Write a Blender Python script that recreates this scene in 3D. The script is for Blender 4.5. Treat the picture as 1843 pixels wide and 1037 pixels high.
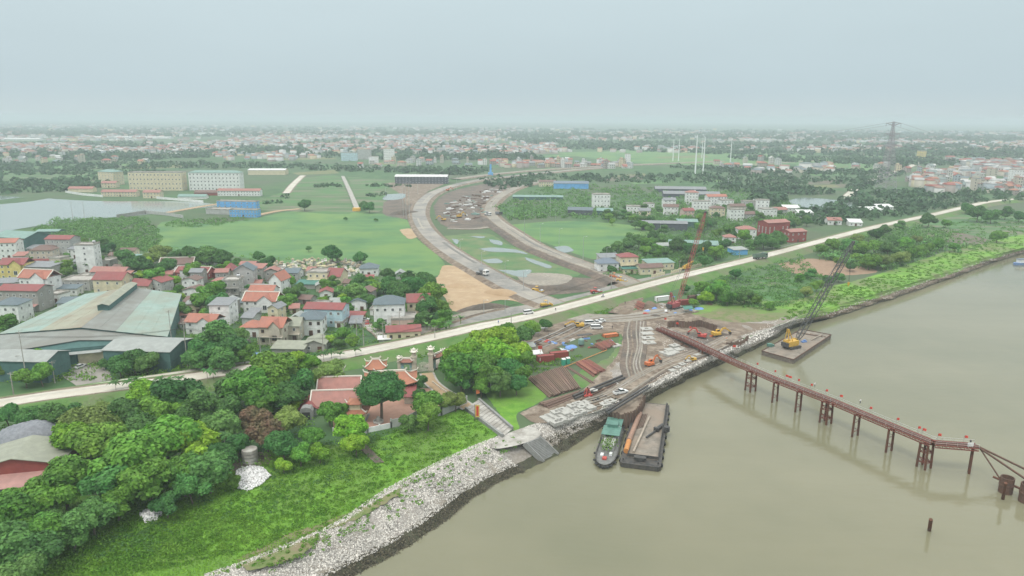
import bpy, math, random
import numpy as np
from mathutils import Vector, Matrix, Euler
from mathutils.geometry import intersect_point_line
random.seed(7); NR = np.random.RandomState(7)
for o in list(bpy.data.objects): bpy.data.objects.remove(o)
SC = bpy.context.scene
COL = SC.collection
# ------------------------------------------------------------------ camera
FPX = 1278.0; CU, CV = 921.5, 518.5          # focal length and centre in photograph pixels
CAMH = 95.0; PITCH = math.radians(13.46); ROLL = 0.004
cam = bpy.data.cameras.new('camera'); camo = bpy.data.objects.new('camera', cam); COL.objects.link(camo)
cam.sensor_width = 36; cam.lens = 36*FPX/1843; cam.clip_start = 1; cam.clip_end = 60000
RM = Euler((math.pi/2-PITCH, 0, 0)).to_matrix() @ Matrix.Rotation(ROLL, 3, 'Z')
camo.matrix_world = Matrix.Translation((0, 0, CAMH)) @ RM.to_4x4()
SC.camera = camo
# ------------------------------------------------------------------ sky, sun, exposure
SUN_EL, SUN_AZ = math.radians(58), math.radians(-35)
w = bpy.data.worlds.new('World'); SC.world = w; w.use_nodes = True
nt = w.node_tree; nt.nodes.clear(); N = nt.nodes.new; L = nt.links.new
out = N('ShaderNodeOutputWorld'); bg = N('ShaderNodeBackground')
sky = N('ShaderNodeTexSky'); sky.sky_type = 'NISHITA'; sky.sun_disc = False
sky.sun_elevation = SUN_EL; sky.sun_rotation = SUN_AZ; sky.dust_density = 4; sky.air_density = 1
hs = N('ShaderNodeHueSaturation'); hs.inputs['Saturation'].default_value = 0.35
tc = N('ShaderNodeTexCoord'); sx = N('ShaderNodeSeparateXYZ'); L(tc.outputs['Generated'], sx.inputs[0])
ramp = N('ShaderNodeValToRGB'); cr = ramp.color_ramp; cr.interpolation = 'EASE'
SKYC = [(0.0, (.60,.70,.725)), (0.04, (.545,.665,.71)), (0.16, (.585,.71,.75)), (0.45, (1.25,1.33,1.33)), (1.0, (1.9,1.95,1.9))]
cr.elements[0].position = 0; cr.elements[0].color = (*SKYC[0][1], 1)
cr.elements[1].position = 1; cr.elements[1].color = (*SKYC[-1][1], 1)
for p_, c_ in SKYC[1:-1]:
    e = cr.elements.new(p_); e.color = (*c_, 1)
cn = N('ShaderNodeTexNoise'); cn.inputs['Scale'].default_value = 2.2; cn.inputs['Detail'].default_value = 4
mp = N('ShaderNodeMapping'); mp.inputs['Scale'].default_value = (1, 1, 4); L(tc.outputs['Generated'], mp.inputs[0]); L(mp.outputs[0], cn.inputs['Vector'])
mr = N('ShaderNodeMapRange'); mr.inputs[1].default_value = .3; mr.inputs[2].default_value = .7; mr.inputs[3].default_value = 9.75; mr.inputs[4].default_value = 10.25
L(cn.outputs['Fac'], mr.inputs[0])
vm = N('ShaderNodeVectorMath'); vm.operation = 'SCALE'; L(ramp.outputs[0], vm.inputs[0]); L(mr.outputs[0], vm.inputs['Scale'])
L(sx.outputs['Z'], ramp.inputs[0])
mx = N('ShaderNodeMix'); mx.data_type = 'RGBA'; mx.inputs[0].default_value = 0.93
L(sky.outputs[0], hs.inputs['Color']); L(hs.outputs[0], mx.inputs[6]); L(vm.outputs[0], mx.inputs[7])
L(mx.outputs[2], bg.inputs['Color']); bg.inputs['Strength'].default_value = 0.1; L(bg.outputs[0], out.inputs[0])
sl = bpy.data.lights.new('sun', 'SUN'); sl.energy = 1.5; sl.angle = math.radians(13); sl.color = (1, .97, .92)
so = bpy.data.objects.new('sun', sl); COL.objects.link(so)
so.rotation_euler = (math.pi/2-SUN_EL, 0, math.radians(-35)+math.pi) if False else (math.radians(32), 0, math.radians(-35))
vs = SC.view_settings; vs.view_transform = 'Standard'; vs.look = 'None'; vs.gamma = 1; vs.use_curve_mapping = False; vs.exposure = 0.03
SC.render.engine = 'CYCLES'; cy = SC.cycles
cy.max_bounces = 5; cy.diffuse_bounces = 2; cy.glossy_bounces = 2; cy.transmission_bounces = 2; cy.transparent_max_bounces = 4; cy.volume_bounces = 1
cy.use_denoising = True; cy.use_adaptive_sampling = True; cy.adaptive_threshold = 0.015; cy.caustics_reflective = False; cy.caustics_refractive = False
try: cy.denoiser = 'OPENIMAGEDENOISE'
except Exception: pass
cy.sample_clamp_indirect = 3
# ------------------------------------------------------------------ picture -> place
GZ = 5.0                                        # land level, water is 0
RMn = np.array(RM)
def atn(uv, z=GZ):
    uv = np.atleast_2d(np.asarray(uv, float))
    d = np.stack([(uv[:,0]-CU)/FPX, -(uv[:,1]-CV)/FPX, -np.ones(len(uv))], 1) @ RMn.T
    t = (z-CAMH)/d[:,2]
    P = d*np.reshape(t, (-1,1)); P[:,2] += CAMH
    return P
def at(u, v, z=GZ): return Vector(atn([(u, v)], z)[0])
def mpp(u, v, z=GZ):                            # metres per photograph pixel at that point
    p = at(u, v, z) - Vector((0,0,CAMH)); return -(RM.transposed() @ p).z/FPX
def topx(p):
    c = RM.transposed() @ (Vector(p)-Vector((0,0,CAMH))); return (CU-c.x/c.z*FPX, CV+c.y/c.z*FPX)
def inpoly(P, poly):
    x, y = P[:,0], P[:,1]; r = np.zeros(len(P), bool); n = len(poly); j = n-1
    for i in range(n):
        xi, yi = poly[i]; xj, yj = poly[j]
        if yi != yj: r ^= ((yi > y) != (yj > y)) & (x < (xj-xi)*(y-yi)/(yj-yi)+xi)
        j = i
    return r
def rndin(poly, n, rs=NR, excl=()):
    P = np.array(poly, float); lo, hi = P.min(0), P.max(0); res = []; c = 0
    while c < n:
        q = lo+(hi-lo)*rs.rand(max(64, n*3), 2); m = inpoly(q, poly)
        for e in excl: m &= ~inpoly(q, e)
        q = q[m]; res.append(q); c += len(q)
        if len(res) > 60: break
    return np.concatenate(res)[:n]
def smooth(pts, n=8):
    p = [Vector(q) for q in pts]; p = [p[0]*2-p[1]]+p+[p[-1]*2-p[-2]]; r = []
    for i in range(1, len(p)-2):
        for k in range(n):
            t = k/n; a, b, c, d = p[i-1:i+3]
            r.append(.5*((2*b)+(c-a)*t+(2*a-5*b+4*c-d)*t*t+(3*b-a-3*c+d)*t**3))
    r.append(p[-2]); return r
# ------------------------------------------------------------------ mesh builder
class MB:
    def __init__(s): s.v = []; s.f = []; s.m = []
    def add(s, vs, fs, m=0):
        b = len(s.v); s.v.extend(map(tuple, vs)); s.f.extend([tuple(b+i for i in f) for f in fs]); s.m.extend([m]*len(fs)); return s
    def box(s, c, d, rz=0, m=0, ry=0, rx=0):
        R = Euler((rx, ry, rz)).to_matrix(); hx, hy, hz = d[0]/2, d[1]/2, d[2]/2
        vs = [Vector(c)+R @ Vector((x*hx, y*hy, z*hz)) for z in (-1,1) for x, y in ((-1,-1),(1,-1),(1,1),(-1,1))]
        return s.add(vs, [(3,2,1,0),(4,5,6,7),(0,1,5,4),(1,2,6,5),(2,3,7,6),(3,0,4,7)], m)
    def b0(s, x0, x1, y0, y1, z0, z1, m=0): return s.box(((x0+x1)/2,(y0+y1)/2,(z0+z1)/2), (x1-x0,y1-y0,z1-z0), m=m)
    def tube(s, a, b, r0, r1=None, n=6, m=0, caps=True):
        a, b = Vector(a), Vector(b); r1 = r0 if r1 is None else r1; d = (b-a)
        if d.length < 1e-6: return s
        q = d.normalized().to_track_quat('Z', 'Y').to_matrix(); vs = []
        for p, r in ((a, r0), (b, r1)):
            for k in range(n):
                t = 2*math.pi*k/n; vs.append(p+q @ Vector((r*math.cos(t), r*math.sin(t), 0)))
        fs = [(k, (k+1)%n, n+(k+1)%n, n+k) for k in range(n)]
        if caps: fs += [tuple(range(n-1,-1,-1)), tuple(range(n, 2*n))]
        return s.add(vs, fs, m)
    def beam(s, a, b, w, h=None, m=0):
        a, b = Vector(a), Vector(b); d = b-a; L_ = d.length
        if L_ < 1e-6: return s
        q = d.to_track_quat('X', 'Z').to_matrix(); h = h or w; c = (a+b)/2
        vs = [c+q @ Vector((x*L_/2, y*w/2, z*h/2)) for z in (-1,1) for x, y in ((-1,-1),(1,-1),(1,1),(-1,1))]
        return s.add(vs, [(3,2,1,0),(4,5,6,7),(0,1,5,4),(1,2,6,5),(2,3,7,6),(3,0,4,7)], m)
    def ext(s, poly, z0, z1, m=0):               # vertical prism over an anticlockwise plan
        n = len(poly); vs = [(x,y,z0) for x,y in poly]+[(x,y,z1) for x,y in poly]
        return s.add(vs, [tuple(range(n-1,-1,-1)), tuple(range(n,2*n))]+[(k,(k+1)%n,n+(k+1)%n,n+k) for k in range(n)], m)
    def prof(s, pts, x0, x1, m=0):               # profile in (y, z) swept along x
        n = len(pts); vs = [(x0,y,z) for y,z in pts]+[(x1,y,z) for y,z in pts]
        return s.add(vs, [tuple(range(n-1,-1,-1)), tuple(range(n,2*n))]+[(k,(k+1)%n,n+(k+1)%n,n+k) for k in range(n)], m)
    def profy(s, pts, y0, y1, m=0):
        n = len(pts); vs = [(x,y0,z) for x,z in pts]+[(x,y1,z) for x,z in pts]
        return s.add(vs, [tuple(range(n)), tuple(range(2*n-1,n-1,-1))]+[(n+k,n+(k+1)%n,(k+1)%n,k) for k in range(n)], m)
    def lathe(s, prof, c=(0,0,0), n=10, m=0):
        vs = [(c[0]+r*math.cos(2*math.pi*k/n), c[1]+r*math.sin(2*math.pi*k/n), c[2]+z) for r, z in prof for k in range(n)]
        fs = [(i*n+k, i*n+(k+1)%n, (i+1)*n+(k+1)%n, (i+1)*n+k) for i in range(len(prof)-1) for k in range(n)]
        fs += [tuple(range(n-1,-1,-1)), tuple(range((len(prof)-1)*n, len(prof)*n))]
        return s.add(vs, fs, m)
    def mesh(s, name, mats):
        me = bpy.data.meshes.new(name); me.from_pydata(s.v, [], s.f)
        for m in (mats if isinstance(mats, (list, tuple)) else [mats]): me.materials.append(m)
        if any(s.m): me.polygons.foreach_set('material_index', s.m)
        me.update(); return me
    def build(s, name, mats, parent=None, loc=None, rz=0, **k):
        o = bpy.data.objects.new(name, s.mesh(name, mats)); COL.objects.link(o)
        if parent: o.parent = parent
        if loc is not None: o.location = loc
        if rz: o.rotation_euler = (0,0,rz)
        tag(o, **k); return o
ALL = []
def tag(o, label=None, cat=None, group=None, kind=None):
    if label: o['label'] = label
    if cat: o['category'] = cat; ALL.append(o)
    if group: o['group'] = group
    if kind: o['kind'] = kind
    return o
def empty(name, loc, rz=0, **k):
    o = bpy.data.objects.new(name, None); COL.objects.link(o); o.location = loc; o.rotation_euler = (0,0,rz)
    o.empty_display_size = .2; return tag(o, **k)
def inst(name, me, parent=None, loc=(0,0,0), rz=0, scale=None, **k):
    o = bpy.data.objects.new(name, me); COL.objects.link(o); o.location = loc; o.rotation_euler = (0,0,rz) if not isinstance(rz, tuple) else rz
    if parent: o.parent = parent
    if scale is not None: o.scale = scale if hasattr(scale, '__len__') else (scale,)*3
    return tag(o, **k)
def npmesh(name, V, F, mat, smooth_=False):
    me = bpy.data.meshes.new(name); V = np.asarray(V, np.float32); F = np.asarray(F, np.int32); k = F.shape[1]
    me.vertices.add(len(V)); me.vertices.foreach_set('co', V.ravel())
    me.loops.add(F.size); me.loops.foreach_set('vertex_index', F.ravel())
    me.polygons.add(len(F)); me.polygons.foreach_set('loop_start', np.arange(0, F.size, k, dtype=np.int32))
    me.update(calc_edges=True); me.validate()
    for m in (mat if isinstance(mat, list) else [mat]): me.materials.append(m)
    return me
# ------------------------------------------------------------------ materials
M = {}
def mat(name, c1, c2=None, scale=1.0, rough=.8, bump=0, metal=0, obj=False, c3=None, s3=.05, wave=None, rnd=0, lo=.35, hi=.65, spec=.5, isl=0, stretch=None, wob=0):
    m = bpy.data.materials.new(name); m.use_nodes = True; t = m.node_tree; n = t.nodes; l = t.links.new; b = n['Principled BSDF']
    b.inputs['Roughness'].default_value = rough; b.inputs['Metallic'].default_value = metal; b.inputs['Specular IOR Level'].default_value = spec
    if obj: co = n.new('ShaderNodeTexCoord').outputs['Object']
    else: co = n.new('ShaderNodeNewGeometry').outputs['Position']
    if stretch:
        q = n.new('ShaderNodeMapping'); q.inputs['Scale'].default_value = stretch[:3]
        if len(stretch) > 3: q.inputs['Rotation'].default_value = (0,0,stretch[3])
        l(co, q.inputs[0]); co2 = q.outputs[0]
    else: co2 = co
    def mixc(f, a, b_):
        x = n.new('ShaderNodeMix'); x.data_type = 'RGBA'
        for sck, v in ((x.inputs[0], f), (x.inputs[6], a), (x.inputs[7], b_)):
            if isinstance(v, tuple): sck.default_value = (*v, 1)
            elif isinstance(v, float): sck.default_value = v
            else: l(v, sck)
        return x.outputs[2]
    def noise(s_, d=5, vec=None, lo_=lo, hi_=hi):
        x = n.new('ShaderNodeTexNoise'); x.inputs['Scale'].default_value = s_; x.inputs['Detail'].default_value = d; x.inputs['Roughness'].default_value = .62
        l(vec or co2, x.inputs['Vector']); r = n.new('ShaderNodeMapRange'); r.inputs[1].default_value = lo_; r.inputs[2].default_value = hi_
        l(x.outputs['Fac'], r.inputs[0]); return r.outputs[0], x.outputs['Fac']
    col = None; f = None
    if c2: f, f0 = noise(scale); col = mixc(f, c1, c2)
    else: b.inputs['Base Color'].default_value = (*c1, 1)
    if c3: g, _ = noise(s3, 4, co, .42, .62); col = mixc(g, col if col else c1, c3)
    if rnd or isl:
        v = n.new('ShaderNodeObjectInfo').outputs['Random'] if rnd else n.new('ShaderNodeNewGeometry').outputs['Random Per Island']
        h = n.new('ShaderNodeHueSaturation'); r = n.new('ShaderNodeMapRange'); a = rnd or isl
        r.inputs[3].default_value = 1-a; r.inputs[4].default_value = 1+a; l(v, r.inputs[0]); l(r.outputs[0], h.inputs['Value'])
        if col: l(col, h.inputs['Color'])
        else: h.inputs['Color'].default_value = (*c1, 1)
        if rnd:
            r2 = n.new('ShaderNodeMapRange'); r2.inputs[3].default_value = .5+a*.07; r2.inputs[4].default_value = .5-a*.07
            mt = n.new('ShaderNodeMath'); mt.operation = 'FRACT'; mm = n.new('ShaderNodeMath'); mm.operation = 'MULTIPLY'; mm.inputs[1].default_value = 7.3
            l(v, mm.inputs[0]); l(mm.outputs[0], mt.inputs[0]); l(mt.outputs[0], r2.inputs[0]); l(r2.outputs[0], h.inputs['Hue'])
        col = h.outputs[0]
    if col: l(col, b.inputs['Base Color'])
    hsrc = None
    if bump:
        bp = n.new('ShaderNodeBump'); bp.inputs['Strength'].default_value = min(1, bump); bp.inputs['Distance'].default_value = max(.1, bump)
        if wave:
            wv = n.new('ShaderNodeTexWave'); wv.inputs['Scale'].default_value = wave[0]; wv.bands_direction = wave[1]; l(co, wv.inputs['Vector']); l(wv.outputs['Fac'], bp.inputs['Height'])
        else:
            _, q = noise(scale*1.7, 6); l(q, bp.inputs['Height'])
        l(bp.outputs[0], b.inputs['Normal'])
    M[name] = m; return m
def leafmat(name, c1, c2, rnd=.25, isl=.35, trans=.25, s=.35):
    m = mat(name, c1, c2, scale=s, rough=.6, obj=False, rnd=rnd, spec=.25)
    t = m.node_tree; n = t.nodes; l = t.links.new; b = n['Principled BSDF']
    src = b.inputs['Base Color'].links[0].from_socket
    h = n.new('ShaderNodeHueSaturation'); r = n.new('ShaderNodeMapRange'); r.inputs[3].default_value = 1-isl; r.inputs[4].default_value = 1+isl
    g = n.new('ShaderNodeNewGeometry'); l(g.outputs['Random Per Island'], r.inputs[0]); l(r.outputs[0], h.inputs['Value']); l(src, h.inputs['Color']); l(h.outputs[0], b.inputs['Base Color'])
    tr = n.new('ShaderNodeBsdfTranslucent'); l(h.outputs[0], tr.inputs['Color']); ms = n.new('ShaderNodeMixShader'); ms.inputs[0].default_value = trans
    o = n['Material Output']; l(b.outputs[0], ms.inputs[1]); l(tr.outputs[0], ms.inputs[2]); l(ms.outputs[0], o.inputs['Surface'])
    return m
# ------------------------------------------------------------------ setting materials
mat('plain', (.032,.095,.030), (.07,.145,.045), .05, .95, bump=.3, c3=(.08,.105,.055), s3=.006)
mat('bank_grass', (.085,.22,.015), (.15,.31,.03), .35, .95, bump=.5, c3=(.11,.20,.035), s3=.07)
mat('dyke_grass', (.065,.155,.03), (.11,.20,.05), .18, .95, bump=.6, c3=(.14,.15,.08), s3=.06)
mat('shore_grass', (.10,.24,.025), (.17,.33,.04), .12, .95, bump=.5, c3=(.15,.18,.07), s3=.045, stretch=(.3,1.3,1,.5))
mat('dry_grass', (.10,.15,.04), (.17,.19,.07), .5, .95, bump=.3, c3=(.20,.17,.10), s3=.25)
mat('meadow', (.062,.155,.058), (.105,.215,.07), .045, .95, bump=.3, c3=(.135,.23,.065), s3=.02, stretch=(.3,1,1), lo=.42, hi=.6)
mat('wet_meadow', (.05,.14,.05), (.09,.18,.06), .12, .95, bump=.2, c3=(.15,.18,.08), s3=.05)
mat('rows', (.045,.125,.035), (.17,.165,.11), .13, .95, stretch=(.1,1,1), c3=(.07,.17,.05), s3=.02, lo=.44, hi=.56)
mat('rows_brown', (.14,.12,.09), (.09,.12,.06), .25, .95, stretch=(.1,1,1), c3=(.16,.13,.10), s3=.03)
mat('concrete_road', (.50,.47,.40), (.58,.55,.49), .5, .9, bump=.05, c3=(.46,.42,.35), s3=.06)
mat('asphalt', (.17,.165,.155), (.25,.24,.22), .35, .9, bump=.05, c3=(.33,.30,.26), s3=.045)
mat('gravel_road', (.23,.205,.165), (.34,.305,.255), .6, .95, bump=.1, c3=(.22,.20,.17), s3=.06)
mat('dirt', (.125,.09,.065), (.31,.255,.20), .3, .95, bump=.9, c3=(.19,.145,.105), s3=.07, lo=.4, hi=.6)
mat('mud', (.12,.09,.07), (.20,.155,.12), .5, .9, bump=.8, c3=(.10,.085,.07), s3=.1)
mat('sand', (.36,.255,.155), (.44,.325,.205), .25, .95, bump=.5, c3=(.36,.25,.15), s3=.08)
mat('rock_bed', (.24,.215,.19), (.38,.35,.32), 1.3, .95, bump=.6, c3=(.24,.21,.17), s3=.12)
mat('wet_rock', (.035,.033,.02), (.09,.078,.048), 1.2, .7, bump=.8, c3=(.06,.065,.03), s3=.3)
mat('concrete', (.36,.34,.31), (.46,.44,.40), .8, .9, bump=.1, c3=(.27,.25,.22), s3=.3)
mat('pond', (.20,.24,.22), None, rough=.12, spec=.6)
mat('soil_field', (.25,.16,.105), (.31,.21,.14), .4, .95, bump=.2)
def water_mat():
    m = mat('river', (.180,.172,.108), (.208,.197,.128), .035, .09, c3=(.162,.160,.100), s3=.01, spec=.5, stretch=(.2,1,1,.62), lo=.3, hi=.7)
    t = m.node_tree; n = t.nodes; l = t.links.new; b = n['Principled BSDF']; b.inputs['IOR'].default_value = 1.33
    g = n.new('ShaderNodeNewGeometry'); mpn = n.new('ShaderNodeMapping'); mpn.inputs['Rotation'].default_value = (0,0,.6); mpn.inputs['Scale'].default_value = (.35,1,1); l(g.outputs['Position'], mpn.inputs[0])
    a = n.new('ShaderNodeTexNoise'); a.inputs['Scale'].default_value = .45; a.inputs['Detail'].default_value = 4; l(mpn.outputs[0], a.inputs['Vector'])
    bp = n.new('ShaderNodeBump'); bp.inputs['Strength'].default_value = .5; bp.inputs['Distance'].default_value = .16; l(a.outputs['Fac'], bp.inputs['Height']); l(bp.outputs[0], b.inputs['Normal'])
water_mat()
# ------------------------------------------------------------------ flat pieces of the setting
def wiggle(P, amp, step, rs):
    r = []; n = len(P)
    for i in range(n):
        a, b = Vector(P[i]), Vector(P[(i+1)%n]); L_ = (b-a).length; k = max(1, int(L_/step)); nn = Vector((-(b-a).y, (b-a).x, 0)).normalized()
        for j in range(k):
            q = a.lerp(b, j/k)
            r.append(q if amp == 0 else q+nn*(rs.rand()-.5)*2*amp)
    return r
SHEETN = [0]
def sheet(name, px, m, lift=None, amp=None, z=GZ, curve=True, kind='structure'):
    SHEETN[0] += 1; lift = .02+SHEETN[0]*.0016 if lift is None else lift
    P = [at(u, v, z) for u, v in px]; sc = np.mean([mpp(u, v, z) for u, v in px])
    amp = (1.2 if amp is None else amp)*sc
    if curve: P2 = smooth(P+[P[0]], 4)[:-1]
    else: P2 = P
    P2 = wiggle(P2, amp, 6*sc, np.random.RandomState(SHEETN[0])) if amp else P2
    mb = MB(); mb.add([(p.x, p.y, z+lift) for p in P2], [tuple(range(len(P2)))])
    o = mb.build(name, M[m], kind=kind)
    if o.data.polygons[0].normal.z < 0: o.data.flip_normals()
    return o
def ribbon(name, line, cols, m, n=8, kind='structure', parent=None, presmoothed=False):   # cols: [(offset to the left, z), ...]
    P = line if presmoothed else smooth(line, n); V = []; F = []
    for i, p in enumerate(P):
        a = P[max(0, i-1)]; b = P[min(len(P)-1, i+1)]; d = (b-a); d.z = 0; d.normalize(); nn = Vector((-d.y, d.x, 0))
        for c in cols:
            off, z = c; q = p+nn*off; V.append((q.x, q.y, z))
    k = len(cols)
    for i in range(len(P)-1):
        for j in range(k-1): F.append((i*k+j, i*k+j+1, (i+1)*k+j+1, (i+1)*k+j)[::-1])
    mb = MB(); mb.add(V, F); return mb.build(name, M[m], parent, kind=kind)
# waterline and the top of the stone bank, seen from the land side
SHORE = [(560,1085),(640,1035),(700,1003),(770,960),(840,905),(900,868),(950,846),(1003,820),(1050,790),(1088,767),(1120,742),(1160,726),(1195,706),(1245,680),(1300,655),(1345,635),(1392,612),(1440,585),(1500,572),(1560,553),(1620,534),(1700,506),(1745,489),(1790,472),(1843,456),(1900,440),(2020,410)]
TOP   = [(300,1085),(370,1037),(450,1008),(600,945),(700,880),(800,828),(868,798),(930,775),(965,762),(1020,755),(1080,738),(1120,712),(1160,697),(1215,668),(1275,642),(1310,622),(1350,607),(1400,587),(1440,571),(1480,558),(1535,540),(1600,521),(1680,496),(1730,478),(1780,462),(1840,444),(1900,428),(2020,400)]
SH = smooth([Vector((at(350,1400,0).x, at(350,1400,0).y, 0))]+[at(u,v,0) for u,v in SHORE]+[at(2500,330,0)], 6)
TP = smooth([Vector((at(50,1400).x, at(50,1400).y, GZ))]+[at(u,v) for u,v in TOP]+[at(2500,318)], 6)
rs = np.random.RandomState(3)
for i, p in enumerate(SH): p.x += rs.randn()*.25; p.y += rs.randn()*.25
mb = MB(); K = 9; WET = []
for i, (a, b) in enumerate(zip(SH, TP)):
    t0 = Vector((a.x, a.y, 0)); t1 = Vector((b.x, b.y, 0)); d = (t1-t0)
    for k in range(K):
        t = (-.35, 0, .09, .20, .38, .56, .7, .85, 1.0)[k]; z = (-1.6, 0, .7, 1.55, 2.8, 3.7, 4.25, 4.7, GZ)[k]
        q = t0+d*t; mb.v.append((q.x+rs.randn()*.12*(k<8), q.y+rs.randn()*.12*(k<8), z+(rs.randn()*.12 if 1 < k < 8 else 0)))
n_ = len(SH); _q = at(1450,580,0); i_far = min(range(n_), key=lambda i: (SH[i]-_q).length)
for i in range(n_-1):
    for k in range(K-1):
        mb.f.append((i*K+k, (i+1)*K+k, (i+1)*K+k+1, i*K+k+1)); mb.m.append(0 if k < (3 if i < i_far else 2) else (1 if i < i_far else (2 if k < 4 else 3)))
bank = mb.build('stone_bank', [M['wet_rock'], M['rock_bed'], M['dirt'], M['shore_grass']], kind='structure')
def bankpt(i, t):                                 # a point on the bank: i along, t up the slope
    a, b = SH[int(i)], TP[int(i)]; fr = i-int(i)
    if int(i)+1 < n_: a = a.lerp(SH[int(i)+1], fr); b = b.lerp(TP[int(i)+1], fr)
    z = np.interp(t, (-.35, 0, .09, .20, .38, .56, .7, .85, 1.0), (-1.6, 0, .7, 1.55, 2.8, 3.7, 4.25, 4.7, GZ))
    return Vector((a.x+(b.x-a.x)*t, a.y+(b.y-a.y)*t, z))
# land behind the bank
far = 16000
mb = MB(); land = [(p.x, p.y, GZ) for p in TP]
land = land+[(9000, land[-1][1]+1000, GZ), (far, far, GZ), (-far, far, GZ), (-far, land[0][1]-50, GZ)]
mb.add(land, [tuple(range(len(land)))]); g = mb.build('ground', M['plain'], kind='structure')
if g.data.polygons[0].normal.z < 0: g.data.flip_normals()
mb = MB(); mb.b0(-16000, 16000, -600, 16000, -9, -6); mb.build('river_bed', M['mud'], kind='structure')
mb = MB(); q = [Vector((at(-400,1400,0).x, at(-400,1400,0).y, 0))]
wt = [(p.x-d_.x*.3, p.y-d_.y*.3, 0) for p, d_ in zip(SH, [(a-b) for a, b in zip(SH, TP)])]
wt = [(wt[0][0]-60, -400, 0)]+wt+[(9000, wt[-1][1]+600, 0), (9000, -400, 0)]
mb.add(wt, [tuple(range(len(wt)))]); g = mb.build('river', M['river'], kind='structure')
if g.data.polygons[0].normal.z < 0: g.data.flip_normals()
# riverside grass strip
sheet('riverside_grass', [(-160,1250),(-90,940),(60,900),(200,890),(330,880),(420,840),(520,800),(640,800),(760,760),(850,735),(900,770),(868,800),(800,830),(700,882),(600,947),(450,1010),(370,1040),(200,1250)], 'bank_grass')
sheet('riverside_grass', [(870,705),(920,690),(960,680),(985,710),(960,730),(930,745),(935,775),(915,765)], 'bank_grass')
sheet('riverside_grass', [(1440,570),(1398,585),(1330,581),(1280,574),(1240,562),(1262,550),(1330,540),(1400,530),(1470,520),(1560,500),(1650,470),(1740,440),(1843,405),(2000,380),(1990,404),(1840,446),(1780,462),(1730,478),(1680,496),(1600,522),(1470,560)], 'shore_grass')
sheet('dry_grass', [(425,1008),(470,985),(520,960),(560,950),(575,962),(560,985),(530,1005),(480,1020),(445,1026)], 'dry_grass', amp=3)
sheet('dry_grass', [(560,950),(620,925),(680,900),(720,878),(715,892),(660,925),(600,950)], 'dry_grass', amp=3)
# meadows and fields
sheet('meadow', [(285,450),(290,400),(380,402),(450,395),(540,380),(700,386),(735,400),(745,425),(790,462),(800,492),(740,497),(690,487),(640,470),(560,478),(470,470),(400,458)], 'meadow')
sheet('meadow', [(915,405),(1010,398),(1100,402),(1180,412),(1165,425),(1120,445),(1080,465),(1050,462),(990,440),(940,422)], 'meadow')
sheet('wet_meadow', [(800,425),(875,420),(915,440),(975,462),(1030,480),(1040,497),(960,500),(905,495),(860,470),(825,450)], 'wet_meadow')
sheet('meadow', [(0,300),(180,300),(300,318),(160,330),(0,322)], 'rows')
sheet('meadow', [(1000,275),(1200,270),(1420,278),(1500,290),(1300,298),(1120,292)], 'meadow')
sheet('meadow', [(1430,292),(1570,280),(1600,290),(1570,312),(1450,308)], 'meadow')
sheet('vegetable_field', [(540,320),(615,318),(648,378),(520,380),(400,372),(500,350)], 'rows')
sheet('vegetable_field', [(625,318),(745,330),(740,352),(690,378),(655,376)], 'rows')
sheet('vegetable_field', [(1640,408),(1740,385),(1860,380),(1900,400),(1800,430),(1700,436)], 'rows')
sheet('soil_field', [(1400,475),(1450,466),(1500,470),(1580,488),(1520,496),(1430,492)], 'soil_field')
sheet('soil_field', [(1660,425),(1700,415),(1780,432),(1740,442)], 'rows_brown')
sheet('soil_field', [(690,365),(740,340),(770,350),(745,390),(715,392),(690,385)], 'mud')
sheet('vegetable_field', [(1340,525),(1370,500),(1460,500),(1480,520),(1430,540),(1360,540)], 'rows')
sheet('yard_grass', [(1176,590),(1192,592),(1206,612),(1212,634),(1190,640),(1180,615)], 'dyke_grass', amp=3)
road('yard_road_PLACE', [(0,0)]) if False else sheet('yard_grass', [(1010,690),(1060,660),(1100,640),(1118,600),(1124,575),(1112,640),(1090,680),(1040,700)], 'dyke_grass', amp=3)
sheet('spoil_ground', [(1330,580),(1400,572),(1436,571),(1398,586),(1345,606),(1312,606)], 'rock_bed', amp=1.5)
sheet('riverside_grass', [(1240,570),(1300,560),(1400,570),(1380,578),(1300,582),(1260,580)], 'dry_grass', amp=3)
# a patchwork of small plots in the plain
prs = np.random.RandomState(21)
for k, (u, v) in enumerate(rndin([(0,262),(1843,262),(1843,330),(1500,345),(1050,330),(820,318),(480,312),(300,305),(0,330)], 46, prs)):
    wd = 18+prs.rand()*45; ht = 2.2+(v-255)*.06*prs.rand()
    sheet('field_plot', [(u-wd,v+ht*.2),(u+wd*.8,v-ht),(u+wd,v+ht*.4),(u-wd*.7,v+ht)], ['meadow','rows','rows_brown','dry_grass','wet_meadow'][k%5], curve=False, amp=0)
# bare earth and sand
sheet('construction_yard', [(935,745),(985,722),(1040,708),(1085,668),(1110,640),(1118,600),(1060,598),(1000,610),(955,625),(930,610),(985,582),(1020,575),(1110,568),(1190,545),(1230,560),(1280,575),(1330,581),(1396,585),(1348,600),(1308,614),(1272,643),(1215,668),(1160,697),(1118,712),(1078,738),(1020,756),(965,762)], 'dirt')
sheet('demolition_ground', [(780,372),(800,350),(850,335),(920,325),(935,332),(900,350),(880,368),(885,395),(870,412),(820,412),(790,400)], 'mud')
sheet('sand_field', [(775,512),(790,495),(800,478),(840,484),(880,500),(930,520),(985,545),(960,548),(900,540),(850,556),(815,560),(800,535)], 'sand')
sheet('sand_field', [(718,414),(740,412),(752,425),(735,430)], 'sand')
sheet('wet_earth', [(900,510),(960,500),(1040,500),(1090,505),(1085,520),(1010,530),(960,528)], 'mud')
sheet('sand_flat', [(925,492),(990,492),(1030,498),(1010,512),(950,512)], 'gravel_road')
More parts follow.
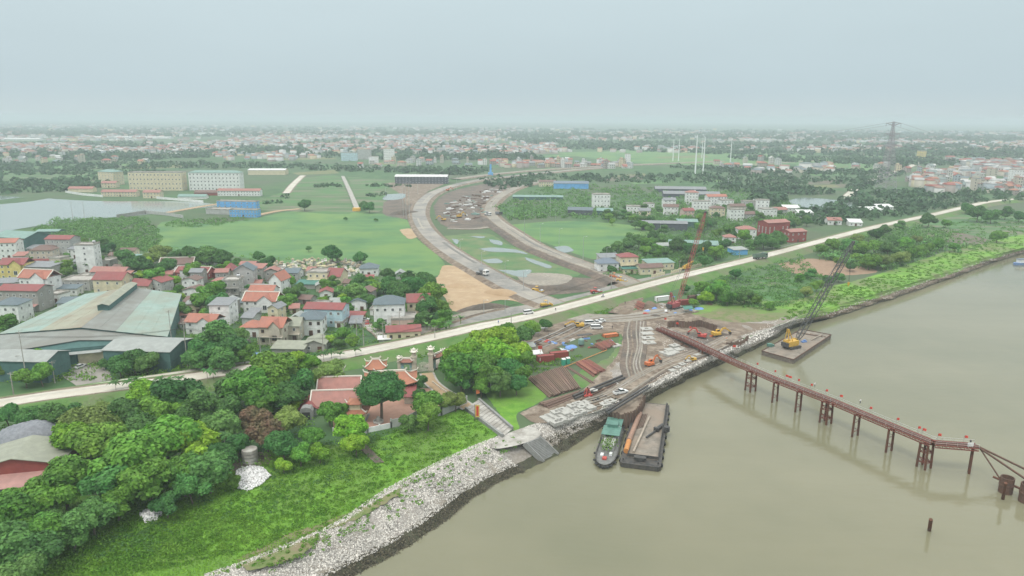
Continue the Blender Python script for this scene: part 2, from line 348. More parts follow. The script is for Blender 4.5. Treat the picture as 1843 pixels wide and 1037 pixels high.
sheet('earth_strip', [(690,330),(760,325),(800,330),(770,345),(735,370),(720,350)], 'dirt')
# flat water
sheet('lake', [(-60,350),(60,356),(170,362),(330,363),(395,370),(330,378),(250,388),(160,395),(60,408),(-60,418)], 'pond', amp=.5)
sheet('lake_causeway', [(-60,362),(0,360),(70,352),(100,354),(60,362),(0,368),(-60,372)], 'plain', amp=.5)
sheet('fish_pond', [(1415,362),(1450,356),(1530,364),(1535,376),(1510,381),(1440,372)], 'pond', amp=.5)
sheet('fish_pond', [(695,350),(728,349),(724,358),(690,360)], 'pond', amp=.3)
for pz in ([(862,448),(890,446),(930,450),(950,458),(925,455),(880,453)], [(867,468),(895,466),(905,473),(880,474)], [(880,431),(900,434),(904,442),(886,438)],
           [(895,486),(930,488),(950,498),(930,498)], [(945,463),(990,478),(985,483),(950,470)], [(997,445),(1020,443),(1032,452),(1010,455)], [(812,430),(825,432),(822,440)], [(845,426),(872,426),(866,429)],[(930,487),(955,486),(952,494),(936,495)]):
    sheet('puddle', pz, 'pond', amp=.8)
# ------------------------------------------------------------------ dyke and roads
DY = [(-80,736),(20,722),(100,710),(200,697),(300,685),(400,670),(500,655),(600,642),(700,623),(800,602),(870,586),(950,570),(1050,544),(1150,517),(1250,491),(1350,467),(1450,441),(1540,417),(1600,403),(1680,386),(1740,372),(1790,362),(1900,352)]
DK = smooth([at(u,v,7.2) for u,v in DY], 8)
ribbon('dyke', DK, [(13,GZ-.1),(6.0,7.15),(-6.0,7.15),(-12,GZ-.1)], 'dyke_grass', presmoothed=True)
ribbon('dyke_road', DK, [(3.7,7.17),(-3.7,7.17)], 'concrete_road', presmoothed=True)
def road(name, px, hw, z, m, shoulder='dirt', sl=3.5, dz=None):
    P = smooth([at(u,v,z) for u,v in px], 8); SHEETN[0] += 1; e = SHEETN[0]*.0015
    if shoulder: ribbon(name+'_embankment', P, [(hw+sl,GZ-.1),(hw+.7,z-.02+e),(-hw-.7,z-.02+e),(-hw-sl,GZ-.1)], shoulder, presmoothed=True)
    ribbon(name, P, [(hw,z+e),(-hw,z+e)], m, presmoothed=True); return P
sheet('asphalt_apron', [(760,602),(830,574),(875,560),(930,552),(1000,540),(1060,526),(1115,510),(1180,497),(1290,475),(1380,452),(1440,437),(1445,443),(1350,470),(1260,496),(1160,524),(1050,553),(950,580),(860,597),(790,612)], 'asphalt', amp=.5)
R1 = road('curved_road', [(1010,552),(960,533),(915,512),(870,487),(828,463),(797,442),(772,420),(758,400),(754,382),(762,362),(783,346),(820,333),(870,323),(930,316),(1010,308),(1100,300)], 6.2, 6.3, 'asphalt', sl=4.5)
R2 = road('curved_road', [(1150,518),(1115,500),(1080,486),(1040,472),(1000,457),(960,440),(925,418),(895,398),(882,382),(886,366),(905,350),(935,336),(980,325)], 5.2, 6.0, 'gravel_road', sl=5, shoulder='dirt')
mat('road_worn', (.13,.125,.115), (.19,.18,.165), .5, .9); mat('road_dusty', (.30,.27,.225), (.38,.345,.29), .4, .95); mat('concrete_worn', (.40,.375,.32), (.50,.47,.41), .3, .9)
rw = np.random.RandomState(31)
for R_, z_ in ((R1, 6.40), (R2, 6.12)):
    for k_ in range(14):
        i_ = rw.randint(0, max(2, int(len(R_)*.8))); n__ = rw.randint(6, 22); o_ = rw.uniform(-4, 3.4); w_ = rw.uniform(.35, 1.3)
        if len(R_[i_:i_+n__]) > 3: ribbon('road_wear', R_[i_:i_+n__], [(o_+w_, z_+k_*.004), (o_-w_, z_+k_*.004)], ['road_worn','road_dusty'][k_%2], presmoothed=True)
for k_ in range(16):
    i_ = rw.randint(0, len(DK)-20); n__ = rw.randint(8, 30); o_ = rw.uniform(-2.6, 2.6); w_ = rw.uniform(.25, .8); ribbon('road_wear', DK[i_:i_+n__], [(o_+w_, 7.18+k_*.003), (o_-w_, 7.18+k_*.003)], 'concrete_worn', presmoothed=True)
ribbon('road_verge', DK, [(5.0,7.165),(3.72,7.168)], 'dirt', presmoothed=True); ribbon('road_verge', DK, [(-3.72,7.168),(-4.7,7.165)], 'dirt', presmoothed=True)
ribbon('spoil_strip', R2[4:int(len(R2)*.62)], [(13.5,5.1),(11.5,6.6),(9,6.9),(6.3,6.1)], 'mud', presmoothed=True)
ribbon('spoil_strip', R1[int(len(R1)*.3):int(len(R1)*.62)], [(10.5,5.1),(9.5,6.0),(7.3,6.35)], 'dirt', presmoothed=True)
road('side_road', [(805,411),(850,412),(880,409)], 2.2, 5.3, 'gravel_road', sl=1)
road('service_road', [(560,648),(620,636),(690,622),(740,604),(790,583),(850,563),(900,552)], 3, 5.5, 'gravel_road', sl=2)
road('service_road', [(60,712),(200,690),(300,676),(420,658),(520,648)], 2.2, 6.4, 'concrete_road', sl=2, shoulder='dyke_grass')
road('yard_road', [(1000,566),(1060,572),(1120,573),(1180,565),(1240,555)], 6, 5.30, 'gravel_road', sl=1)
road('yard_road', [(955,640),(985,622),(1020,607),(1060,598),(1105,590)], 3.2, 5.2, 'dirt', sl=1)
road('yard_road', [(1110,565),(1130,548),(1150,527)], 3.0, 5.40, 'dirt', sl=2)
road('muddy_track', [(1145,578),(1142,600),(1143,625),(1138,655),(1145,680)], 3.9, 5.27, 'mud', sl=1, shoulder='mud')
road('muddy_track', [(1100,715),(1150,682),(1200,655),(1270,630),(1320,605)], 3.5, 5.28, 'dirt', sl=1, shoulder='mud')
for k_,(o_,m_) in enumerate([(-2.6,'gravel_road'),(-1.2,'dirt'),(.5,'gravel_road'),(1.8,'rock_bed'),(3.0,'gravel_road')]):
    ribbon('wheel_ruts', smooth([at(u+math.sin(v*.05+k_)*2,v,5.2) for u,v in [(1145,578),(1142,600),(1143,625),(1138,655),(1145,680)]], 8), [(o_+.32,5.44+k_*.004),(o_-.32,5.44+k_*.004)], m_, presmoothed=True)
    ribbon('wheel_ruts', smooth([at(u,v+math.sin(u*.03+k_)*1.5,5.2) for u,v in [(1060,728),(1100,715),(1150,684),(1200,657),(1270,632),(1320,607)]], 8), [(o_+.3,5.46+k_*.004),(o_-.3,5.46+k_*.004)], m_, presmoothed=True)
    ribbon('wheel_ruts', smooth([at(u,v,5.3) for u,v in [(960,625),(1010,603),(1060,580),(1110,574),(1170,568),(1240,556)]], 8), [(o_*1.3+.4,5.50+k_*.004),(o_*1.3-.4,5.50+k_*.004)], 'dirt' if k_%2 else 'asphalt', presmoothed=True)
road('farm_track', [(515,348),(528,332),(545,316)], 4, 5.2, 'concrete_road', sl=2)
road('farm_track', [(460,388),(500,380),(540,376)], 3.5, 5.2, 'sand', sl=1)
road('farm_track', [(300,383),(350,374),(400,366)], 3.5, 5.2, 'sand', sl=1)
road('far_road', [(1520,358),(1545,338),(1580,320),(1625,305),(1660,290)], 5, 5.2, 'concrete_road', sl=2)
road('far_road', [(820,322),(900,312),(1000,304),(1150,296),(1300,290)], 7, 6.2, 'gravel_road', sl=3)
road('garden_path', [(640,560),(660,585),(680,600),(690,612)], 1.8, 5.2, 'concrete', sl=.5)
road('far_road', [(1290,300),(1420,292),(1530,284)], 5, 5.4, 'gravel_road', sl=2)
sheet('yard_paving', [(140,697),(110,672),(150,650),(185,655),(200,690)], 'asphalt', amp=.3)
sheet('temple_court', [(700,745),(735,700),(760,705),(800,720),(760,745),(700,770),(660,770)], 'brickpave' if 'brickpave' in M else 'concrete', amp=0, curve=False)
# ------------------------------------------------------------------ vegetation
leafmat('leaf_mid', (.09,.23,.03), (.145,.30,.038))
leafmat('leaf_dark', (.05,.155,.035), (.08,.20,.045))
leafmat('leaf_bright', (.16,.36,.025), (.24,.42,.035))
leafmat('leaf_olive', (.16,.24,.05), (.21,.29,.07))
leafmat('leaf_blue', (.08,.20,.048), (.12,.26,.06))
leafmat('leaf_yellow', (.42,.40,.04), (.30,.34,.05), rnd=.1)
leafmat('leaf_rust', (.19,.11,.07), (.14,.13,.06), rnd=.1)
leafmat('leaf_banana', (.13,.30,.08), (.18,.35,.11), rnd=.2)
leafmat('leaf_pale', (.35,.31,.2), (.2,.27,.1), rnd=.1)
leafmat('leaf_far', (.042,.115,.045), (.07,.15,.055), rnd=.3, s=.02)
leafmat('grass_blade', (.115,.28,.02), (.20,.38,.035), s=.12)
mat('bark', (.12,.095,.07), (.18,.15,.12), 3, .95, bump=.2, obj=True)
mat('palm_bark', (.22,.20,.17), (.3,.28,.24), 4, .95, obj=True)
def quads(C, Nn, s, rs, asp=.62, bend=0):
    """one leaf-sized quad at every centre C, facing Nn, size s"""
    n = len(C); Nn = Nn/np.maximum(np.linalg.norm(Nn, axis=1, keepdims=True), 1e-6)
    R = rs.randn(n, 3); T = np.cross(Nn, R); T /= np.maximum(np.linalg.norm(T, axis=1, keepdims=True), 1e-6); B = np.cross(Nn, T)
    s = np.reshape(s, (-1,1)) if np.ndim(s) else s
    V = np.stack([C-T*s, C-B*s*asp, C+T*s, C+B*s*asp], 1).reshape(-1, 3)
    return V, np.arange(4*n).reshape(-1, 4)
def crown_arrays(rs, n, nl, ry=.8, leaf=.075, lobe=(.24,.48), flat=1.0, low=-.25):
    g = rs.randn(nl, 3); g /= np.linalg.norm(g, axis=1, keepdims=True); rad = .70*rs.rand(nl, 1)**.4
    c = g*rad*np.array([1, 1, ry]); c[:,2] = np.maximum(c[:,2], low); r = rs.uniform(*lobe, nl)
    k = rs.randint(0, nl, n*2); d = rs.randn(n*2, 3); d /= np.linalg.norm(d, axis=1, keepdims=True); d[:,2] = np.where(d[:,2] < -.35, -d[:,2], d[:,2])
    P = c[k]+d*(r[k]*(.80+.32*rs.rand(n*2)**1.5))[:,None]*np.array([1,1,.85*flat])
    dist = np.linalg.norm((P[:,None]-c[None]), axis=2)/r[None]; dist[np.arange(len(P)), k] = 9
    ok = dist.min(1) > .72; P = P[ok][:n]; d = d[ok][:n]
    nn = d+rs.randn(len(P), 3)*.45; nn[:,2] += .25
    return P, nn, leaf*(.6+.8*rs.rand(len(P))), c, r
def ico(): 
    import bmesh
    b = bmesh.new(); bmesh.ops.create_icosphere(b, subdivisions=2, radius=1); V = np.array([v.co[:] for v in b.verts]); F = np.array([[v.index for v in f.verts] for f in b.faces]); b.free(); return V, F
ICV, ICF = ico()
def crown_mesh(name, seed, m, n=4200, nl=16, **k):
    rs = np.random.RandomState(seed); P, nn, s, c, r = crown_arrays(rs, n, nl, **k); V, F = quads(P, nn, s, rs)
    vs = [V]; fs = [F]; b = len(V)
    for ci, ri in zip(c, r):
        q = ci+ICV*ri*(.80+.1*rs.rand(len(ICV),1))*np.array([1,1,.85]); vs.append(q)
        f = np.concatenate([ICF, ICF[:,2:3]], 1)+b; fs.append(f); b += len(q)
    V = np.concatenate(vs); me = bpy.data.meshes.new(name)
    fl = [tuple(x) for x in F.tolist()]+[tuple(x[:3]) for f in fs[1:] for x in f.tolist()]
    me.from_pydata(V.tolist(), [], fl); me.materials.append(M[m]); me.update(); return me
def trunk_mesh(name, seed, h=1.0, r=.05):
    rs = np.random.RandomState(seed); b = MB(); top = Vector((rs.randn()*.05, rs.randn()*.05, h*.62)); b.tube((0,0,-.1), top, r, r*.7, 7)
    for k in range(5):
        a = 6.28*k/5+rs.rand(); e = top+Vector((math.cos(a)*.4, math.sin(a)*.4, .25+.3*rs.rand()))*h*.8
        md = top.lerp(e, .5)+Vector((0,0,.05)); b.tube(top-Vector((0,0,.1)), md, r*.5, r*.35, 5); b.tube(md, e, r*.35, r*.12, 5)
    return b.mesh(name, M['bark'])
CR = {}
for i, (k, m, opt) in enumerate([('mid','leaf_mid',{}), ('mid','leaf_mid',dict(ry=.65,nl=20)), ('mid','leaf_mid',dict(ry=1,nl=14)), ('dark','leaf_dark',{}), ('dark','leaf_dark',dict(ry=.7,nl=22)),
      ('bright','leaf_bright',{}), ('bright','leaf_bright',dict(ry=.9,nl=22)), ('olive','leaf_olive',dict(leaf=.06)), ('blue','leaf_blue',dict(nl=20)), ('blue','leaf_blue',dict(ry=1)), ('yellow','leaf_yellow',dict(n=1500)), ('rust','leaf_rust',dict(n=2600)),
      ('mid','leaf_mid',dict(nl=26,lobe=(.24,.4))), ('bright','leaf_bright',dict(nl=26,lobe=(.22,.38))),('dark','leaf_dark',dict(nl=26,lobe=(.25,.4)))]):
    CR.setdefault(k, []).append(crown_mesh('crown', 40+i, m, **{'n': 4200, **opt}))
CR['round'] = [crown_mesh('crown', 90, 'leaf_dark', n=9000, nl=40, ry=.85, lobe=(.34,.42), leaf=.045)]
CR['fardark'] = [crown_mesh('crown', 95+i, 'leaf_far', n=500, nl=9, leaf=.13) for i in range(4)]
TR = [trunk_mesh('trunk', 60+i) for i in range(4)]
TREES = []
def tree(u, v, rpx, kind='mid', lift=.9, name='leafy_tree', look=None, z=GZ, zs=1.0, label=None, group='broadleaf trees of the river bank and village', where=None):
    """u, v: picture point of the crown's middle; rpx: crown radius in picture pixels"""
    sc = mpp(u, v, z); r = rpx*sc; h = r*lift               # crown centre height above the ground
    p = at(u, v, z+h+0.0); p = Vector((p.x, p.y, z))
    t = empty(name, p, random.uniform(0, 6.28), label=label or 'TREE', cat='tree', group=group)
    c = inst('crown', random.choice(CR[kind]), t, (0, 0, h+r*.12), scale=(r*1.08, r*1.08, r*zs))
    inst('trunk', random.choice(TR), t, (0, 0, 0), scale=(h*1.15, h*1.15, h*1.25))
    TREES.append((t, look or dict(mid='mid green', dark='dark green', bright='bright yellow-green', olive='olive', blue='blue-green', yellow='yellow flowering', rust='rusty brown', round='round clipped', fardark='hazy dark')[kind], u, v, rpx)); return t
# areca palm: slim trunk, tuft of fronds
def fronds(rs, n, L_, droop, wd, up=.9, seg=5, shreds=False):
    V = []; F = []
    for k in range(n):
        a = 6.283*k/n+rs.rand()*.5; el = up*(.5+.7*rs.rand()); d = Vector((math.cos(a), math.sin(a), 0)); sd = Vector((-d.y, d.x, 0)); b = len(V); p = Vector((0,0,0)); ang = el; l_ = L_*(.8+.4*rs.rand())
        for j in range(seg+1):
            t = j/seg; w = wd*math.sin(math.pi*min(1, .12+t*.88))**.7
            V += [tuple(p-sd*w-Vector((0,0,w*.35))), tuple(p), tuple(p+sd*w-Vector((0,0,w*.35)))]
            p = p+(d*math.cos(ang)+Vector((0,0,math.sin(ang))))*l_/seg; ang -= droop/seg
        for j in range(seg):
            q = b+j*3; F += [(q,q+3,q+4,q+1),(q+1,q+4,q+5,q+2)]
    return V, F
def frond_mesh(name, seed, m, **k):
    V, F = fronds(np.random.RandomState(seed), **k); me = bpy.data.meshes.new(name); me.from_pydata(V, [], F); me.materials.append(M[m]); return me
PF = [frond_mesh('fronds', 5+i, 'leaf_dark', n=11, L_=2.2, droop=1.9, wd=.28, up=1.0) for i in range(2)]
b_ = MB(); b_.tube((0,0,-.2), (0,0,1), .018, .012, 6); PT = b_.mesh('trunk', M['palm_bark'])
BN = [frond_mesh('banana_leaves', 15+i, 'leaf_banana', n=9, L_=2.8, droop=1.4, wd=.42, up=1.25, seg=4) for i in range(3)]
b_ = MB(); b_.tube((0,0,-.2), (0,0,1), .2, .13, 7); BT = b_.mesh('stem', M['leaf_olive'])
PALMS = []
def palm(u, v, hpx, name='areca_palm', s=1.0, z=GZ, h=None):
    """u, v: picture point of the tuft"""
    sc = mpp(u, v, z); h = h or hpx*sc/.95; p = at(u, v, z+h); t = empty(name, (p.x, p.y, z), random.uniform(0,6), label='TREE', cat='palm', group='slim areca palms')
    inst('trunk', PT, t, (0,0,0), scale=(h*1.0, h*1.0, h)); inst('crown', random.choice(PF), t, (0,0,h), scale=s)
    TREES.append((t, 'slim areca', u, v, hpx)); return t
def banana(u, v, s=1.0, z=GZ):
    h = 2.2*s; p = at(u, v, z+h); t = empty('banana_plant', (p.x, p.y, z), random.uniform(0,6), label='TREE', cat='banana plant', group='banana plants')
    inst('stem', BT, t, (0,0,0), scale=(s, s, h)); inst('leaves', random.choice(BN), t, (0,0,h), scale=s)
    TREES.append((t, 'broad-leaved banana', u, v, 8)); return t
# --- the riverside grove, lower left (picture centre of crown, radius, kind)
for a in [(90,895,46,'mid'),(30,935,50,'mid'),(10,990,50,'blue'),(60,1000,45,'dark'),(35,1040,42,'blue'),(115,870,50,'mid'),(165,930,38,'dark'),(130,960,36,'blue'),(80,960,40,'mid'),
          (160,765,46,'olive'),(135,790,40,'bright'),(190,795,50,'mid'),(230,835,56,'mid'),(200,870,48,'dark'),(265,870,48,'mid'),(300,790,55,'mid'),(335,800,48,'bright'),(250,780,40,'dark'),
          (330,855,40,'mid'),(375,850,40,'blue'),(395,820,30,'dark'),(345,880,30,'blue'),(255,715,34,'bright'),(220,750,36,'dark'),(320,715,44,'dark'),(355,740,34,'blue'),(290,745,34,'mid'),
          (400,770,34,'blue'),(410,735,30,'dark'),(100,752,26,'blue'),(50,752,24,'dark'),(15,750,24,'dark'),(140,750,22,'blue'),(185,738,18,'olive'),
          (450,700,40,'mid'),(490,675,44,'mid'),(520,655,28,'bright'),(540,690,32,'dark'),(557,655,22,'bright'),(420,700,34,'blue'),(480,715,36,'mid'),(520,715,30,'dark'),(590,672,28,'olive'),(570,685,20,'mid'),
          (455,755,30,'rust'),(480,780,34,'rust'),(515,760,30,'olive'),(530,728,16,'bright'),(470,735,24,'mid'),(510,800,30,'dark'),(540,820,22,'mid'),(565,785,24,'mid'),(575,815,20,'bright'),(430,800,26,'dark'),
          (594,745,24,'mid'),(612,745,18,'mid'),(632,775,32,'bright'),(640,800,24,'bright'),(765,725,28,'mid'),(770,750,26,'mid'),(755,690,16,'dark'),(735,762,18,'blue'),
          (820,722,20,'olive'),(800,725,18,'olive'),(755,712,14,'dark'),(510,838,16,'bright'),
          (85,940,30,'blue'),(20,900,30,'mid'),(210,905,36,'mid'),(300,910,26,'dark'),(420,870,14,'mid'),(55,965,35,'mid')]:
    tree(*a, lift=1.0, zs=.95)
tree(357,808,10,'yellow',lift=2.6,name='yellow_flowering_tree')
t_ = tree(685,707,41,'round',lift=1.15,name='banyan_tree',zs=.85, label='big round clipped dark green tree in the temple courtyard', group=None); t_['label'] = 'big dense round clipped green tree in the temple courtyard'
# grove beside the yard
for a in [(840,640,36,'bright'),(870,620,34,'bright'),(905,615,30,'bright'),(830,670,34,'mid'),(860,655,34,'mid'),(900,640,34,'bright'),(935,635,24,'bright'),(880,675,30,'mid'),(915,665,26,'dark'),(945,650,18,'mid'),(935,672,22,'mid'),
          (835,690,18,'dark'),(866,698,18,'mid'),(900,690,24,'blue'),(930,692,20,'dark'),(940,605,20,'dark'),(960,590,16,'mid'),(980,584,12,'dark'),(915,598,18,'mid'),(805,655,18,'dark')]:
    tree(*a, lift=1.0)
# village greenery
for a in [(385,618,34,'blue'),(420,630,30,'blue'),(365,635,30,'dark'),(440,640,22,'mid'),(350,650,24,'blue'),(400,650,26,'blue'),(430,610,18,'blue'),(395,590,18,'dark'),
          (240,650,26,'dark'),(215,660,24,'dark'),(265,655,22,'blue'),(190,655,12,'dark'),(60,650,26,'bright'),(20,650,24,'bright'),(75,675,22,'mid'),(45,680,20,'mid'),(5,665,18,'olive'),(90,660,14,'bright'),
          (382,528,24,'mid'),(360,545,20,'mid'),(395,545,22,'dark'),(345,490,18,'mid'),(305,535,18,'mid'),(330,560,14,'blue'),(380,568,14,'dark'),(280,500,20,'mid'),(250,480,22,'dark'),(225,465,18,'blue'),
          (290,455,18,'olive'),(275,465,14,'olive'),(320,462,16,'dark'),(345,460,20,'dark'),(372,462,20,'blue'),(400,465,18,'dark'),(300,480,18,'dark'),(428,475,12,'dark'),(180,440,14,'dark'),(195,450,14,'dark'),(110,480,16,'mid'),(118,490,12,'mid'),
          (467,462,11,'dark'),(483,474,14,'dark'),(470,480,10,'blue'),(600,457,18,'dark'),(647,465,13,'dark'),(555,448,6,'dark'),(600,510,12,'blue'),
          (520,505,14,'mid'),(525,530,16,'blue'),(515,545,16,'mid'),(540,520,12,'dark'),(590,515,14,'mid'),(640,530,22,'blue'),(660,540,16,'dark'),(625,545,14,'mid'),(650,515,18,'blue'),(700,515,20,'dark'),
          (720,525,22,'dark'),(745,515,22,'dark'),(765,505,18,'dark'),(780,530,22,'mid'),(770,550,22,'dark'),(790,555,16,'mid'),(800,570,16,'mid'),(760,575,16,'blue'),(790,585,14,'mid'),(735,500,14,'dark'),(700,495,14,'dark'),(670,520,14,'mid'),(690,540,10,'dark'),
          (615,605,16,'mid'),(635,615,15,'mid'),(610,620,12,'blue'),(595,612,12,'bright'),(478,600,10,'dark'),(462,590,10,'mid'),(10,585,22,'mid'),(40,590,14,'dark'),
          (500,600,8,'mid'),(445,520,10,'dark'),(475,545,8,'mid'),(150,605,0.1,'mid') ]:
    if a[2] > 1: tree(*a, lift=.95)
# beyond the village and across the dyke on the right
for a in [(548,369,12,'dark'),(862-208,370,9,'dark'),(665,374,11,'dark'),(622,394,4,'dark'),(676,396,4,'dark'),
          (1325,493,12,'dark'),(1290,525,20,'mid'),(1310,535,18,'mid'),(1265,520,16,'mid'),(1340,535,16,'blue'),(1360,540,12,'mid'),(1270,535,14,'bright'),(1232,520,10,'dark'),(1250,545,10,'mid'),(1385,550,10,'mid'),(1300,510,10,'mid'),
          (1220,442,16,'dark'),(1245,450,16,'dark'),(1270,447,14,'dark'),(1290,455,15,'mid'),(1305,440,12,'dark'),(1150,435,14,'blue'),(1130,440,14,'dark'),(1110,445,12,'blue'),(1175,425,12,'dark'),(1190,435,12,'blue'),(1095,452,10,'dark'),
          (1165,440,14,'mid'),(1185,450,12,'mid'),(1200,455,10,'blue'),(1080,475,8,'dark'),(1100,485,9,'dark'),(1085,462,8,'blue'),
          (1375,435,16,'dark'),(1400,432,18,'dark'),(1390,440,14,'blue'),(1350,440,10,'blue'),(1340,425,14,'bright'),(1310,415,12,'mid'),(1290,420,10,'mid'),(1280,400,10,'dark'),(1265,405,10,'blue'),
          (1672,397,14,'dark'),(1702,403,9,'mid'),(1578,422,14,'dark'),(1590,415,12,'dark'),(1795,425,14,'mid'),(1620,407,9,'blue'),(1565,470,18,'mid'),(1590,470,16,'olive'),(1620,465,16,'olive'),(1645,458,16,'mid'),(1665,450,14,'mid'),
          (1500,440,14,'mid'),(1530,445,16,'blue'),(1480,450,12,'mid'),(1550,450,16,'mid'),(1575,445,14,'mid'),(1600,450,14,'blue'),(1545,430,12,'olive'),(1610,435,12,'dark'),(1630,440,14,'mid'),(1690,440,12,'mid'),(1720,445,10,'mid'),(1650,432,10,'olive'),(1750,450,0.1,'mid'),
          (1460,495,10,'blue'),(1490,505,12,'dark'),(1510,500,10,'blue'),(1440,500,10,'mid'),(1470,515,12,'mid'),(1450,525,12,'olive'),(1530,480,10,'dark'),
          (1510,470,10,'mid'),(1540,465,10,'mid'),(1760,385,16,'dark'),(1785,390,14,'blue'),(1740,375,12,'dark'),(1810,385,12,'blue'),(1835,390,12,'dark')]:
    if a[2] > 1: tree(*a, lift=.85)
for a in [(207,690,22),(232,688,20),(288,683,22),(304,684,20),(322,682,22),(372,668,24),(383,670,22),(400,658,24),(245,682,18),(582,637,22),(596,634,20),(612,638,18),(640,630,20),(567,640,20),
          (738,490,22),(745,495,22),(765,492,20),(795,515,20),(778,500,20),(730,505,20),(785,522,18),(720,497,20),(750,508,18),(185,440,20),(155,476,14),(465,478,16),(612,470,14),(700,504,16)]:
    palm(*a, s=1.3)
palm(403,785,48,s=1.1)
for k, (u, v) in enumerate(rndin([(590,515),(640,505),(665,530),(620,545),(585,535)], 14)): banana(u, v, .9)
for k, (u, v) in enumerate(rndin([(755,560),(800,560),(835,575),(800,592),(765,590)], 22)): banana(u, v, 1.0)
for k, (u, v) in enumerate(rndin([(1470,452),(1500,452),(1580,468),(1600,478),(1585,484),(1520,472),(1470,462)], 70)): banana(u, v, 1.0)
for k, (u, v) in enumerate(rndin([(1640,428),(1680,420),(1760,445),(1730,458),(1670,450)], 30)): banana(u, v, .9)
banana(493,806,1.0); banana(450,800,.8); banana(505,812,.7)
# --- undergrowth and grass nobody could count
def leafmass(name, spec, m, rs, kind='stuff'):
    VS = []; FS = []; b = 0
    for poly, n, hr, ls, hgt in spec:                # clump count, clump radius (m), leaf size, lift
        P = atn(rndin(poly, n, rs)); r = hr*(.5+rs.rand(len(P))); k = 26
        d = rs.randn(len(P), k, 3); d /= np.linalg.norm(d, axis=2, keepdims=True); d[...,2] = np.abs(d[...,2])
        C = P[:,None,:]+d*r[:,None,None]*np.array([1,1,hgt])*(.75+.3*rs.rand(len(P), k, 1)); d2 = d+rs.randn(*d.shape)*.45
        C = C.reshape(-1,3); V, F = quads(C, d2.reshape(-1,3), ls*(.6+.8*rs.rand(len(C))), rs); VS.append(V); FS.append(F+b); b += len(V)
    o = inst(name, npmesh(name, np.concatenate(VS), np.concatenate(FS), M[m])); o['kind'] = kind; return o
vr = np.random.RandomState(11)
VILL = [(0,690),(0,440),(150,420),(420,455),(640,480),(800,530),(830,575),(700,615),(560,650),(330,680)]
leafmass('undergrowth', [(VILL,1700,1.7,.34,.9), ([(190,690),(330,640),(450,640),(470,650),(330,680)],120,1.8,.3,.9), ([(0,720),(100,712),(300,688),(560,652),(640,660),(560,700),(560,820),(440,850),(380,840),(100,880),(0,900)],700,2.0,.26,.8),
    ([(0,1037),(0,930),(150,900),(260,900),(200,960),(120,1037)],260,1.6,.22,.7), ([(800,640),(870,600),(960,580),(985,590),(930,610),(950,700),(880,705),(820,700)],300,1.4,.28,.8),
    ([(950,640),(985,650),(1040,640),(1060,640),(1000,660),(960,680)],60,1.0,.25,.7)], 'leaf_mid', vr)
leafmass('undergrowth', [([(1090,500),(1120,430),(1340,390),(1440,380),(1440,430),(1340,455),(1270,475),(1180,490)],1000,2.6,.5,1.0), ([(1230,530),(1330,480),(1440,460),(1480,500),(1440,540),(1390,560),(1300,550)],600,1.8,.4,.8),
    ([(1460,450),(1560,425),(1650,405),(1720,420),(1700,440),(1680,460),(1600,488),(1520,480)],800,2.8,.5,1.0), ([(1640,425),(1740,395),(1843,385),(1843,420),(1760,450),(1690,450)],260,1.6,.45,.7), ([(890,372),(1000,330),(1340,345),(1440,370),(1440,400),(1180,400),(1000,392),(920,398)],1300,3.2,.8,1.0),
    ([(100,395),(260,392),(290,420),(280,455),(160,440),(60,415)],900,2.6,.55,.8), ([(300,398),(430,392),(460,395),(380,408),(300,410)],120,2.2,.5,.8)], 'leaf_blue', vr)
leafmass('bank_weeds', [([(230,1037),(60,1037),(200,900),(330,885),(420,850),(520,810),(760,765),(850,740),(880,780),(800,825),(700,870),(600,930),(460,990)],2600,.6,.2,.55),
    ([(100,1037),(180,940),(330,900),(430,930),(380,990),(240,1037)],500,.9,.2,.7),([(380,1037),(700,880),(930,780),(900,830),(700,940),(560,1000)],160,.5,.16,.6), ([(440,1010),(620,920),(800,840),(930,785),(940,800),(800,870),(620,960),(480,1037)],70,.7,.18,.5),
    ([(1000,565),(1100,545),(1140,530),(1120,560),(1060,572)],160,.8,.25,.6),([(1400,580),(1480,558),(1600,522),(1730,478),(1843,444),(1843,410),(1740,440),(1600,495),(1450,530)],700,1.0,.3,.5),([(740,640),(800,620),(860,600),(840,610),(760,650)],60,.6,.25,.6),([(560,650),(730,625),(720,640),(600,665)],100,.6,.25,.6)], 'grass_blade', vr)
leafmass('bank_weeds', [([(330,880),(480,840),(600,810),(780,770),(700,840),(560,900),(400,950)],90,1.0,.22,.6),([(200,960),(330,930),(280,1000),(170,1010)],60,1.1,.22,.7),([(640,800),(700,780),(700,810),(660,830)],20,.9,.2,.7)], 'leaf_blue', vr)
# short grass all over the near bank
P = atn(rndin([(60,1060),(200,890),(420,845),(520,805),(760,762),(850,735),(905,775),(800,830),(700,882),(600,947),(450,1010),(380,1040)], 30000, vr)); nn = np.tile([0,0,.5],(len(P),1))+vr.randn(len(P),3)*np.array([1,1,.3])
P[:,2] += .15; V, F = quads(P, nn, .22*(.5+vr.rand(len(P))), vr, asp=.35); o = inst('grass', npmesh('grass', V, F, M['grass_blade'])); o['kind'] = 'stuff'
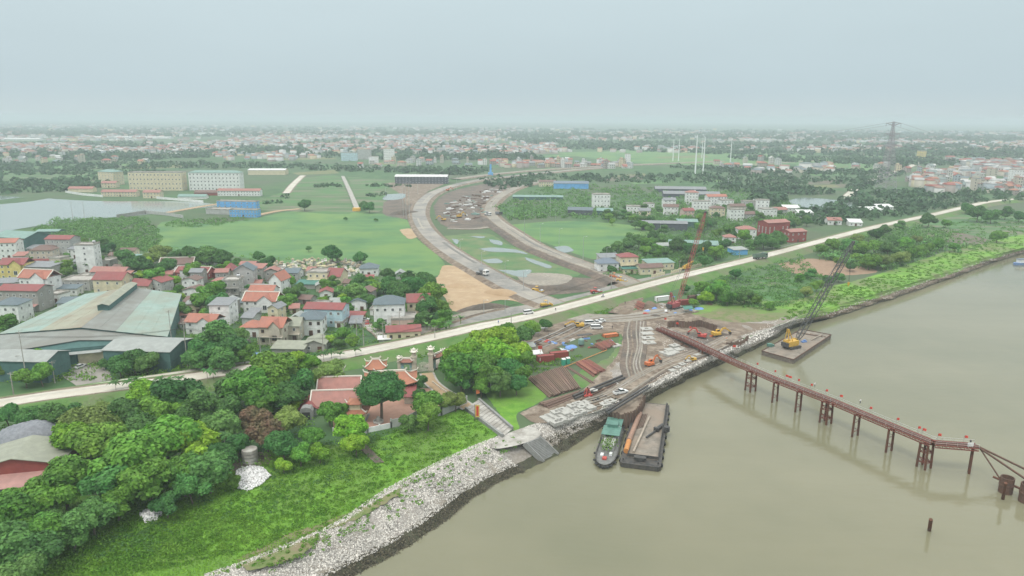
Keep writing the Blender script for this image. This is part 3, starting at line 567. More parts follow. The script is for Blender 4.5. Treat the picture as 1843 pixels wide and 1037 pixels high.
# --- stones of the bank
mat('pale_stone', (.52,.49,.45), None, rough=.9, isl=.5); mat('dark_stone', (.085,.075,.048), None, rough=.85, isl=.7)
def stones(name, n, i0, i1, t0, t1, s, m, rs, keep=None):
    OC = np.array([(1,0,0),(0,1,0),(-1,0,0),(0,-1,0),(.2,.1,.75),(0,0,-.6)]); OF = np.array([(0,1,4),(1,2,4),(2,3,4),(3,0,4),(1,0,5),(2,1,5),(3,2,5),(0,3,5)])
    VS = []; c = 0
    SHa = np.array(SH); TPa = np.array(TP); sg = np.linalg.norm(SHa[1:]-SHa[:-1], axis=1); lo, hi = int(i0), int(i1); wgt = sg[lo:hi]/sg[lo:hi].sum()
    ii = rs.choice(np.arange(lo, hi), n, p=wgt); fr = rs.rand(n, 1); a = SHa[ii]*(1-fr)+SHa[ii+1]*fr; b = TPa[ii]*(1-fr)+TPa[ii+1]*fr
    t = t0+(t1-t0)*rs.rand(n, 1); zz = np.interp(t[:,0], (-.35,0,.09,.20,.38,.56,.7,.85,1.0,1.5), (-1.6,0,.7,1.55,2.8,3.7,4.25,4.7,GZ,GZ)); P = a+(b-a)*t; P[:,2] = zz+.03
    if keep is not None: P = P[keep(P)]
    sz = s*(.45+.9*rs.rand(len(P))**2); R = rs.randn(len(P), 3, 3); Q = np.linalg.qr(R)[0]
    V = (OC[None]*(.7+.6*rs.rand(len(P), 6, 3))*np.array([1,.8,.75])) @ Q*sz[:,None,None]+P[:,None,:]
    F = (OF[None]+(np.arange(len(P))*6)[:,None,None]).reshape(-1,3); o = inst(name, npmesh(name, V.reshape(-1,3), F, M[m])); o['kind'] = 'stuff'; return o
def shi(u, v):                                   # index of the bank point nearest a picture point of the waterline
    p = at(u, v, 0); return min(range(n_), key=lambda i: (SH[i]-p).length)
STEPS_HOLE = [(883,800),(955,770),(1012,812),(985,850),(945,850)]
def offsteps(P):
    uv = np.array([topx(p) for p in P]); return ~inpoly(uv, STEPS_HOLE)
i_a, i_b, i_c, i_d = shi(560,1085), shi(975,835), shi(1330,640), shi(1843,456)
stones('riprap_stones', 36000, i_a, i_b, .16, 1.04, .27, 'pale_stone', vr, offsteps)
stones('riprap_stones', 8000, i_a, i_b, -.08, .22, .27, 'dark_stone', vr, offsteps)
stones('riprap_stones', 15000, i_b, i_c, .36, .98, .27, 'pale_stone', vr, offsteps)
stones('riprap_stones', 10000, i_b, i_c, -.05, .45, .28, 'dark_stone', vr, offsteps)
stones('riprap_stones', 4500, i_c, shi(1480,576), .3, 1.0, .35, 'pale_stone', vr)
stones('riprap_stones', 700, shi(1500,572), i_d, .2, .55, .4, 'pale_stone', vr)
stones('riprap_stones', 1800, i_c, i_d, -.05, .2, .3, 'dark_stone', vr)
# ------------------------------------------------------------------ buildings
for k, c in dict(white=(.80,.80,.78), cream=(.70,.62,.44), grey=(.45,.45,.43), yellow=(.72,.58,.22), paleblue=(.50,.66,.72), beige=(.56,.50,.41), concrete_wall=(.36,.35,.32), blue=(.15,.42,.76), teal=(.075,.16,.15), maroon=(.30,.07,.06), pinkish=(.62,.45,.38), darkmetal=(.10,.11,.13), terracotta=(.45,.18,.10)).items():
    mat('w_'+k, c, tuple(x*.84 for x in c), .6, .85, bump=.04, obj=True, lo=.45, hi=.8, c3=tuple(x*.80 for x in c), s3=.4)
for k, c in dict(red=(.27,.07,.065), orange=(.40,.15,.10), grey=(.23,.24,.25), slate=(.12,.16,.18), blue=(.16,.20,.25), teal=(.20,.32,.28), olive=(.30,.31,.24), brown=(.17,.10,.08), pale=(.33,.35,.33), green=(.06,.20,.16), dullred=(.36,.16,.13), pink=(.42,.23,.20), white=(.72,.72,.70)).items():
    mat('r_'+k, c, tuple(x*.72 for x in c), .5, .65, bump=.12, obj=True, lo=.4, hi=.75, c3=tuple(x*.75+.02 for x in c), s3=.3, wave=(2.2, 'X'))
mat('glass', (.035,.045,.05), rough=.2); mat('frame_white', (.7,.7,.68), rough=.6); mat('frame_brown', (.14,.07,.04), rough=.6); mat('dark_gap', (.03,.03,.03), rough=.9)
mat('steel', (.5,.51,.52), rough=.4, metal=.6); mat('tile_ridge', (.66,.62,.54), rough=.8); mat('doorwood', (.11,.05,.035), rough=.6)
def winmesh(w, h, m):
    b = MB(); t = .13
    for c, d in (((0,-.05,h/2-t/2),(w,.12,t)), ((0,-.05,-h/2+t/2),(w,.12,t)), ((-w/2+t/2,-.05,0),(t,.12,h-2*t)), ((w/2-t/2,-.05,0),(t,.12,h-2*t)), ((0,-.05,0),(t*.6,.1,h-2*t))): b.box(c, d)
    return b.mesh('window', M[m])
WM = {}
def window(par, p, rz, w=1.2, h=1.5, m='frame_white', name='window', gl='glass'):
    k = (round(w,1), round(h,1), m, gl)
    if k not in WM:
        b = MB(); b.box((0,-.025,0),(w-.1,.04,h-.1)); WM[k] = (winmesh(w, h, m), b.mesh('pane', M[gl]))
    f = inst(name, WM[k][0], par, p, rz); inst('pane', WM[k][1], f); return f
def gable_roof(w, d, z, rh, o, th=.18, axis='x', m=0):
    b = MB()
    if axis == 'x':
        for s in (-1, 1):
            b.prof([(s*(d/2+o), z-rh*o/(d/2)), (s*(d/2+o), z-rh*o/(d/2)+th), (0, z+rh+th), (0, z+rh)][::s], -w/2-o, w/2+o, m)
    else:
        for s in (-1, 1):
            b.profy([(s*(w/2+o), z-rh*o/(w/2)), (s*(w/2+o), z-rh*o/(w/2)+th), (0, z+rh+th), (0, z+rh)][::s], -d/2-o, d/2+o, m)
    return b
def hip_roof(w, d, z, rh, o, th=.15):
    b = MB(); W, D = w/2+o, d/2+o; r = max(0, (W-D)) if W > D else 0; r2 = max(0, D-W) if D > W else 0; r = max(r, .01) if W > D else .01
    top = [(-r,-r2,z+rh),(r,r2,z+rh)] if W > D else [(0,-r2,z+rh),(0,r2,z+rh)]
    e = [(-W,-D,z),(W,-D,z),(W,D,z),(-W,D,z)]; e2 = [(x,y,z-th) for x,y,_ in e]; vs = e+top+e2
    fs = [(0,1,5,4),(2,3,4,5),(1,2,5),(3,0,4)] if W > D else [(0,1,4),(1,2,5,4),(2,3,5),(3,0,4,5)]
    return b.add(vs, fs+[(9,8,7,6),(0,6,7,1),(1,7,8,2),(2,8,9,3),(3,9,6,0)])
def house(u, v, wpx, hpx, d, rot=0, roof='gable_x', wall='white', rc='red', label='', rh=None, o=.5, floors=None, z=GZ, nwin=None, balcony=False, cat='house', name='house', door=True, win=True, tank=False, frame='frame_white', group=None, ridge=False, awning=None, wh=1.4, ww=1.2, sides=True, porch=False, label_roof=None):
    sc = mpp(u, v, z); w = wpx*sc; h = hpx*sc/.95; rz = math.radians(rot); R = Matrix.Rotation(rz, 3, 'Z')
    p = at(u, v, z)+R @ Vector((0, d/2, 0)); floors = floors or max(1, round(h/3.3))
    t = empty(name, (p.x, p.y, z), rz, label=label, cat=cat, group=group)
    b = MB(); b.b0(-w/2, w/2, -d/2, d/2, -.1, h)
    rh = rh if rh is not None else (min(w, d)*.32)
    if roof == 'gable_x': b.profy([], 0, 0) if False else b.prof([(-d/2,h),(d/2,h),(0,h+rh-.02)], -w/2+.01, w/2-.01)
    if roof == 'gable_y': b.profy([(-w/2,h),(w/2,h),(0,h+rh-.02)], -d/2+.01, d/2-.01)
    if floors > 1:
        for k in range(1, floors): b.b0(-w/2-.1, w/2+.1, -d/2-.1, d/2+.1, h*k/floors-.1, h*k/floors+.08)
    b.build('wall', M['w_'+wall], t)
    if roof == 'gable_x': rb = gable_roof(w, d, h, rh, o)
    elif roof == 'gable_y': rb = gable_roof(w, d, h, rh, o, axis='y')
    elif roof == 'hip': rb = hip_roof(w, d, h+.15, rh, o)
    elif roof == 'shed':
        rb = MB(); rb.prof([(-d/2-o,h-.05),(d/2+o,h+rh),(d/2+o,h+rh+.15),(-d/2-o,h+.1)], -w/2-o, w/2+o)
    elif roof == 'cross':
        rb = gable_roof(w, d, h, rh, o); g = gable_roof(w*.45, d*.75, h, rh*.9, o*.8, axis='y'); k = len(rb.v); dx = w*.18
        rb.add([(x+dx, y-d*.22, zz) for x,y,zz in g.v], g.f)
    else:
        rb = MB(); t_ = .2
        rb.b0(-w/2-.15, w/2+.15, -d/2-.15, d/2+.15, h, h+.2)
        for a in ((-w/2-.15,w/2+.15,-d/2-.15,-d/2+t_-.15),(-w/2-.15,w/2+.15,d/2+.15-t_,d/2+.15),(-w/2-.15,-w/2-.15+t_,-d/2+t_-.15,d/2+.15-t_),(w/2+.15-t_,w/2+.15,-d/2+t_-.15,d/2+.15-t_)): rb.b0(*a, h+.2, h+.9)
    ro = rb.build('roof', M['r_'+rc] if roof != 'flat' else M['concrete'], t)
    if roof == 'cross':
        b = MB(); dx = w*.18; b.profy([(dx-w*.225,h),(dx+w*.225,h),(dx,h+rh*.9-.02)], -d*.22-d*.375+.01, -d/2+.02)
        b.build('pediment', M['w_'+wall], t)
        b = MB(); b.b0(dx-w*.225, dx+w*.225, -d*.595+.02, -d/2, -.1, h); b.build('bay', M['w_'+wall], t); window(t, (dx, -d*.595+.02, h*.45), 0, min(2.0, w*.2), min(2.4, h*.5), frame)
    if ridge:
        b = MB()
        if roof in ('gable_x','cross'):
            b.b0(-w/2-o-.1, w/2+o+.1, -.2, .2, h+rh+.1, h+rh+.5)
            for s in (-1,1):
                for q in (-1,1): b.beam((q*(w/2+o), s*(d/2+o), h-rh*o/(d/2)+.35), (q*(w/2+o), 0, h+rh+.35), .35, .35)
        else:
            b.b0(-.2, .2, -d/2-o-.1, d/2+o+.1, h+rh+.1, h+rh+.5)
            for s in (-1,1):
                b.beam((s*(w/2+o), -(d/2+o), h-rh*o/(w/2)+.35), (0, -(d/2+o), h+rh+.35), .35, .35)
        b.build('ridge_cap', M['tile_ridge'], ro)
    if win:
        fh = h/floors; hh = min(wh, fh*.55); n = nwin or max(1, int(w/3.2)); nd = max(1, int(d/4))
        for f in range(floors):
            zc = fh*f+fh*.52
            for k in range(n):
                x = -w/2+w*(k+.5)/n
                if roof == 'cross' and abs(x-w*.18) < w*.28: continue
                if f == 0 and door and k == n//2:
                    window(t, (x, -d/2, 1.15), 0, min(1.6, w/n*.7), 2.2, 'frame_brown', 'door', 'doorwood'); continue
                if awning and f == 0: continue
                window(t, (x, -d/2, zc), 0, ww, hh, frame)
            if sides:
                for s in (-1, 1):
                    if (s < 0) == (u > CU or rot > 25):
                        for k in range(nd): window(t, (s*w/2, -d/2+d*(k+.5)/nd, zc), s*math.pi/2, 1.0, hh, frame)
    if balcony:
        for f in range(1, floors):
            b = MB(); z0 = h*f/floors; b.b0(-w/2-.1, w/2+.1, -d/2-1.6, -d/2-.1, z0-.18, z0); b.b0(-w/2-.1, w/2+.1, -d/2-1.6, -d/2-1.5, z0+.85, z0+.95)
            for k in range(int(w/.6)+1): x = -w/2+k*w/int(w/.6+.5) if w > .6 else 0; b.b0(x-.05, x+.05, -d/2-1.58, -d/2-1.5, z0, z0+.85)
            for s in (-1, 0, 1): b.b0(s*(w/2-.1)-.15, s*(w/2-.1)+.15, -d/2-1.6, -d/2-1.3, -.1 if f == 1 else z0-3, z0-.18)
            b.build('balcony', M['w_'+wall], t)
    if porch:
        b = MB(); b.prof([(-d/2-3, 2.9),(-d/2, 3.5),(-d/2, 3.62),(-d/2-3, 3.02)], -w/2, w/2); po = b.build('porch_roof', M['r_'+(awning or rc)], t)
        b = MB()
        for s in (-1, 0, 1): b.tube((s*(w/2-.2), -d/2-2.8, -.1), (s*(w/2-.2), -d/2-2.8, 2.95), .08)
        b.build('porch_post', M['steel'], t)
    if tank:
        b = MB(); zz = h+(rh*.2 if roof != 'flat' else .2); xk = w*.28
        b.tube((xk-.8, d*.3, zz+1.2), (xk+.8, d*.3, zz+1.2), .6, n=10)
        for s in (-1,1): b.box((xk+s*.5, d*.3, zz+.3), (.1,.9,1.2))
        b.build('water_tank', M['steel'], t)
    return t
H = house
H(361,602,54,22,9,-6,'cross','white','orange','white single-storey house with orange gabled roof at left end of the row by the dyke',rh=2.4)
H(397,586,36,36,10,0,'shed','white','grey','tall plain white block with grey lean-to roof behind the trees',rh=.9,floors=3,nwin=1,door=False)
H(450,607,33,17,8,-4,'hip','white','orange','small white house with orange hipped roof left of the arched villa',rh=2.2)
H(489,622,44,33,10,-4,'cross','beige','orange','beige two-storey villa with orange roof and arched balcony facing the dyke',rh=2.8,balcony=True,frame='frame_brown')
H(521,614,38,27,10,2,'gable_x','beige','olive','beige house with olive roof and open veranda right of the arched villa',rh=2.3,balcony=True)
H(560,604,42,28,10,4,'hip','white','slate','white two-storey house with slate hipped roof beside the low olive shed',rh=2.8,frame='frame_brown')
H(518,640,58,12,7,-3,'shed','concrete_wall','olive','low grey awning shed in front of the arched villa',rh=1,win=False,cat='shed',name='roadside_shed')
H(566,634,38,14,9,2,'gable_y','concrete_wall','olive','low olive-roofed shed below the slate-roofed white house',rh=1.6,cat='shed',name='roadside_shed',nwin=2)
H(583,588,70,31,10,-5,'gable_x','paleblue','red','long pale blue two-storey house with a red metal roof',rh=1.7,floors=2)
H(634,580,34,8,7,-5,'shed','terracotta','red','low red-roofed lean-to at the right side of the pale blue house',rh=1.0,win=False,cat='shed',name='lean_to')
H(468,562,60,20,10,-3,'cross','white','orange','white villa with triangular pediment and stepped orange roofs among trees',rh=3,ridge=True,nwin=4)
H(471,549,44,24,8,-3,'gable_x','white','orange','rear wing with orange roof behind the pediment villa',rh=2.2,win=False)
H(496,527,24,22,10,-12,'gable_y','white','orange','narrow white house with steep orange gable among trees',rh=3.5,floors=2,nwin=1)
H(417,541,28,34,9,4,'flat','concrete_wall','grey','bare concrete tower house with balconies and flat roof',floors=3,balcony=True,tank=True)
H(440,520,34,32,9,6,'gable_y','grey','slate','grey three-storey house with a steep slate gable',rh=3,floors=3,nwin=2)
H(412,508,17,20,8,0,'hip','beige','red','narrow house under a pointed red hip roof beside the slate gable',rh=3.4,nwin=1)
H(461,528,50,8,7,-4,'shed','concrete_wall','pale','low pale metal roof in front of the slate gable house',rh=.8,win=False,cat='shed',name='shed')
H(345,503,60,12,9,-6,'gable_x','maroon','red','long low communal hall with red tile roof',rh=2.4,ridge=True)
H(318,488,56,12,10,8,'gable_x','white','brown','long old house with a dark brown tile roof and white gable end',rh=3.0,nwin=4,ridge=True)
H(347,537,36,14,7,-5,'gable_y','white','brown','small white house with low brown gable below the communal hall',rh=1.4)
H(385,500,30,9,7,-5,'gable_x','maroon','red','short red-roofed annexe beside the communal hall',rh=1.6)
H(572,514,36,22,9,-4,'flat','cream','red','cream house with columns and flat roof by the cemetery',balcony=True,floors=2)
H(600,514,26,16,12,-8,'gable_x','cream','red','big steep red roof joined to the cream columned house',rh=3.4,win=False)
H(550,520,36,8,7,-4,'shed','concrete_wall','green','low green-edged shed left of the cream columned house',rh=.8,cat='shed',name='shed',win=False)
H(520,538,22,6,6,-4,'gable_x','concrete_wall','pale','tiny pale shed behind the narrow orange gable house',rh=.8,win=False,cat='shed',name='shed')
H(664,497,32,13,9,5,'hip','white','slate','white house under slate hips at the edge of the meadow',rh=2.6)
H(657,508,28,6,6,5,'shed','terracotta','red','small red awning in front of the meadow-side slate house',rh=.9,win=False,cat='shed',name='shed')
H(720,503,26,6,7,5,'gable_y','grey','pale','grey thatched-looking hut among the palms by the meadow',rh=2.6,win=False,cat='hut',name='hut')
H(701,587,54,38,10,6,'hip','white','slate','white two-storey villa with dark slate hips and corner veranda',rh=3,floors=2,nwin=4,sides=True)
H(754,573,40,29,9,8,'cross','cream','red','cream villa with red gables and arched openings beside banana plants',rh=2.8,floors=2,frame='frame_brown')
H(727,592,44,16,10,8,'flat','pinkish','red','flat-roofed red annexe between the cream villa and roadside house',win=False)
H(727,614,60,17,8,10,'gable_x','cream','red','cream roadside house with a wide dull red roof beside the dyke road',rh=1.6,frame='frame_brown',floors=1)
H(692,617,20,6,4,10,'shed','grey','white','little white-roofed kiosk at the verge left of the roadside house',rh=.4,win=False,cat='kiosk',name='kiosk')
H(157,492,33,48,8,4,'flat','white','grey','slim white five-storey tower block standing alone in the village',floors=5,nwin=1,tank=True)
H(107,462,46,30,11,-3,'gable_x','grey','red','grey house topped by an open veranda under a red roof',rh=1.8,floors=3,balcony=False)
H(76,476,38,24,9,5,'hip','beige','brown','house with a dark brown hip roof and red tiled porch',rh=2.6,porch=True,awning='red')
H(12,466,36,28,10,8,'gable_x','white','orange','white block with orange roof before the teal warehouse',rh=2)
H(24,503,44,26,10,2,'cross','yellow','red','yellow-gabled house with red roof at the left edge',rh=2.8)
H(58,503,74,22,12,-4,'shed','concrete_wall','grey','long unpainted concrete house under a flat grey metal sheet',rh=.7,nwin=3)
H(64,535,58,34,9,-10,'cross','white','orange','white villa with white-edged stepped orange gables',rh=3.2,ridge=True,floors=2)
H(36,560,74,36,11,-3,'gable_x','concrete_wall','red','long concrete house with a broad red metal roof',rh=1.8,floors=2,porch=True,awning='pink')
H(14,582,44,32,10,0,'hip','white','slate','white house with slate hips nearest the big green warehouse',rh=2.4,floors=2)
H(136,523,54,16,12,-2,'flat','grey','grey','low grey flat-roofed building behind the green warehouse')
H(122,532,34,12,6,2,'shed','white','slate','small white building with slate roof touching the warehouse',rh=.8)
H(196,530,54,26,10,-3,'gable_x','cream','red','cream house with curved pediment and bright red roof behind warehouse',rh=3,nwin=3)
H(196,512,62,22,8,-3,'gable_x','grey','dullred','long dull red roof just behind the cream pediment house',rh=2,win=False)
H(252,528,36,14,8,-10,'gable_x','beige','red','house with low crimson gables right of the cream pediment house',rh=2.6)
H(277,526,36,18,9,-14,'gable_y','grey','red','crimson-roofed house with open upper floor behind warehouse corner',rh=2)
H(237,474,28,10,7,-5,'shed','white','teal','small white shed with teal roof in the trees',rh=.8,cat='shed',name='shed',win=False)
H(230,462,26,10,7,5,'gable_x','cream','brown','cream cottage half hidden under palms',rh=1.4)
H(85,422,38,5,10,5,'gable_x','teal','teal','low pale teal shed by the lake shore',rh=1,win=False,cat='shed',name='shed')
H(120,455,20,10,6,0,'flat','grey','grey','small grey block between veranda house and tower block',win=False)
H(130,508,20,6,6,0,'flat','white','grey','tiny white garden store under the tower block',win=False,cat='shed',name='shed')
# right of the roads
H(1098,478,36,14,9,10,'shed','grey','grey','grey house with lean-to roof beside the right hand road',rh=1)
H(1095,491,38,16,9,8,'hip','white','blue','white house with dark blue hip roof at the road junction',rh=2.6)
H(1132,490,33,26,9,10,'hip','cream','red','cream two-storey house with red hip roof and balcony at the junction',rh=2.0,balcony=True,floors=2)
H(1137,493,34,9,7,12,'shed','cream','green','low cream house with green sheet roof beside the asphalt',rh=.8)
H(1173,494,44,12,8,14,'gable_x','cream','brown','cream gatehouse with brown roof beside the asphalt',rh=1.6)
H(1190,486,50,12,10,14,'shed','cream','teal','long cream building with teal sheet roof behind the gatehouse',rh=.8)
H(1192,452,32,9,9,10,'gable_x','grey','pale','grey shed with pale roof behind the dark tree',rh=1.4,win=False,cat='shed',name='shed')
H(1248,451,86,10,14,-8,'gable_x','teal','teal','long low factory shed with teal metal roof behind round trees',rh=2,win=False,cat='shed',name='factory_shed')
H(1344,431,32,17,10,-4,'hip','white','dullred','square white two-storey house with a dusty red hip roof',rh=2.2,nwin=4)
H(1314,440,20,12,8,-4,'hip','white','dullred','small white cottage left of the square white house',rh=2)
H(1333,459,28,9,8,16,'shed','blue','pale','blue shed with pale roof standing by the dyke road',rh=.7,cat='shed',name='shed',win=False)
H(1400,428,48,26,12,20,'gable_x','maroon','dullred','tall maroon brick works with stepped red roofs',rh=1.6,cat='factory',name='brick_works',nwin=5,floors=1,wh=5,ww=.8)
H(1436,436,36,18,12,20,'gable_x','maroon','dullred','lower maroon shed with cream doors right of the brick works',rh=1.4,cat='factory',name='brick_works',nwin=3)
H(1196,415,80,12,14,-6,'gable_x','darkmetal','grey','dark metal warehouse with grey roof at the meadow edge',rh=1.4,cat='warehouse',name='warehouse',win=False)
H(1237,410,36,10,14,-6,'gable_x','teal','teal','teal annexe adjoining the dark metal warehouse',rh=1.6,cat='warehouse',name='warehouse',win=False)
H(1083,374,30,22,12,4,'flat','white','red','white three-storey house with an orange band over the far trees',floors=3)
H(1044,388,44,9,16,-8,'gable_x','darkmetal','slate','dark blue metal shed left of the white three-storey house',rh=2,win=False,cat='shed',name='factory_shed')
H(1088,387,28,7,14,-8,'gable_x','teal','teal','small teal shed below the white three-storey house',rh=1.8,win=False,cat='shed',name='factory_shed')
H(968,360,90,5,14,-3,'gable_x','teal','teal','row of low teal sheds beyond the right hand road',rh=1.4,win=False,cat='shed',name='factory_shed')
H(1028,340,62,9,18,-2,'gable_x','blue','blue','long blue metal shed far beyond the roads',rh=2.5,win=False,cat='shed',name='factory_shed')
H(985,336,30,8,14,-2,'gable_x','cream','brown','pale house beside the long blue metal shed',rh=2)
for k, (u, v, wd) in enumerate([(1225,347,90),(1245,356,100)]): H(u,v,wd,6,20,-6,'gable_x','darkmetal','grey',['long grey farm shed roof furthest from the road','long grey farm shed roof nearer the town'][k],rh=2.5,win=False,cat='shed',name='farm_shed')
RK = [(1140,385,24,12,'flat','white'),(1160,390,20,10,'gable_x','cream'),(1205,375,22,14,'gable_x','white'),(1207,387,26,14,'gable_x','white'),(1245,368,22,20,'hip','white'),(1262,382,30,18,'flat','white'),(1290,375,36,20,'gable_x','white'),
      (1291,392,26,16,'hip','cream'),(1308,378,24,16,'flat','white'),(1328,384,28,12,'gable_x','beige'),(1326,397,26,18,'flat','white'),(1350,378,28,14,'flat','grey'),(1372,380,22,18,'flat','white'),(1350,396,28,10,'gable_x','grey'),
      (1385,392,28,14,'flat','white'),(1405,388,24,10,'gable_x','grey'),(1425,385,28,10,'shed','white'),(1450,392,26,8,'shed','white'),(1502,405,24,8,'gable_x','white'),(1540,407,22,6,'shed','white'),(1572,384,36,6,'shed','white'),(1594,378,28,5,'shed','white'),(1240,392,20,12,'gable_x','pinkish'),(1170,378,16,10,'flat','white')]
rr = random.Random(4); cols = ['orange','red','dullred','grey','pale','slate','brown']
for k, (u, v, w_, h_, rf, wl) in enumerate(RK):
    rc = rr.choice(cols) if rf != 'shed' else 'white'
    H(u, v, w_, h_, 9, rr.uniform(-12,12), rf, wl, rc, f'HAMLET {wl} {"flat-roofed" if rf=="flat" else rc+" roofed"} house', rh=2.0, tank=rr.random()<.3, group='houses of the hamlet beyond the meadow')
# --- big green warehouse at the left
def wcorner(u, v, z): return at(u, v, z)
def warehouse():
    z1 = GZ+7.5; BL, BR, FR, FL = at(152,530,z1), at(327,530,z1), at(302,606,z1), at(-2,601,z1)
    d1 = (BR-BL); ang = math.atan2(d1.y, d1.x); mid = (BL+BR+FR+FL)/4; t = empty('warehouse', (mid.x, mid.y, GZ), 0, label='big green metal warehouse with a ridge vent and faded roof panels', cat='warehouse')
    off = Vector((mid.x, mid.y, GZ)); q = lambda p, dz=0: tuple(Vector((p.x, p.y, p.z+dz))-off)
    mF, mB = (FL+FR)/2+Vector((0,0,3.2)), (BL+BR)/2+Vector((0,0,3.2))
    b = MB(); g = lambda p: (p.x-off.x, p.y-off.y, -.1)
    b.add([g(FL),g(FR),g(BR),g(BL),q(FL),q(FR),q(BR),q(BL),q(mF),q(mB)], [(0,1,5,8,4),(1,2,6,5),(2,3,7,9,6),(3,0,4,7)]); b.build('wall', M['w_teal'], t)
    # roof laid as long sheets of different age
    strips = [('r_teal',0,.48),('r_olive',.48,.9),('r_olive',.9,1.0),('r_olive',1.0,1.1),('r_pale2',1.1,1.42),('r_teal',1.42,2)]
    mat('r_pale2', (.25,.27,.25), (.20,.21,.19), .3, .7, obj=True, c3=(.19,.19,.17), s3=.07, bump=.1, wave=(1.2,'Y'))
    mat('r_mint', (.27,.36,.32), (.22,.31,.27), .3, .6, obj=True, c3=(.24,.27,.22), s3=.07, bump=.1, wave=(1.2,'X')); mat('r_tan', (.32,.31,.23), (.26,.27,.21), .1, .7, obj=True, c3=(.25,.21,.15), s3=.06, bump=.1, wave=(1.2,'X'))
    cols_ = ['r_mint']*5+['r_tan']*5+['r_pale2']*4+['r_mint']*6; nP = 10; upv = Vector((0,0,.12))
    for k in range(2*nP):
        s, e = k/nP, (k+1)/nP
        def edge(x, F, Mid, R): return F.lerp(Mid, x) if x <= 1 else Mid.lerp(R, x-1)
        a, b1 = edge(s, FL, mF, FR)+upv, edge(e, FL, mF, FR)+upv; c, d = edge(e, BL, mB, BR)+upv, edge(s, BL, mB, BR)+upv
        f1 = (a-d).normalized()*.6; mb_ = MB(); lift = Vector((0,0,.05*(k%2)))
        top = [a+f1, b1+f1, c-f1, d-f1]; vs = [q(p+lift) for p in top]+[q(p+lift-Vector((0,0,.12))) for p in top]
        mb_.add(vs, [(0,1,2,3),(7,6,5,4),(0,4,5,1),(1,5,6,2),(2,6,7,3),(3,7,4,0)]); mb_.build('roof_panel', M[cols_[k]], t)
    a, b1 = mF.lerp(mB, .38), mF.lerp(mB, 1.0); dr = (b1-a).normalized(); sd = Vector((dr.y,-dr.x,0))*2.2; mb_ = MB(); hh = Vector((0,0,2.2)); low = Vector((0,0,-1))
    vs = [q(p) for p in (a-sd+low, a+sd+low, b1+sd+low, b1-sd+low, a-sd+hh, a+sd+hh, b1+sd+hh, b1-sd+hh, a+hh*1.4, b1+hh*1.4)]
    mb_.add(vs, [(0,1,5,8,4),(1,2,6,5),(2,3,7,9,6),(3,0,4,7)]); rv = mb_.build('ridge_vent', M['w_teal'], t)
    mb_ = MB(); mb_.add([q(p) for p in (a-sd*1.2+hh-dr, a+hh*1.4-dr, a+sd*1.2+hh-dr, b1-sd*1.2+hh, b1+hh*1.4, b1+sd*1.2+hh)], [(0,1,4,3),(1,2,5,4)]); mb_.build('vent_roof', M['r_olive'], rv)
    for v in list(mb_.v)[:0]: pass
    # front hall
    zf = GZ+6.6; A, B, C, D, E = at(-30,640,zf), at(45,622,zf), at(140,606,zf+1.6), at(300,610,zf), at(302,606,z1)
    mb_ = MB(); fs = [FL+Vector((-4,0,0)), (FL+FR)/2+Vector((0,0,.9)), FR]
    P = [at(-60,645,zf), at(142,612,zf+2.2), at(298,612,zf)]
    vs = [q(p) for p in (P[0],P[1],P[2])]+[q(fs[0],-.6),q(fs[1],1.6),q(fs[2],-.3)]
    mb_.add(vs, [(0,1,4,3),(1,2,5,4)]); o = mb_.build('front_roof', M['r_pale2'], t)
    sm = o.modifiers.new('thick', 'SOLIDIFY'); sm.thickness = .2
    mb_ = MB(); gq = lambda p: (p.x-off.x, p.y-off.y+.6, -.1); qq = lambda p: (p.x-off.x, p.y-off.y+.6, p.z-off.z-.1)
    mb_.add([gq(P[0]),gq(P[2]),qq(P[2]),qq(P[1]),qq(P[0])], [(0,1,2,3,4)]); sm = mb_.build('front_wall', M['w_teal'], t).modifiers.new('thick','SOLIDIFY'); sm.thickness = .3
    mb_ = MB(); p0, p1 = at(60,645,GZ), at(180,648,GZ); pc = (P[0]+P[2])/2
    y0 = min(gq(P[1])[1], 99)-.1
    p0 = P[0].lerp(P[2], .53)-off; p1 = P[0].lerp(P[2], .66)-off; dv = (P[2]-P[0]); dv.z = 0; dv.normalize(); nrm = Vector((dv.y,-dv.x,0))
    mb_.beam((p0.x, p0.y+.3, 2.3), (p1.x, p1.y+.3, 2.3), .2, 4.6); mb_.build('door', M['w_cream'], t)
    p0 = P[0].lerp(P[2], .34)-off; p1 = P[0].lerp(P[2], .52)-off
    mb_ = MB(); mb_.beam((p0.x, p0.y+.2, 2.3), (p1.x, p1.y+.2, 2.3), .2, 4.6); mb_.build('shutter', M['r_green'], t)
    p0 = P[0].lerp(P[2], .33)-off; p1 = P[0].lerp(P[2], .67)-off
    mb_ = MB(); mb_.add([(p0.x,p0.y+.4,5.1),(p1.x,p1.y+.4,5.1),(p1.x,p1.y-2,4.7),(p0.x,p0.y-2,4.7)], [(0,1,2,3)]); sm = mb_.build('canopy', M['r_pale'], t).modifiers.new('thick','SOLIDIFY'); sm.thickness = .12
warehouse()
H(249,668,124,36,16,-4,'gable_x','teal','pale','low teal annexe with pale roof at the right front of warehouse',rh=1.5,win=False,cat='warehouse',name='warehouse_annexe')
H(38,688,104,38,12,-3,'gable_x','teal','pale','dark green annexe behind trees at the left front of warehouse',rh=1.8,win=False,cat='warehouse',name='warehouse_annexe')
H(20,455,70,26,20,-14,'gable_x','teal','teal','teal metal warehouse at the lake side left edge',rh=3,win=False,cat='warehouse',name='warehouse')
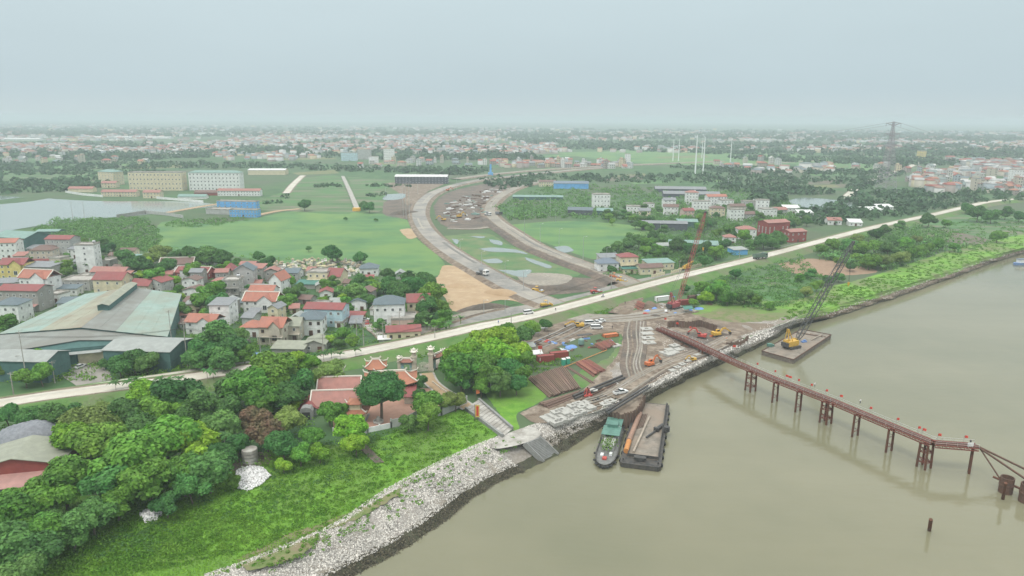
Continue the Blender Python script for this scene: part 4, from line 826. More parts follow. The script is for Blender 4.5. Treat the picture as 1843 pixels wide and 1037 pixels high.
# --- bottom left: red walled store and tarpaulin mound
H(30,876,150,36,13,14,'gable_y','maroon','olive','red-walled store with faded beige roof in the lower left grove',rh=2.4,win=False,cat='store',name='red_store')
H(24,892,110,15,5,14,'shed','darkmetal','pink','pink sheet lean-to along the red-walled store',rh=1.6,win=False,cat='shed',name='lean_to')
mat('tarp', (.16,.17,.19), (.24,.25,.27), 1.2, .55, bump=.5, obj=True)
def mound(name, u, v, rx, ry, hgt, m, rs, label=None, cat=None, kind=None, z=GZ, rot=0, ridge=2):
    sc = mpp(u, v, z); p = at(u, v, z); n = 26; V = []; F = []; R = Matrix.Rotation(rot, 3, 'Z'); ph = rs.rand(6)*6.28
    for i in range(n):
        for j in range(n):
            x, y = 2*i/(n-1)-1, 2*j/(n-1)-1; r = math.hypot(x, y); e = max(0, 1-r**2)**.8*(1+.18*math.sin(3*x+ph[0])*math.cos(2*y+ph[1]))+.05*rs.randn()*(r < .95)*.6
            q = R @ Vector((x*rx*sc, y*ry*sc*2.4, 0)); V.append((q.x, q.y, e*hgt-.12*(r > .97)))
    for i in range(n-1):
        for j in range(n-1):
            if max(math.hypot(2*a/(n-1)-1, 2*b_/(n-1)-1) for a in (i,i+1) for b_ in (j,j+1)) < 1.15: F.append((i*n+j,(i+1)*n+j,(i+1)*n+j+1,i*n+j+1))
    b = MB(); b.add(V, F); o = b.build(name, M[m], loc=p, label=label, cat=cat, kind=kind)
    for f in o.data.polygons: f.use_smooth = True
    return o
mr_ = np.random.RandomState(8)
mound('tarpaulin_mound', 52, 795, 62, 20, 6.5, 'tarp', mr_, 'grey tarpaulin stretched over a big heap in the grove', 'tarpaulin')
mound('rubble_heap', 455, 862, 28, 13, .7, 'rock_bed', mr_, 'pale grey rubble dumped beside the concrete ring at the grass edge', 'rubble heap', rot=.3)
mound('rubble_heap', 272, 928, 22, 7, .8, 'rock_bed', mr_, 'small white rubble heap under the trees on the bright bank', 'rubble heap')
mound('earth_ramp', 445, 830, 46, 16, .4, 'mud', mr_, None, None, 'structure')
mound('sand_heap', 905, 530, 40, 6, 2.6, 'sand', mr_, 'tan sand heap between the asphalt and the meadow', 'sand heap', rot=-.5)
mound('sand_heap', 830, 515, 30, 9, 1.6, 'sand', mr_, 'broad low tan sand heap by the meadow corner', 'sand heap')
mound('earth_heap', 870, 557, 52, 5, 2.6, 'mud', mr_, 'long dark earth heap below the sand field', 'earth heap', rot=.35)
mound('earth_heap', 1000, 521, 70, 5, 1.8, 'mud', mr_, 'dark wet earth heap between the two curved roads', 'earth heap', rot=.1)
mound('earth_heap', 730, 385, 30, 6, 3.5, 'mud', mr_, 'brown earth heap at the outer side of the road curve', 'earth heap', rot=.4)
mound('earth_heap', 1170, 552, 12, 5, 3.0, 'dirt', mr_, 'earth heap beside the red crane between the yard tracks', 'earth heap')
mound('earth_heap', 1250, 575, 26, 5, 1.6, 'dirt', mr_, 'earth heap behind the curved sheet pile wall', 'earth heap')
def ringtank(u, v, label):
    t = empty('concrete_ring_well', at(u, v, GZ), label=label, cat='well'); s = 2.0
    for k in range(4):
        b = MB(); b.lathe([(s,k*1.0),(s+.1,k*1.0+.08),(s,k*1.0+.9),(s-.3,k*1.0+.95)], n=16); b.build('concrete_ring', M['concrete'], t)
ringtank(451, 832, 'stack of old concrete rings with a banana plant on top')
def scatter_stones(poly, n, s, m, rs, zup):
    OC = np.array([(1,0,0),(0,1,0),(-1,0,0),(0,-1,0),(.2,.1,.75),(0,0,-.6)]); OF = np.array([(0,1,4),(1,2,4),(2,3,4),(3,0,4),(1,0,5),(2,1,5),(3,2,5),(0,3,5)])
    P = atn(rndin(poly, n, rs)); c = P.mean(0); r = np.linalg.norm((P-c)[:,:2], axis=1); P[:,2] += zup*np.clip(1-(r/r.max())**2, 0, 1); sz = s*(.5+rs.rand(len(P))); Q = np.linalg.qr(rs.randn(len(P),3,3))[0]
    V = (OC[None]*(.7+.6*rs.rand(len(P),6,3))) @ Q*sz[:,None,None]+P[:,None,:]; F = (OF[None]+(np.arange(len(P))*6)[:,None,None]).reshape(-1,3); o = inst('rubble_stones', npmesh('stones', V.reshape(-1,3), F, M[m])); o['kind'] = 'stuff'
mat('white_stone', (.66,.65,.64), None, rough=.9, isl=.35)
scatter_stones([(425,850),(440,838),(470,842),(488,858),(470,875),(445,885),(425,880)], 1500, .25, 'white_stone', mr_, .7); scatter_stones([(252,930),(265,918),(285,916),(293,926),(280,938),(262,942)], 320, .38, 'white_stone', mr_, .9)
# --- small sheds and houses that fill the village
VX = [(62,458,26,10,'shed','grey','grey'),(32,480,24,10,'gable_x','white','grey'),(150,508,18,10,'flat','white','grey'),(175,505,20,10,'shed','grey','pale'),(210,492,22,9,'gable_x','cream','brown'),(248,492,22,9,'gable_x','white','dullred'),(268,470,24,8,'shed','white','pale'),(300,503,20,9,'gable_x','beige','dullred'),(372,482,26,9,'gable_x','white','brown'),(395,478,20,10,'gable_x','grey','slate'),
 (340,555,22,10,'shed','grey','brown'),(330,577,18,10,'gable_x','beige','dullred'),(430,555,20,10,'gable_x','white','slate'),(452,575,18,8,'shed','grey','grey'),(508,560,18,9,'shed','grey','pale'),(530,565,16,10,'gable_x','beige','dullred'),(548,548,22,9,'gable_x','concrete_wall','brown'),(604,556,20,8,'shed','grey','pale'),(628,520,22,10,'gable_x','cream','brown'),(640,590,20,8,'shed','concrete_wall','grey'),
 (610,590,14,8,'flat','white','grey'),(675,568,18,9,'flat','white','grey'),(120,555,30,9,'shed','white','slate'),(96,545,26,14,'flat','white','grey'),(85,500,22,14,'flat','white','grey'),(142,480,16,9,'shed','grey','grey'),(205,470,18,10,'gable_x','beige','brown'),(100,478,24,12,'flat','beige','grey'),(10,520,30,10,'shed','grey','grey'),(45,445,26,10,'flat','grey','grey'),
 (375,610,26,8,'shed','concrete_wall','grey'),(428,628,22,8,'shed','concrete_wall','olive'),(325,470,20,8,'gable_x','white','dullred'),(440,540,18,12,'flat','white','grey'),(460,520,20,9,'gable_x','grey','dullred'),(530,500,16,9,'gable_x','white','slate'),(560,495,14,8,'gable_x','cream','dullred')]
vx = random.Random(12)
HP0 = np.array([tuple(o.location[:2]) for o in ALL if o.get('category') in ('house','shed','warehouse','hut','kiosk')]+[tuple(at(a[0],a[1])[:2]) for a in VX]); vq = np.random.RandomState(55); cnt = 0
for u, v in rndin([(330,500),(420,490),(560,500),(640,500),(660,540),(650,590),(560,600),(430,600),(330,600)], 900, vq).tolist()+rndin([(0,500),(60,445),(180,440),(290,480),(240,520),(120,520),(60,555)], 500, vq).tolist():
    p_ = at(u, v+3)
    if cnt >= 34 or np.abs(HP0-np.array([p_.x,p_.y])).max(1).min() < 9.5: continue
    cnt += 1; HP0 = np.vstack([HP0, [p_.x,p_.y]]); rf = vq.choice(['gable_x','shed','gable_y','flat','hip']); VX.append((u, v+3, vq.uniform(18,30), vq.uniform(9,24), rf, vq.choice(['white','grey','beige','cream','concrete_wall','white']), vq.choice(['dullred','grey','brown','slate','red','pale'])))
for (u, v, w_, h_, rf, wl, rc) in VX: H(u, v, w_, h_, 7, vx.uniform(-14,14), rf, wl, rc, f'VILLEX small {wl.replace("_"," ")} {"flat-roofed" if rf=="flat" else rc.replace("dull","dusty ")+"-roofed"} house', rh=1.4, group='small houses of the village')
# --- garden trees filling the gaps between the houses
HP = np.array([tuple(o.location[:2]) for o in ALL if o.get('category') in ('house','shed','warehouse','factory','hut','kiosk','factory shed')]); gt = np.random.RandomState(77)
def gapfill(poly, n, rmin, rmax, kinds):
    c = 0
    for u, v in rndin(poly, n*6, gt):
        p = at(u, v+6); r_ = gt.uniform(rmin, rmax)
        if np.abs(HP-np.array([p.x, p.y])).max(1).min() < r_+4.5 or c >= n: continue
        c += 1; tree(u, v, r_/mpp(u, v), kinds[gt.randint(len(kinds))], name='garden_tree', lift=.95, group='garden trees between the houses')
gapfill([(170,470),(420,462),(560,500),(680,500),(800,545),(790,590),(640,600),(560,560),(440,600),(340,600),(330,540),(180,500)], 75, 2.2, 4.0, ['mid','dark','blue','mid','bright'])
gapfill([(0,500),(60,440),(170,430),(260,450),(160,500),(60,520)], 22, 2.0, 3.6, ['mid','dark','blue'])
gapfill([(1080,380),(1200,360),(1420,372),(1460,400),(1340,425),(1280,470),(1180,480),(1120,425)], 70, 3, 5, ['mid','dark','blue','blue'])
# --- school and other big blocks beyond the lake
H(192,333,38,22,16,-22,'hip','cream','teal','pale school block with galleries left of the long cream one',rh=3,cat='school block',name='school_block',floors=5,nwin=5)
H(281,343,96,30,14,-1,'flat','cream','grey','long cream school block with projecting end wings',cat='school block',name='school_block',floors=4,nwin=15,ww=1.6,wh=1.8)
H(387,343,92,30,14,-1,'hip','white','teal','long white school block with rows of windows and teal roof',cat='school block',name='school_block',floors=5,nwin=14,rh=2.5,ww=1.6,wh=1.8)
for a in [(145,346,44,6,'cream','dullred','low cream pavilion with dull red roof at left end of the school wall'),(196,338,26,8,'cream','dullred','small cream lodge before the left school block'),(214,354,62,8,'cream','dullred','long low cream building with red roof on the lake edge'),
          (273,357,30,10,'cream','dullred','cream two-storey lodge on the lake edge'),(400,352,100,5,'maroon','brown','long low dark tiled sheds before the white school block'),(430,353,76,9,'white','dullred','white pavilion with red roof right of the white school block'),(345,358,50,4,'white','teal','low teal-roofed bicycle shed inside the school wall')]:
    H(*a[:4],9,0,'gable_x',a[4],a[5],a[6],rh=2.2,cat='pavilion',name='school_pavilion',win=a[3] > 6)
H(438,391,52,12,8,-8,'flat','blue','grey','bright blue two-storey building with rows of windows by the meadow',floors=2,nwin=9,cat='office building',name='blue_building')
H(426,381,74,17,8,-8,'flat','blue','grey','taller rear block of the bright blue building',floors=3,nwin=7,cat='office building',name='blue_building')
H(395,386,54,8,12,-12,'flat','grey','grey','grey concrete basin building before the blue building',win=False,cat='water basin',name='water_basin')
H(758,331,94,12,22,0,'gable_x','darkmetal','white','long open hall with wavy white roof beside the road curve',rh=2.2,cat='hall',name='white_roofed_hall',nwin=16,door=False)
H(480,315,66,8,20,2,'gable_x','cream','white','long cream hall beyond the white school block',rh=2,cat='hall',name='cream_hall',win=False)
H(700,290,18,20,12,0,'flat','white','grey','white five-storey block standing above the far houses',floors=5)
H(672,295,16,12,12,0,'flat','white','grey','low white block with open ground floor near the five-storey one',floors=3)
for a in [(628,290,28,14,'paleblue','pale blue flats left of the far white blocks'),(655,287,24,16,'grey','grey flats between the far pale blocks')]: H(*a[:4],12,0,'flat',a[4],'grey',a[5],floors=4)
H(1130,297,9,18,12,0,'flat','white','grey','thin white tower house above the far row of houses',floors=6)
H(1660,287,12,14,12,0,'flat','yellow','grey','lone yellow block at the end of the far straight road',floors=5)
H(1836,332,22,24,14,8,'flat','white','grey','white five-storey block at the right edge of the picture',floors=5,nwin=4)
# walls
def wallrun(px, h, m, label, th=.25, z=GZ, name='boundary_wall', cat='wall', post=0):
    P = [at(u, v, z) for u, v in px]; t = empty(name, P[0], label=label, cat=cat); O = Vector(P[0])
    for a, b in zip(P, P[1:]):
        mb_ = MB(); a, b = a-O, b-O; c = Vector((0,0,h/2-.05)); mb_.beam(a+c, b+c, th, h+.1); mb_.build('panel', M[m], t)
    if post:
        for a, b in zip(P, P[1:]):
            n__ = max(1, int((b-a).length/post))
            for k in range(n__+1):
                q = (a-O).lerp(b-O, k/n__); mb_ = MB(); mb_.b0(q.x-.22, q.x+.22, q.y-.22, q.y+.22, -.1, h+.35); mb_.build('post', M[m], t)
    return t
wallrun([(118,347),(150,352),(185,355)], 2.6, 'w_white', 'white boundary wall along the lake left of the long low school building')
wallrun([(282,358),(330,362),(366,365)], 2.6, 'w_white', 'white boundary wall between the lake and the bicycle shed')
wallrun([(262,384),(300,388),(330,393)], 3, 'w_grey', 'grey panel wall at the near shore of the lake')
wallrun([(210,392),(240,388),(262,384)], 3, 'w_concrete_wall', 'darker grey panel wall continuing along the near lake shore')
wallrun([(1208,493),(1235,486),(1262,479)], 1.8, 'w_cream', 'cream wall with pillars along the asphalt beside the yellow crane', post=4)
wallrun([(1173,500),(1196,495)], 1.8, 'w_cream', 'short cream wall before the gatehouse', post=3)
# canal aqueduct with its yellow end block
P = [at(u, v, GZ+1.6) for u, v in ((617,317),(630,345),(643,376))]
t = empty('irrigation_canal', Vector((P[-1].x, P[-1].y, GZ)), label='straight raised concrete canal crossing the plots behind the meadow', cat='canal'); O = Vector((P[-1].x, P[-1].y, GZ))
b = MB(); 
for a_, b2 in zip(P, P[1:]): b.beam(a_-O-Vector((0,0,.8)), b2-O-Vector((0,0,.8)), 5, 1.7)
b.build('channel', M['concrete'], t); b = MB(); b.box((0,-3,1.4),(7,6,3)); mat('yellow_paint', (.75,.42,.07), (.65,.36,.06), 1, .6, obj=True); b.build('end_block', M['yellow_paint'], t)
# --- farther houses, each its own object
mat('far_wall', (.62,.58,.52), (.50,.48,.45), .02, .85, obj=False); mat('far_roof', (.36,.15,.11), (.30,.24,.22), .02, .8, obj=False)
def ramp_by(m, which, cols):
    t = M[m].node_tree; n = t.nodes; l = t.links.new; r = n.new('ShaderNodeValToRGB'); r.color_ramp.interpolation = 'CONSTANT'
    s = n.new('ShaderNodeObjectInfo').outputs['Random'] if which == 'obj' else n.new('ShaderNodeNewGeometry').outputs['Random Per Island']
    if which == 'obj2':
        pass
    e = r.color_ramp.elements; e[0].position = 0; e[0].color = (*cols[0],1); e[1].position = (len(cols)-1)/len(cols); e[1].color = (*cols[-1],1)
    for i, c in enumerate(cols[1:-1]): x = e.new((i+1)/len(cols)); x.color = (*c,1)
    if which == 'obj':
        a = n.new('ShaderNodeMath'); a.operation = 'MULTIPLY'; a.inputs[1].default_value = 3.7 if 'wall' in m else 5.3; f = n.new('ShaderNodeMath'); f.operation = 'FRACT'; l(s, a.inputs[0]); l(a.outputs[0], f.inputs[0]); s = f.outputs[0]
    l(s, r.inputs[0]); l(r.outputs[0], n['Principled BSDF'].inputs['Base Color'])
WC = [(.64,.63,.60),(.50,.46,.38),(.33,.34,.33),(.50,.48,.45),(.36,.31,.28),(.60,.60,.59),(.35,.40,.42),(.56,.49,.33)]
RC = [(.30,.11,.08),(.34,.16,.11),(.24,.25,.25),(.24,.10,.08),(.30,.19,.15),(.38,.38,.37),(.17,.21,.22),(.28,.09,.07),(.50,.50,.48),(.18,.22,.21)]
ramp_by('far_wall', 'obj', WC); ramp_by('far_roof', 'obj', RC)
mat('far_wall_island', (.6,.6,.6), rough=.85); mat('far_roof_island', (.4,.2,.2), rough=.8); ramp_by('far_wall_island', 'isl', WC); ramp_by('far_roof_island', 'isl', RC)
def far_proto(w, d, fl, rf):
    h = fl*3.3; b = MB(); b.b0(-w/2,w/2,-d/2,d/2,-.1,h)
    if rf == 'flat': b.b0(-w/2-.1,w/2+.1,-d/2-.1,d/2+.1,h,h+.5,1); b.b0(-w/4,w/6,0,d/2,h+.5,h+2.6)
    elif rf == 'hip': g = hip_roof(w, d, h+.1, 2.4, .4); b.add(g.v, g.f, 1)
    else:
        g = gable_roof(w, d, h, 2.4, .4, axis=rf); b.add(g.v, g.f, 1)
        if rf == 'x': b.prof([(-d/2,h),(d/2,h),(0,h+2.38)], -w/2+.01, w/2-.01)
        else: b.profy([(-w/2,h),(w/2,h),(0,h+2.38)], -d/2+.01, d/2-.01)
    n_w = max(2, int(w/3))
    for f in range(fl):
        for k in range(n_w):
            x = -w/2+w*(k+.5)/n_w; z0 = f*3.3+1.1
            b.add([(x-.55,-d/2-.03,z0),(x+.55,-d/2-.03,z0),(x+.55,-d/2-.03,z0+1.5),(x-.55,-d/2-.03,z0+1.5)], [(0,1,2,3)], 2)
        for s in (-1,1): b.add([(s*(w/2+.03),-.6,f*3.3+1.1),(s*(w/2+.03),.6,f*3.3+1.1),(s*(w/2+.03),.6,f*3.3+2.5),(s*(w/2+.03),-.6,f*3.3+2.5)], [(0,1,2,3)[::s]], 2)
    return b.mesh('house', [M['far_wall'], M['far_roof'], M['glass']])
FP = [far_proto(6,12,3,'flat'), far_proto(9,9,2,'hip'), far_proto(11,8,2,'x'), far_proto(7,11,3,'y'), far_proto(5,13,4,'flat'), far_proto(12,9,1,'x'), far_proto(8,9,2,'x'), far_proto(14,9,2,'hip')]
FARH = []
def farhouses(poly, n, where, rs, s=1.0):
    for u, v in rndin(poly, n, rs):
        o = inst('house', FP[rs.randint(len(FP))], None, at(u, v), rs.uniform(-.5,.5), scale=s*(.9+.3*rs.rand()), label='HOUSE', cat='house', group='far houses '+where); FARH.append((o, where, u, v))
fr_ = np.random.RandomState(33)
farhouses([(610,296),(720,290),(840,292),(850,300),(720,302),(620,302)], 18, 'left of the blue machine', fr_)
farhouses([(850,296),(1000,292),(1130,296),(1140,304),(1000,303),(860,302)], 50, 'in the long row beyond the roads', fr_)
farhouses([(0,284),(120,280),(290,290),(280,298),(120,294),(0,296)], 20, 'beyond the plots behind the school', fr_)
if 0: farhouses([(300,278),(460,275),(620,284),(610,292),(440,290),(320,284)], 44, 'on the town edge behind the school', fr_)
farhouses([(1620,318),(1700,305),(1843,318),(1880,352),(1800,352),(1720,335),(1640,330)], 42, 'of the village at the right edge', fr_)
farhouses([(1500,300),(1600,300),(1720,300),(1740,306),(1620,312),(1520,306)], 12, 'under the lattice pylon', fr_)
farhouses([(1260,296),(1380,290),(1420,300),(1300,304)], 12, 'around the tall white masts', fr_)
# the rest of the towns, thousands of roofs
def town(specs, rs):
    BV = []; BF = []; RV = []; RF = []; nb = 0
    bx = np.array([(-1,-1,0),(1,-1,0),(1,1,0),(-1,1,0),(-1,-1,1),(1,-1,1),(1,1,1),(-1,1,1)], float); bf = np.array([(0,1,5,4),(1,2,6,5),(2,3,7,6),(3,0,4,7),(4,5,6,7)])
    rx = np.array([(-1,-1,0),(1,-1,0),(1,1,0),(-1,1,0),(-1,0,1),(1,0,1)], float); rf = np.array([(0,1,5,4),(2,3,4,5),(3,0,4,4),(1,2,5,5)])
    vb = []; fb = []; vr_ = []; frf = []; c = 0
    for poly, n, s in specs:
        Q = rndin(poly, n*2, rs); nz = np.sin(Q[:,0]*.021+Q[:,1]*.19)+np.sin(Q[:,0]*.0093-Q[:,1]*.33+1.7)+.8*np.sin(Q[:,0]*.057+Q[:,1]*.6); P = atn(Q[nz > -.15+.5*rs.randn(len(Q))][:n]); n = len(P); w = (3.5+3*rs.rand(n))*s; d = (4+3*rs.rand(n))*s; h = (3.5+7*rs.rand(n))*(.6+.4*s); a = rs.uniform(-.6,.6,n); ca, sa = np.cos(a), np.sin(a)
        for base, vs in ((bx, vb), (rx, vr_)):
            x = base[:,0][None]*w[:,None]*(1 if base is bx else 1.06); y = base[:,1][None]*d[:,None]*(1 if base is bx else 1.06); z = base[:,2][None]*(h[:,None] if base is bx else 2.2)+(0 if base is bx else h[:,None])
            vs.append(np.stack([x*ca[:,None]-y*sa[:,None]+P[:,0:1], x*sa[:,None]+y*ca[:,None]+P[:,1:2], z+GZ], 2).reshape(-1,3))
    vb = np.concatenate(vb); vr_ = np.concatenate(vr_); N1 = len(vb)//8
    F1 = (bf[None]+np.arange(N1)[:,None,None]*8).reshape(-1,4); o = inst('town_walls', npmesh('town', vb, F1, M['far_wall_island'])); o['kind'] = 'stuff'
    tri = np.array([(0,1,5),(0,5,4),(2,3,4),(2,4,5),(3,0,4),(1,2,5)]); F2 = (tri[None]+np.arange(N1)[:,None,None]*6).reshape(-1,3)
    o = inst('town_roofs', npmesh('town_roofs', vr_, F2, M['far_roof_island'])); o['kind'] = 'stuff'
tr_ = np.random.RandomState(5)
town([([(300,278),(460,275),(620,284),(610,292),(440,290),(320,284)],60,1.1), ([(850,296),(1000,292),(1130,296),(1140,304),(1000,303),(860,302)],30,1.0), ([(1640,308),(1700,305),(1843,318),(1880,352),(1800,352),(1720,335)],60,1.0), ([(-500,240),(0,236),(0,282),(-500,285)],500,1.3), ([(200,262),(450,255),(640,250),(900,252),(1000,262),(1000,275),(700,282),(460,272),(300,275)], 800, 1.1), ([(0,262),(200,262),(300,275),(120,278),(0,282)], 350, 1.1), ([(0,240),(900,240),(1843,252),(1843,262),(1300,258),(900,250),(0,256)], 800, 1.5),
      ([(300,245),(900,242),(900,252),(450,258)], 700, 1.2), ([(0,225),(900,228),(1843,240),(1843,250),(900,240),(0,238)], 420, 2.4), ([(1700,290),(1843,290),(1900,300),(1880,330),(1780,312)], 220, 1.2), ([(1640,325),(1720,340),(1700,350),(1650,340)], 30, 1.2),
      ([(1340,305),(1500,300),(1500,310),(1360,315)], 30, 1.2),([(850,262),(1000,266),(1300,268),(1843,262),(1843,272),(1300,276),(1000,274)], 260, 1.3)], tr_)
def longsheds(specs):
    for k, (u, v, wd, lab) in enumerate(specs): H(u, v, wd, 2.5, 40, 0, 'gable_x', 'white', 'white', lab, rh=3, win=False, cat='industrial shed', name='industrial_shed', o=1)
longsheds([(230,250,150,'very long pale industrial roof in the haze left of centre'),(385,243,60,'shorter pale industrial roof in the haze above the cream school block'),(30,253,80,'pale industrial roof at the far left in the haze')])
# --- far woods
def farwood(name, specs, m, rs, k=14):
    VS = []; FS = []; b = 0
    for poly, n, r0, hh in specs:
        P = atn(rndin(poly, n, rs)); r = r0*(.6+.8*rs.rand(len(P))); d = rs.randn(len(P), k, 3); d /= np.linalg.norm(d, axis=2, keepdims=True); d[...,2] = np.abs(d[...,2])*hh
        C = (P[:,None,:]+d*r[:,None,None]).reshape(-1,3); V, F = quads(C, (d+rs.randn(*d.shape)*.35).reshape(-1,3), np.repeat(r*.42, k)*(.6+.8*rs.rand(len(C))), rs, asp=.8); VS.append(V); FS.append(F+b); b += len(V)
    o = inst(name, npmesh(name, np.concatenate(VS), np.concatenate(FS), M[m])); o['kind'] = 'stuff'
farwood('distant_woods', [([(-500,232),(0,232),(0,330),(-300,340)],1200,9,1), ([(0,330),(120,325),(180,318),(230,330),(130,345),(0,350)],150,5,1.2), ([(0,296),(300,292),(620,300),(900,306),(840,316),(500,305),(300,304),(0,308)],500,5,1.2), ([(0,262),(200,256),(450,262),(620,250),(900,262),(1000,290),(700,288),(440,280),(200,292),(0,284)],1700,7,1.1),
    ([(880,248),(1200,256),(1843,262),(1843,285),(1300,278),(1000,268)],1300,9,1.0), ([(1300,282),(1843,290),(1843,300),(1600,298),(1350,290)],400,7,1.1), ([(1000,318),(1300,312),(1560,322),(1560,332),(1300,330),(1050,330)],250,4.5,1.1), ([(1180,300),(1560,308),(1560,316),(1300,312)],200,5,1.1), ([(1260,332),(1440,336),(1500,350),(1440,352),(1300,345)],130,4.5,1.1),
    ([(1440,385),(1560,345),(1720,340),(1843,350),(1843,366),(1740,368),(1600,392),(1480,408),(1440,400)],330,4.5,1.1), ([(0,232),(1843,244),(1843,258),(900,248),(0,246)],2600,13,.8), ([(0,225),(1843,238),(1843,246),(900,236),(0,234)],700,16,.45), ([(450,380),(520,345),(530,350),(480,380)],10,3,1),([(860,322),(1000,312),(1000,330),(900,345)],100,4,1.1),
    ([(558,334),(612,334),(612,337),(558,338)],16,3,.9), ([(655,334),(740,334),(740,337),(655,337)],22,3,.9), ([(660,352),(690,350),(690,353),(660,355)],8,3,.9), ([(0,306),(300,308),(300,314),(0,316)],160,4,.9), ([(1360,345),(1410,345),(1415,372),(1350,372)],80,5,1.5),([(1570,290),(1640,298),(1620,318),(1540,350),(1520,345)],120,5,1.2)], 'leaf_far', np.random.RandomState(9))
# ------------------------------------------------------------------ trestle, vessels, cranes, machines, yard
mat('rust_red', (.21,.05,.035), (.14,.045,.03), .8, .75, bump=.1, obj=True); mat('rust', (.13,.065,.04), (.085,.05,.035), .7, .85, bump=.2, obj=True); mat('pier_rust', (.14,.05,.025), (.085,.04,.022), .7, .85, obj=True, bump=.2)
mat('black_hull', (.035,.035,.035), (.09,.08,.07), .8, .7, bump=.2, obj=True); mat('barge_deck', (.15,.13,.105), (.27,.235,.195), .5, .85, bump=.15, obj=True, c3=(.25,.20,.155), s3=.11)
mat('old_deck', (.20,.17,.14), (.12,.10,.085), .6, .9, bump=.2, obj=True); mat('orange_pipe', (.55,.24,.06), (.45,.19,.06), 1, .6, obj=True); mat('rust_pipe', (.34,.20,.14), (.24,.15,.11), .8, .75, obj=True)
mat('pipe_pale', (.45,.38,.30), (.3,.25,.2), .9, .7, obj=True); mat('black_metal', (.04,.04,.04), (.08,.075,.07), 1, .6, obj=True); mat('cabin_green', (.11,.24,.19), (.07,.16,.13), .7, .6, obj=True)
mat('machine_yellow', (.62,.38,.05), (.50,.30,.05), 1, .5, obj=True); mat('machine_orange', (.60,.17,.05), (.45,.13,.05), 1, .5, obj=True); mat('machine_red', (.50,.07,.05), (.38,.06,.05), 1, .5, obj=True)
mat('crane_red', (.38,.08,.08), (.28,.07,.07), 1, .6, obj=True); mat('crane_dark', (.05,.055,.055), (.09,.09,.085), 1, .6, obj=True); mat('white_paint', (.72,.72,.71), rough=.35); mat('rubber', (.03,.03,.03), rough=.9)
mat('bridge_deck_grey', (.20,.20,.19), (.13,.13,.125), 1, .85, obj=True); mat('slab', (.44,.43,.40), (.34,.33,.30), 1.2, .9, obj=True); mat('pile_brown', (.20,.13,.095), (.13,.09,.07), 1, .9, obj=True, rnd=.2); mat('rebar', (.30,.12,.08), (.21,.10,.08), 1, .9, obj=True, rnd=.2)
mat('container_red', (.30,.055,.045), (.23,.05,.04), 1, .65, obj=True, bump=.2, wave=(4,'X')); mat('toilet_green', (.05,.33,.22), rough=.5); mat('tarp_blue', (.12,.24,.52), (.18,.30,.58), 1.2, .6, bump=.4, obj=True)
mat('flag_red', (.55,.06,.035), rough=.8); mat('green_truck', (.10,.17,.12), (.13,.19,.15), 1, .6, obj=True); mat('boat_blue', (.12,.20,.38), rough=.6); mat('cloth_blue', (.08,.16,.45), rough=.9); mat('cloth_dark', (.05,.05,.06), rough=.9); mat('skin', (.42,.26,.18), rough=.7)
def atY(u, v, Y):
    d = RM @ Vector(((u-CU)/FPX, -(v-CV)/FPX, -1)); t = Y/d.y; return d*t+Vector((0,0,CAMH))
def frame2(a, b, z, name, **k):                  # an empty midway, x axis from a to b
    A, B = at(*a, z), at(*b, z); m_ = (A+B)/2; d = B-A; return empty(name, m_, math.atan2(d.y, d.x), **k), d.length
# --- trestle
DZ = 8.2; TL = [(1186,590,6.2),(1240,612,7.4),(1320,650,DZ),(1395,682,DZ),(1500,722,DZ),(1600,764,DZ),(1680,797,DZ),(1758,803,DZ)]
TP_ = [at(*q) for q in TL]; t = empty('trestle_bridge', TP_[2]*1.0, label='long narrow red-brown steel trestle stretching out over the river', cat='bridge'); O = Vector(TP_[2]); HW = 1.5
def offs(p, q, s): d = (q-p); d.z = 0; d.normalize(); return Vector((-d.y, d.x, 0))*s
trs = random.Random(2)
for i, (p, q) in enumerate(zip(TP_, TP_[1:])):
    p, q = p-O, q-O
    b = MB(); b.beam(p, q, 2*HW-.3, .12); b.build('deck', M['rust'], t)
    for s in (-1, 1):
        o = offs(p, q, s*HW); b = MB(); b.beam(p+o+Vector((0,0,-.1)), q+o+Vector((0,0,-.1)), .25, .25); b.beam(p+o+Vector((0,0,-.75)), q+o+Vector((0,0,-.75)), .25, .25)
        L_ = (q-p).length; n = int(L_/1.6)
        for k in range(n):
            a, c = p.lerp(q, k/n)+o, p.lerp(q, (k+1)/n)+o
            b.beam(a+Vector((0,0,-.1)), c+Vector((0,0,-.75)), .1); b.beam(a+Vector((0,0,-.75)), a+Vector((0,0,-.1)), .12)
        b.build('girder', M['rust_red'], t)
        b = MB(); n = int(L_/2.4)
        for k in range(n+1): a = p.lerp(q, k/n)+o; b.tube(a, a+Vector((0,0,1.15)), .035, n=4)
        for z_ in (.6, 1.15): b.tube(p+o+Vector((0,0,z_)), q+o+Vector((0,0,z_)), .03, n=4)
        b.build('railing', M['steel'], t)
    for s in (.55, .85, -.6):
        o = offs(p, q, s*HW*.9); b = MB(); b.tube(p+o+Vector((0,0,.22)), q+o+Vector((0,0,.22)), .13); b.build('pipe', M['rust_red'], t)
def dproj(u):                                    # deck point at picture column u
    for p, q, a, b in zip(TP_, TP_[1:], TL, TL[1:]):
        if a[0] <= u <= b[0]: return p.lerp(q, (u-a[0])/(b[0]-a[0])), (q-p).normalized()
    return TP_[-1], (TP_[-1]-TP_[-2]).normalized()
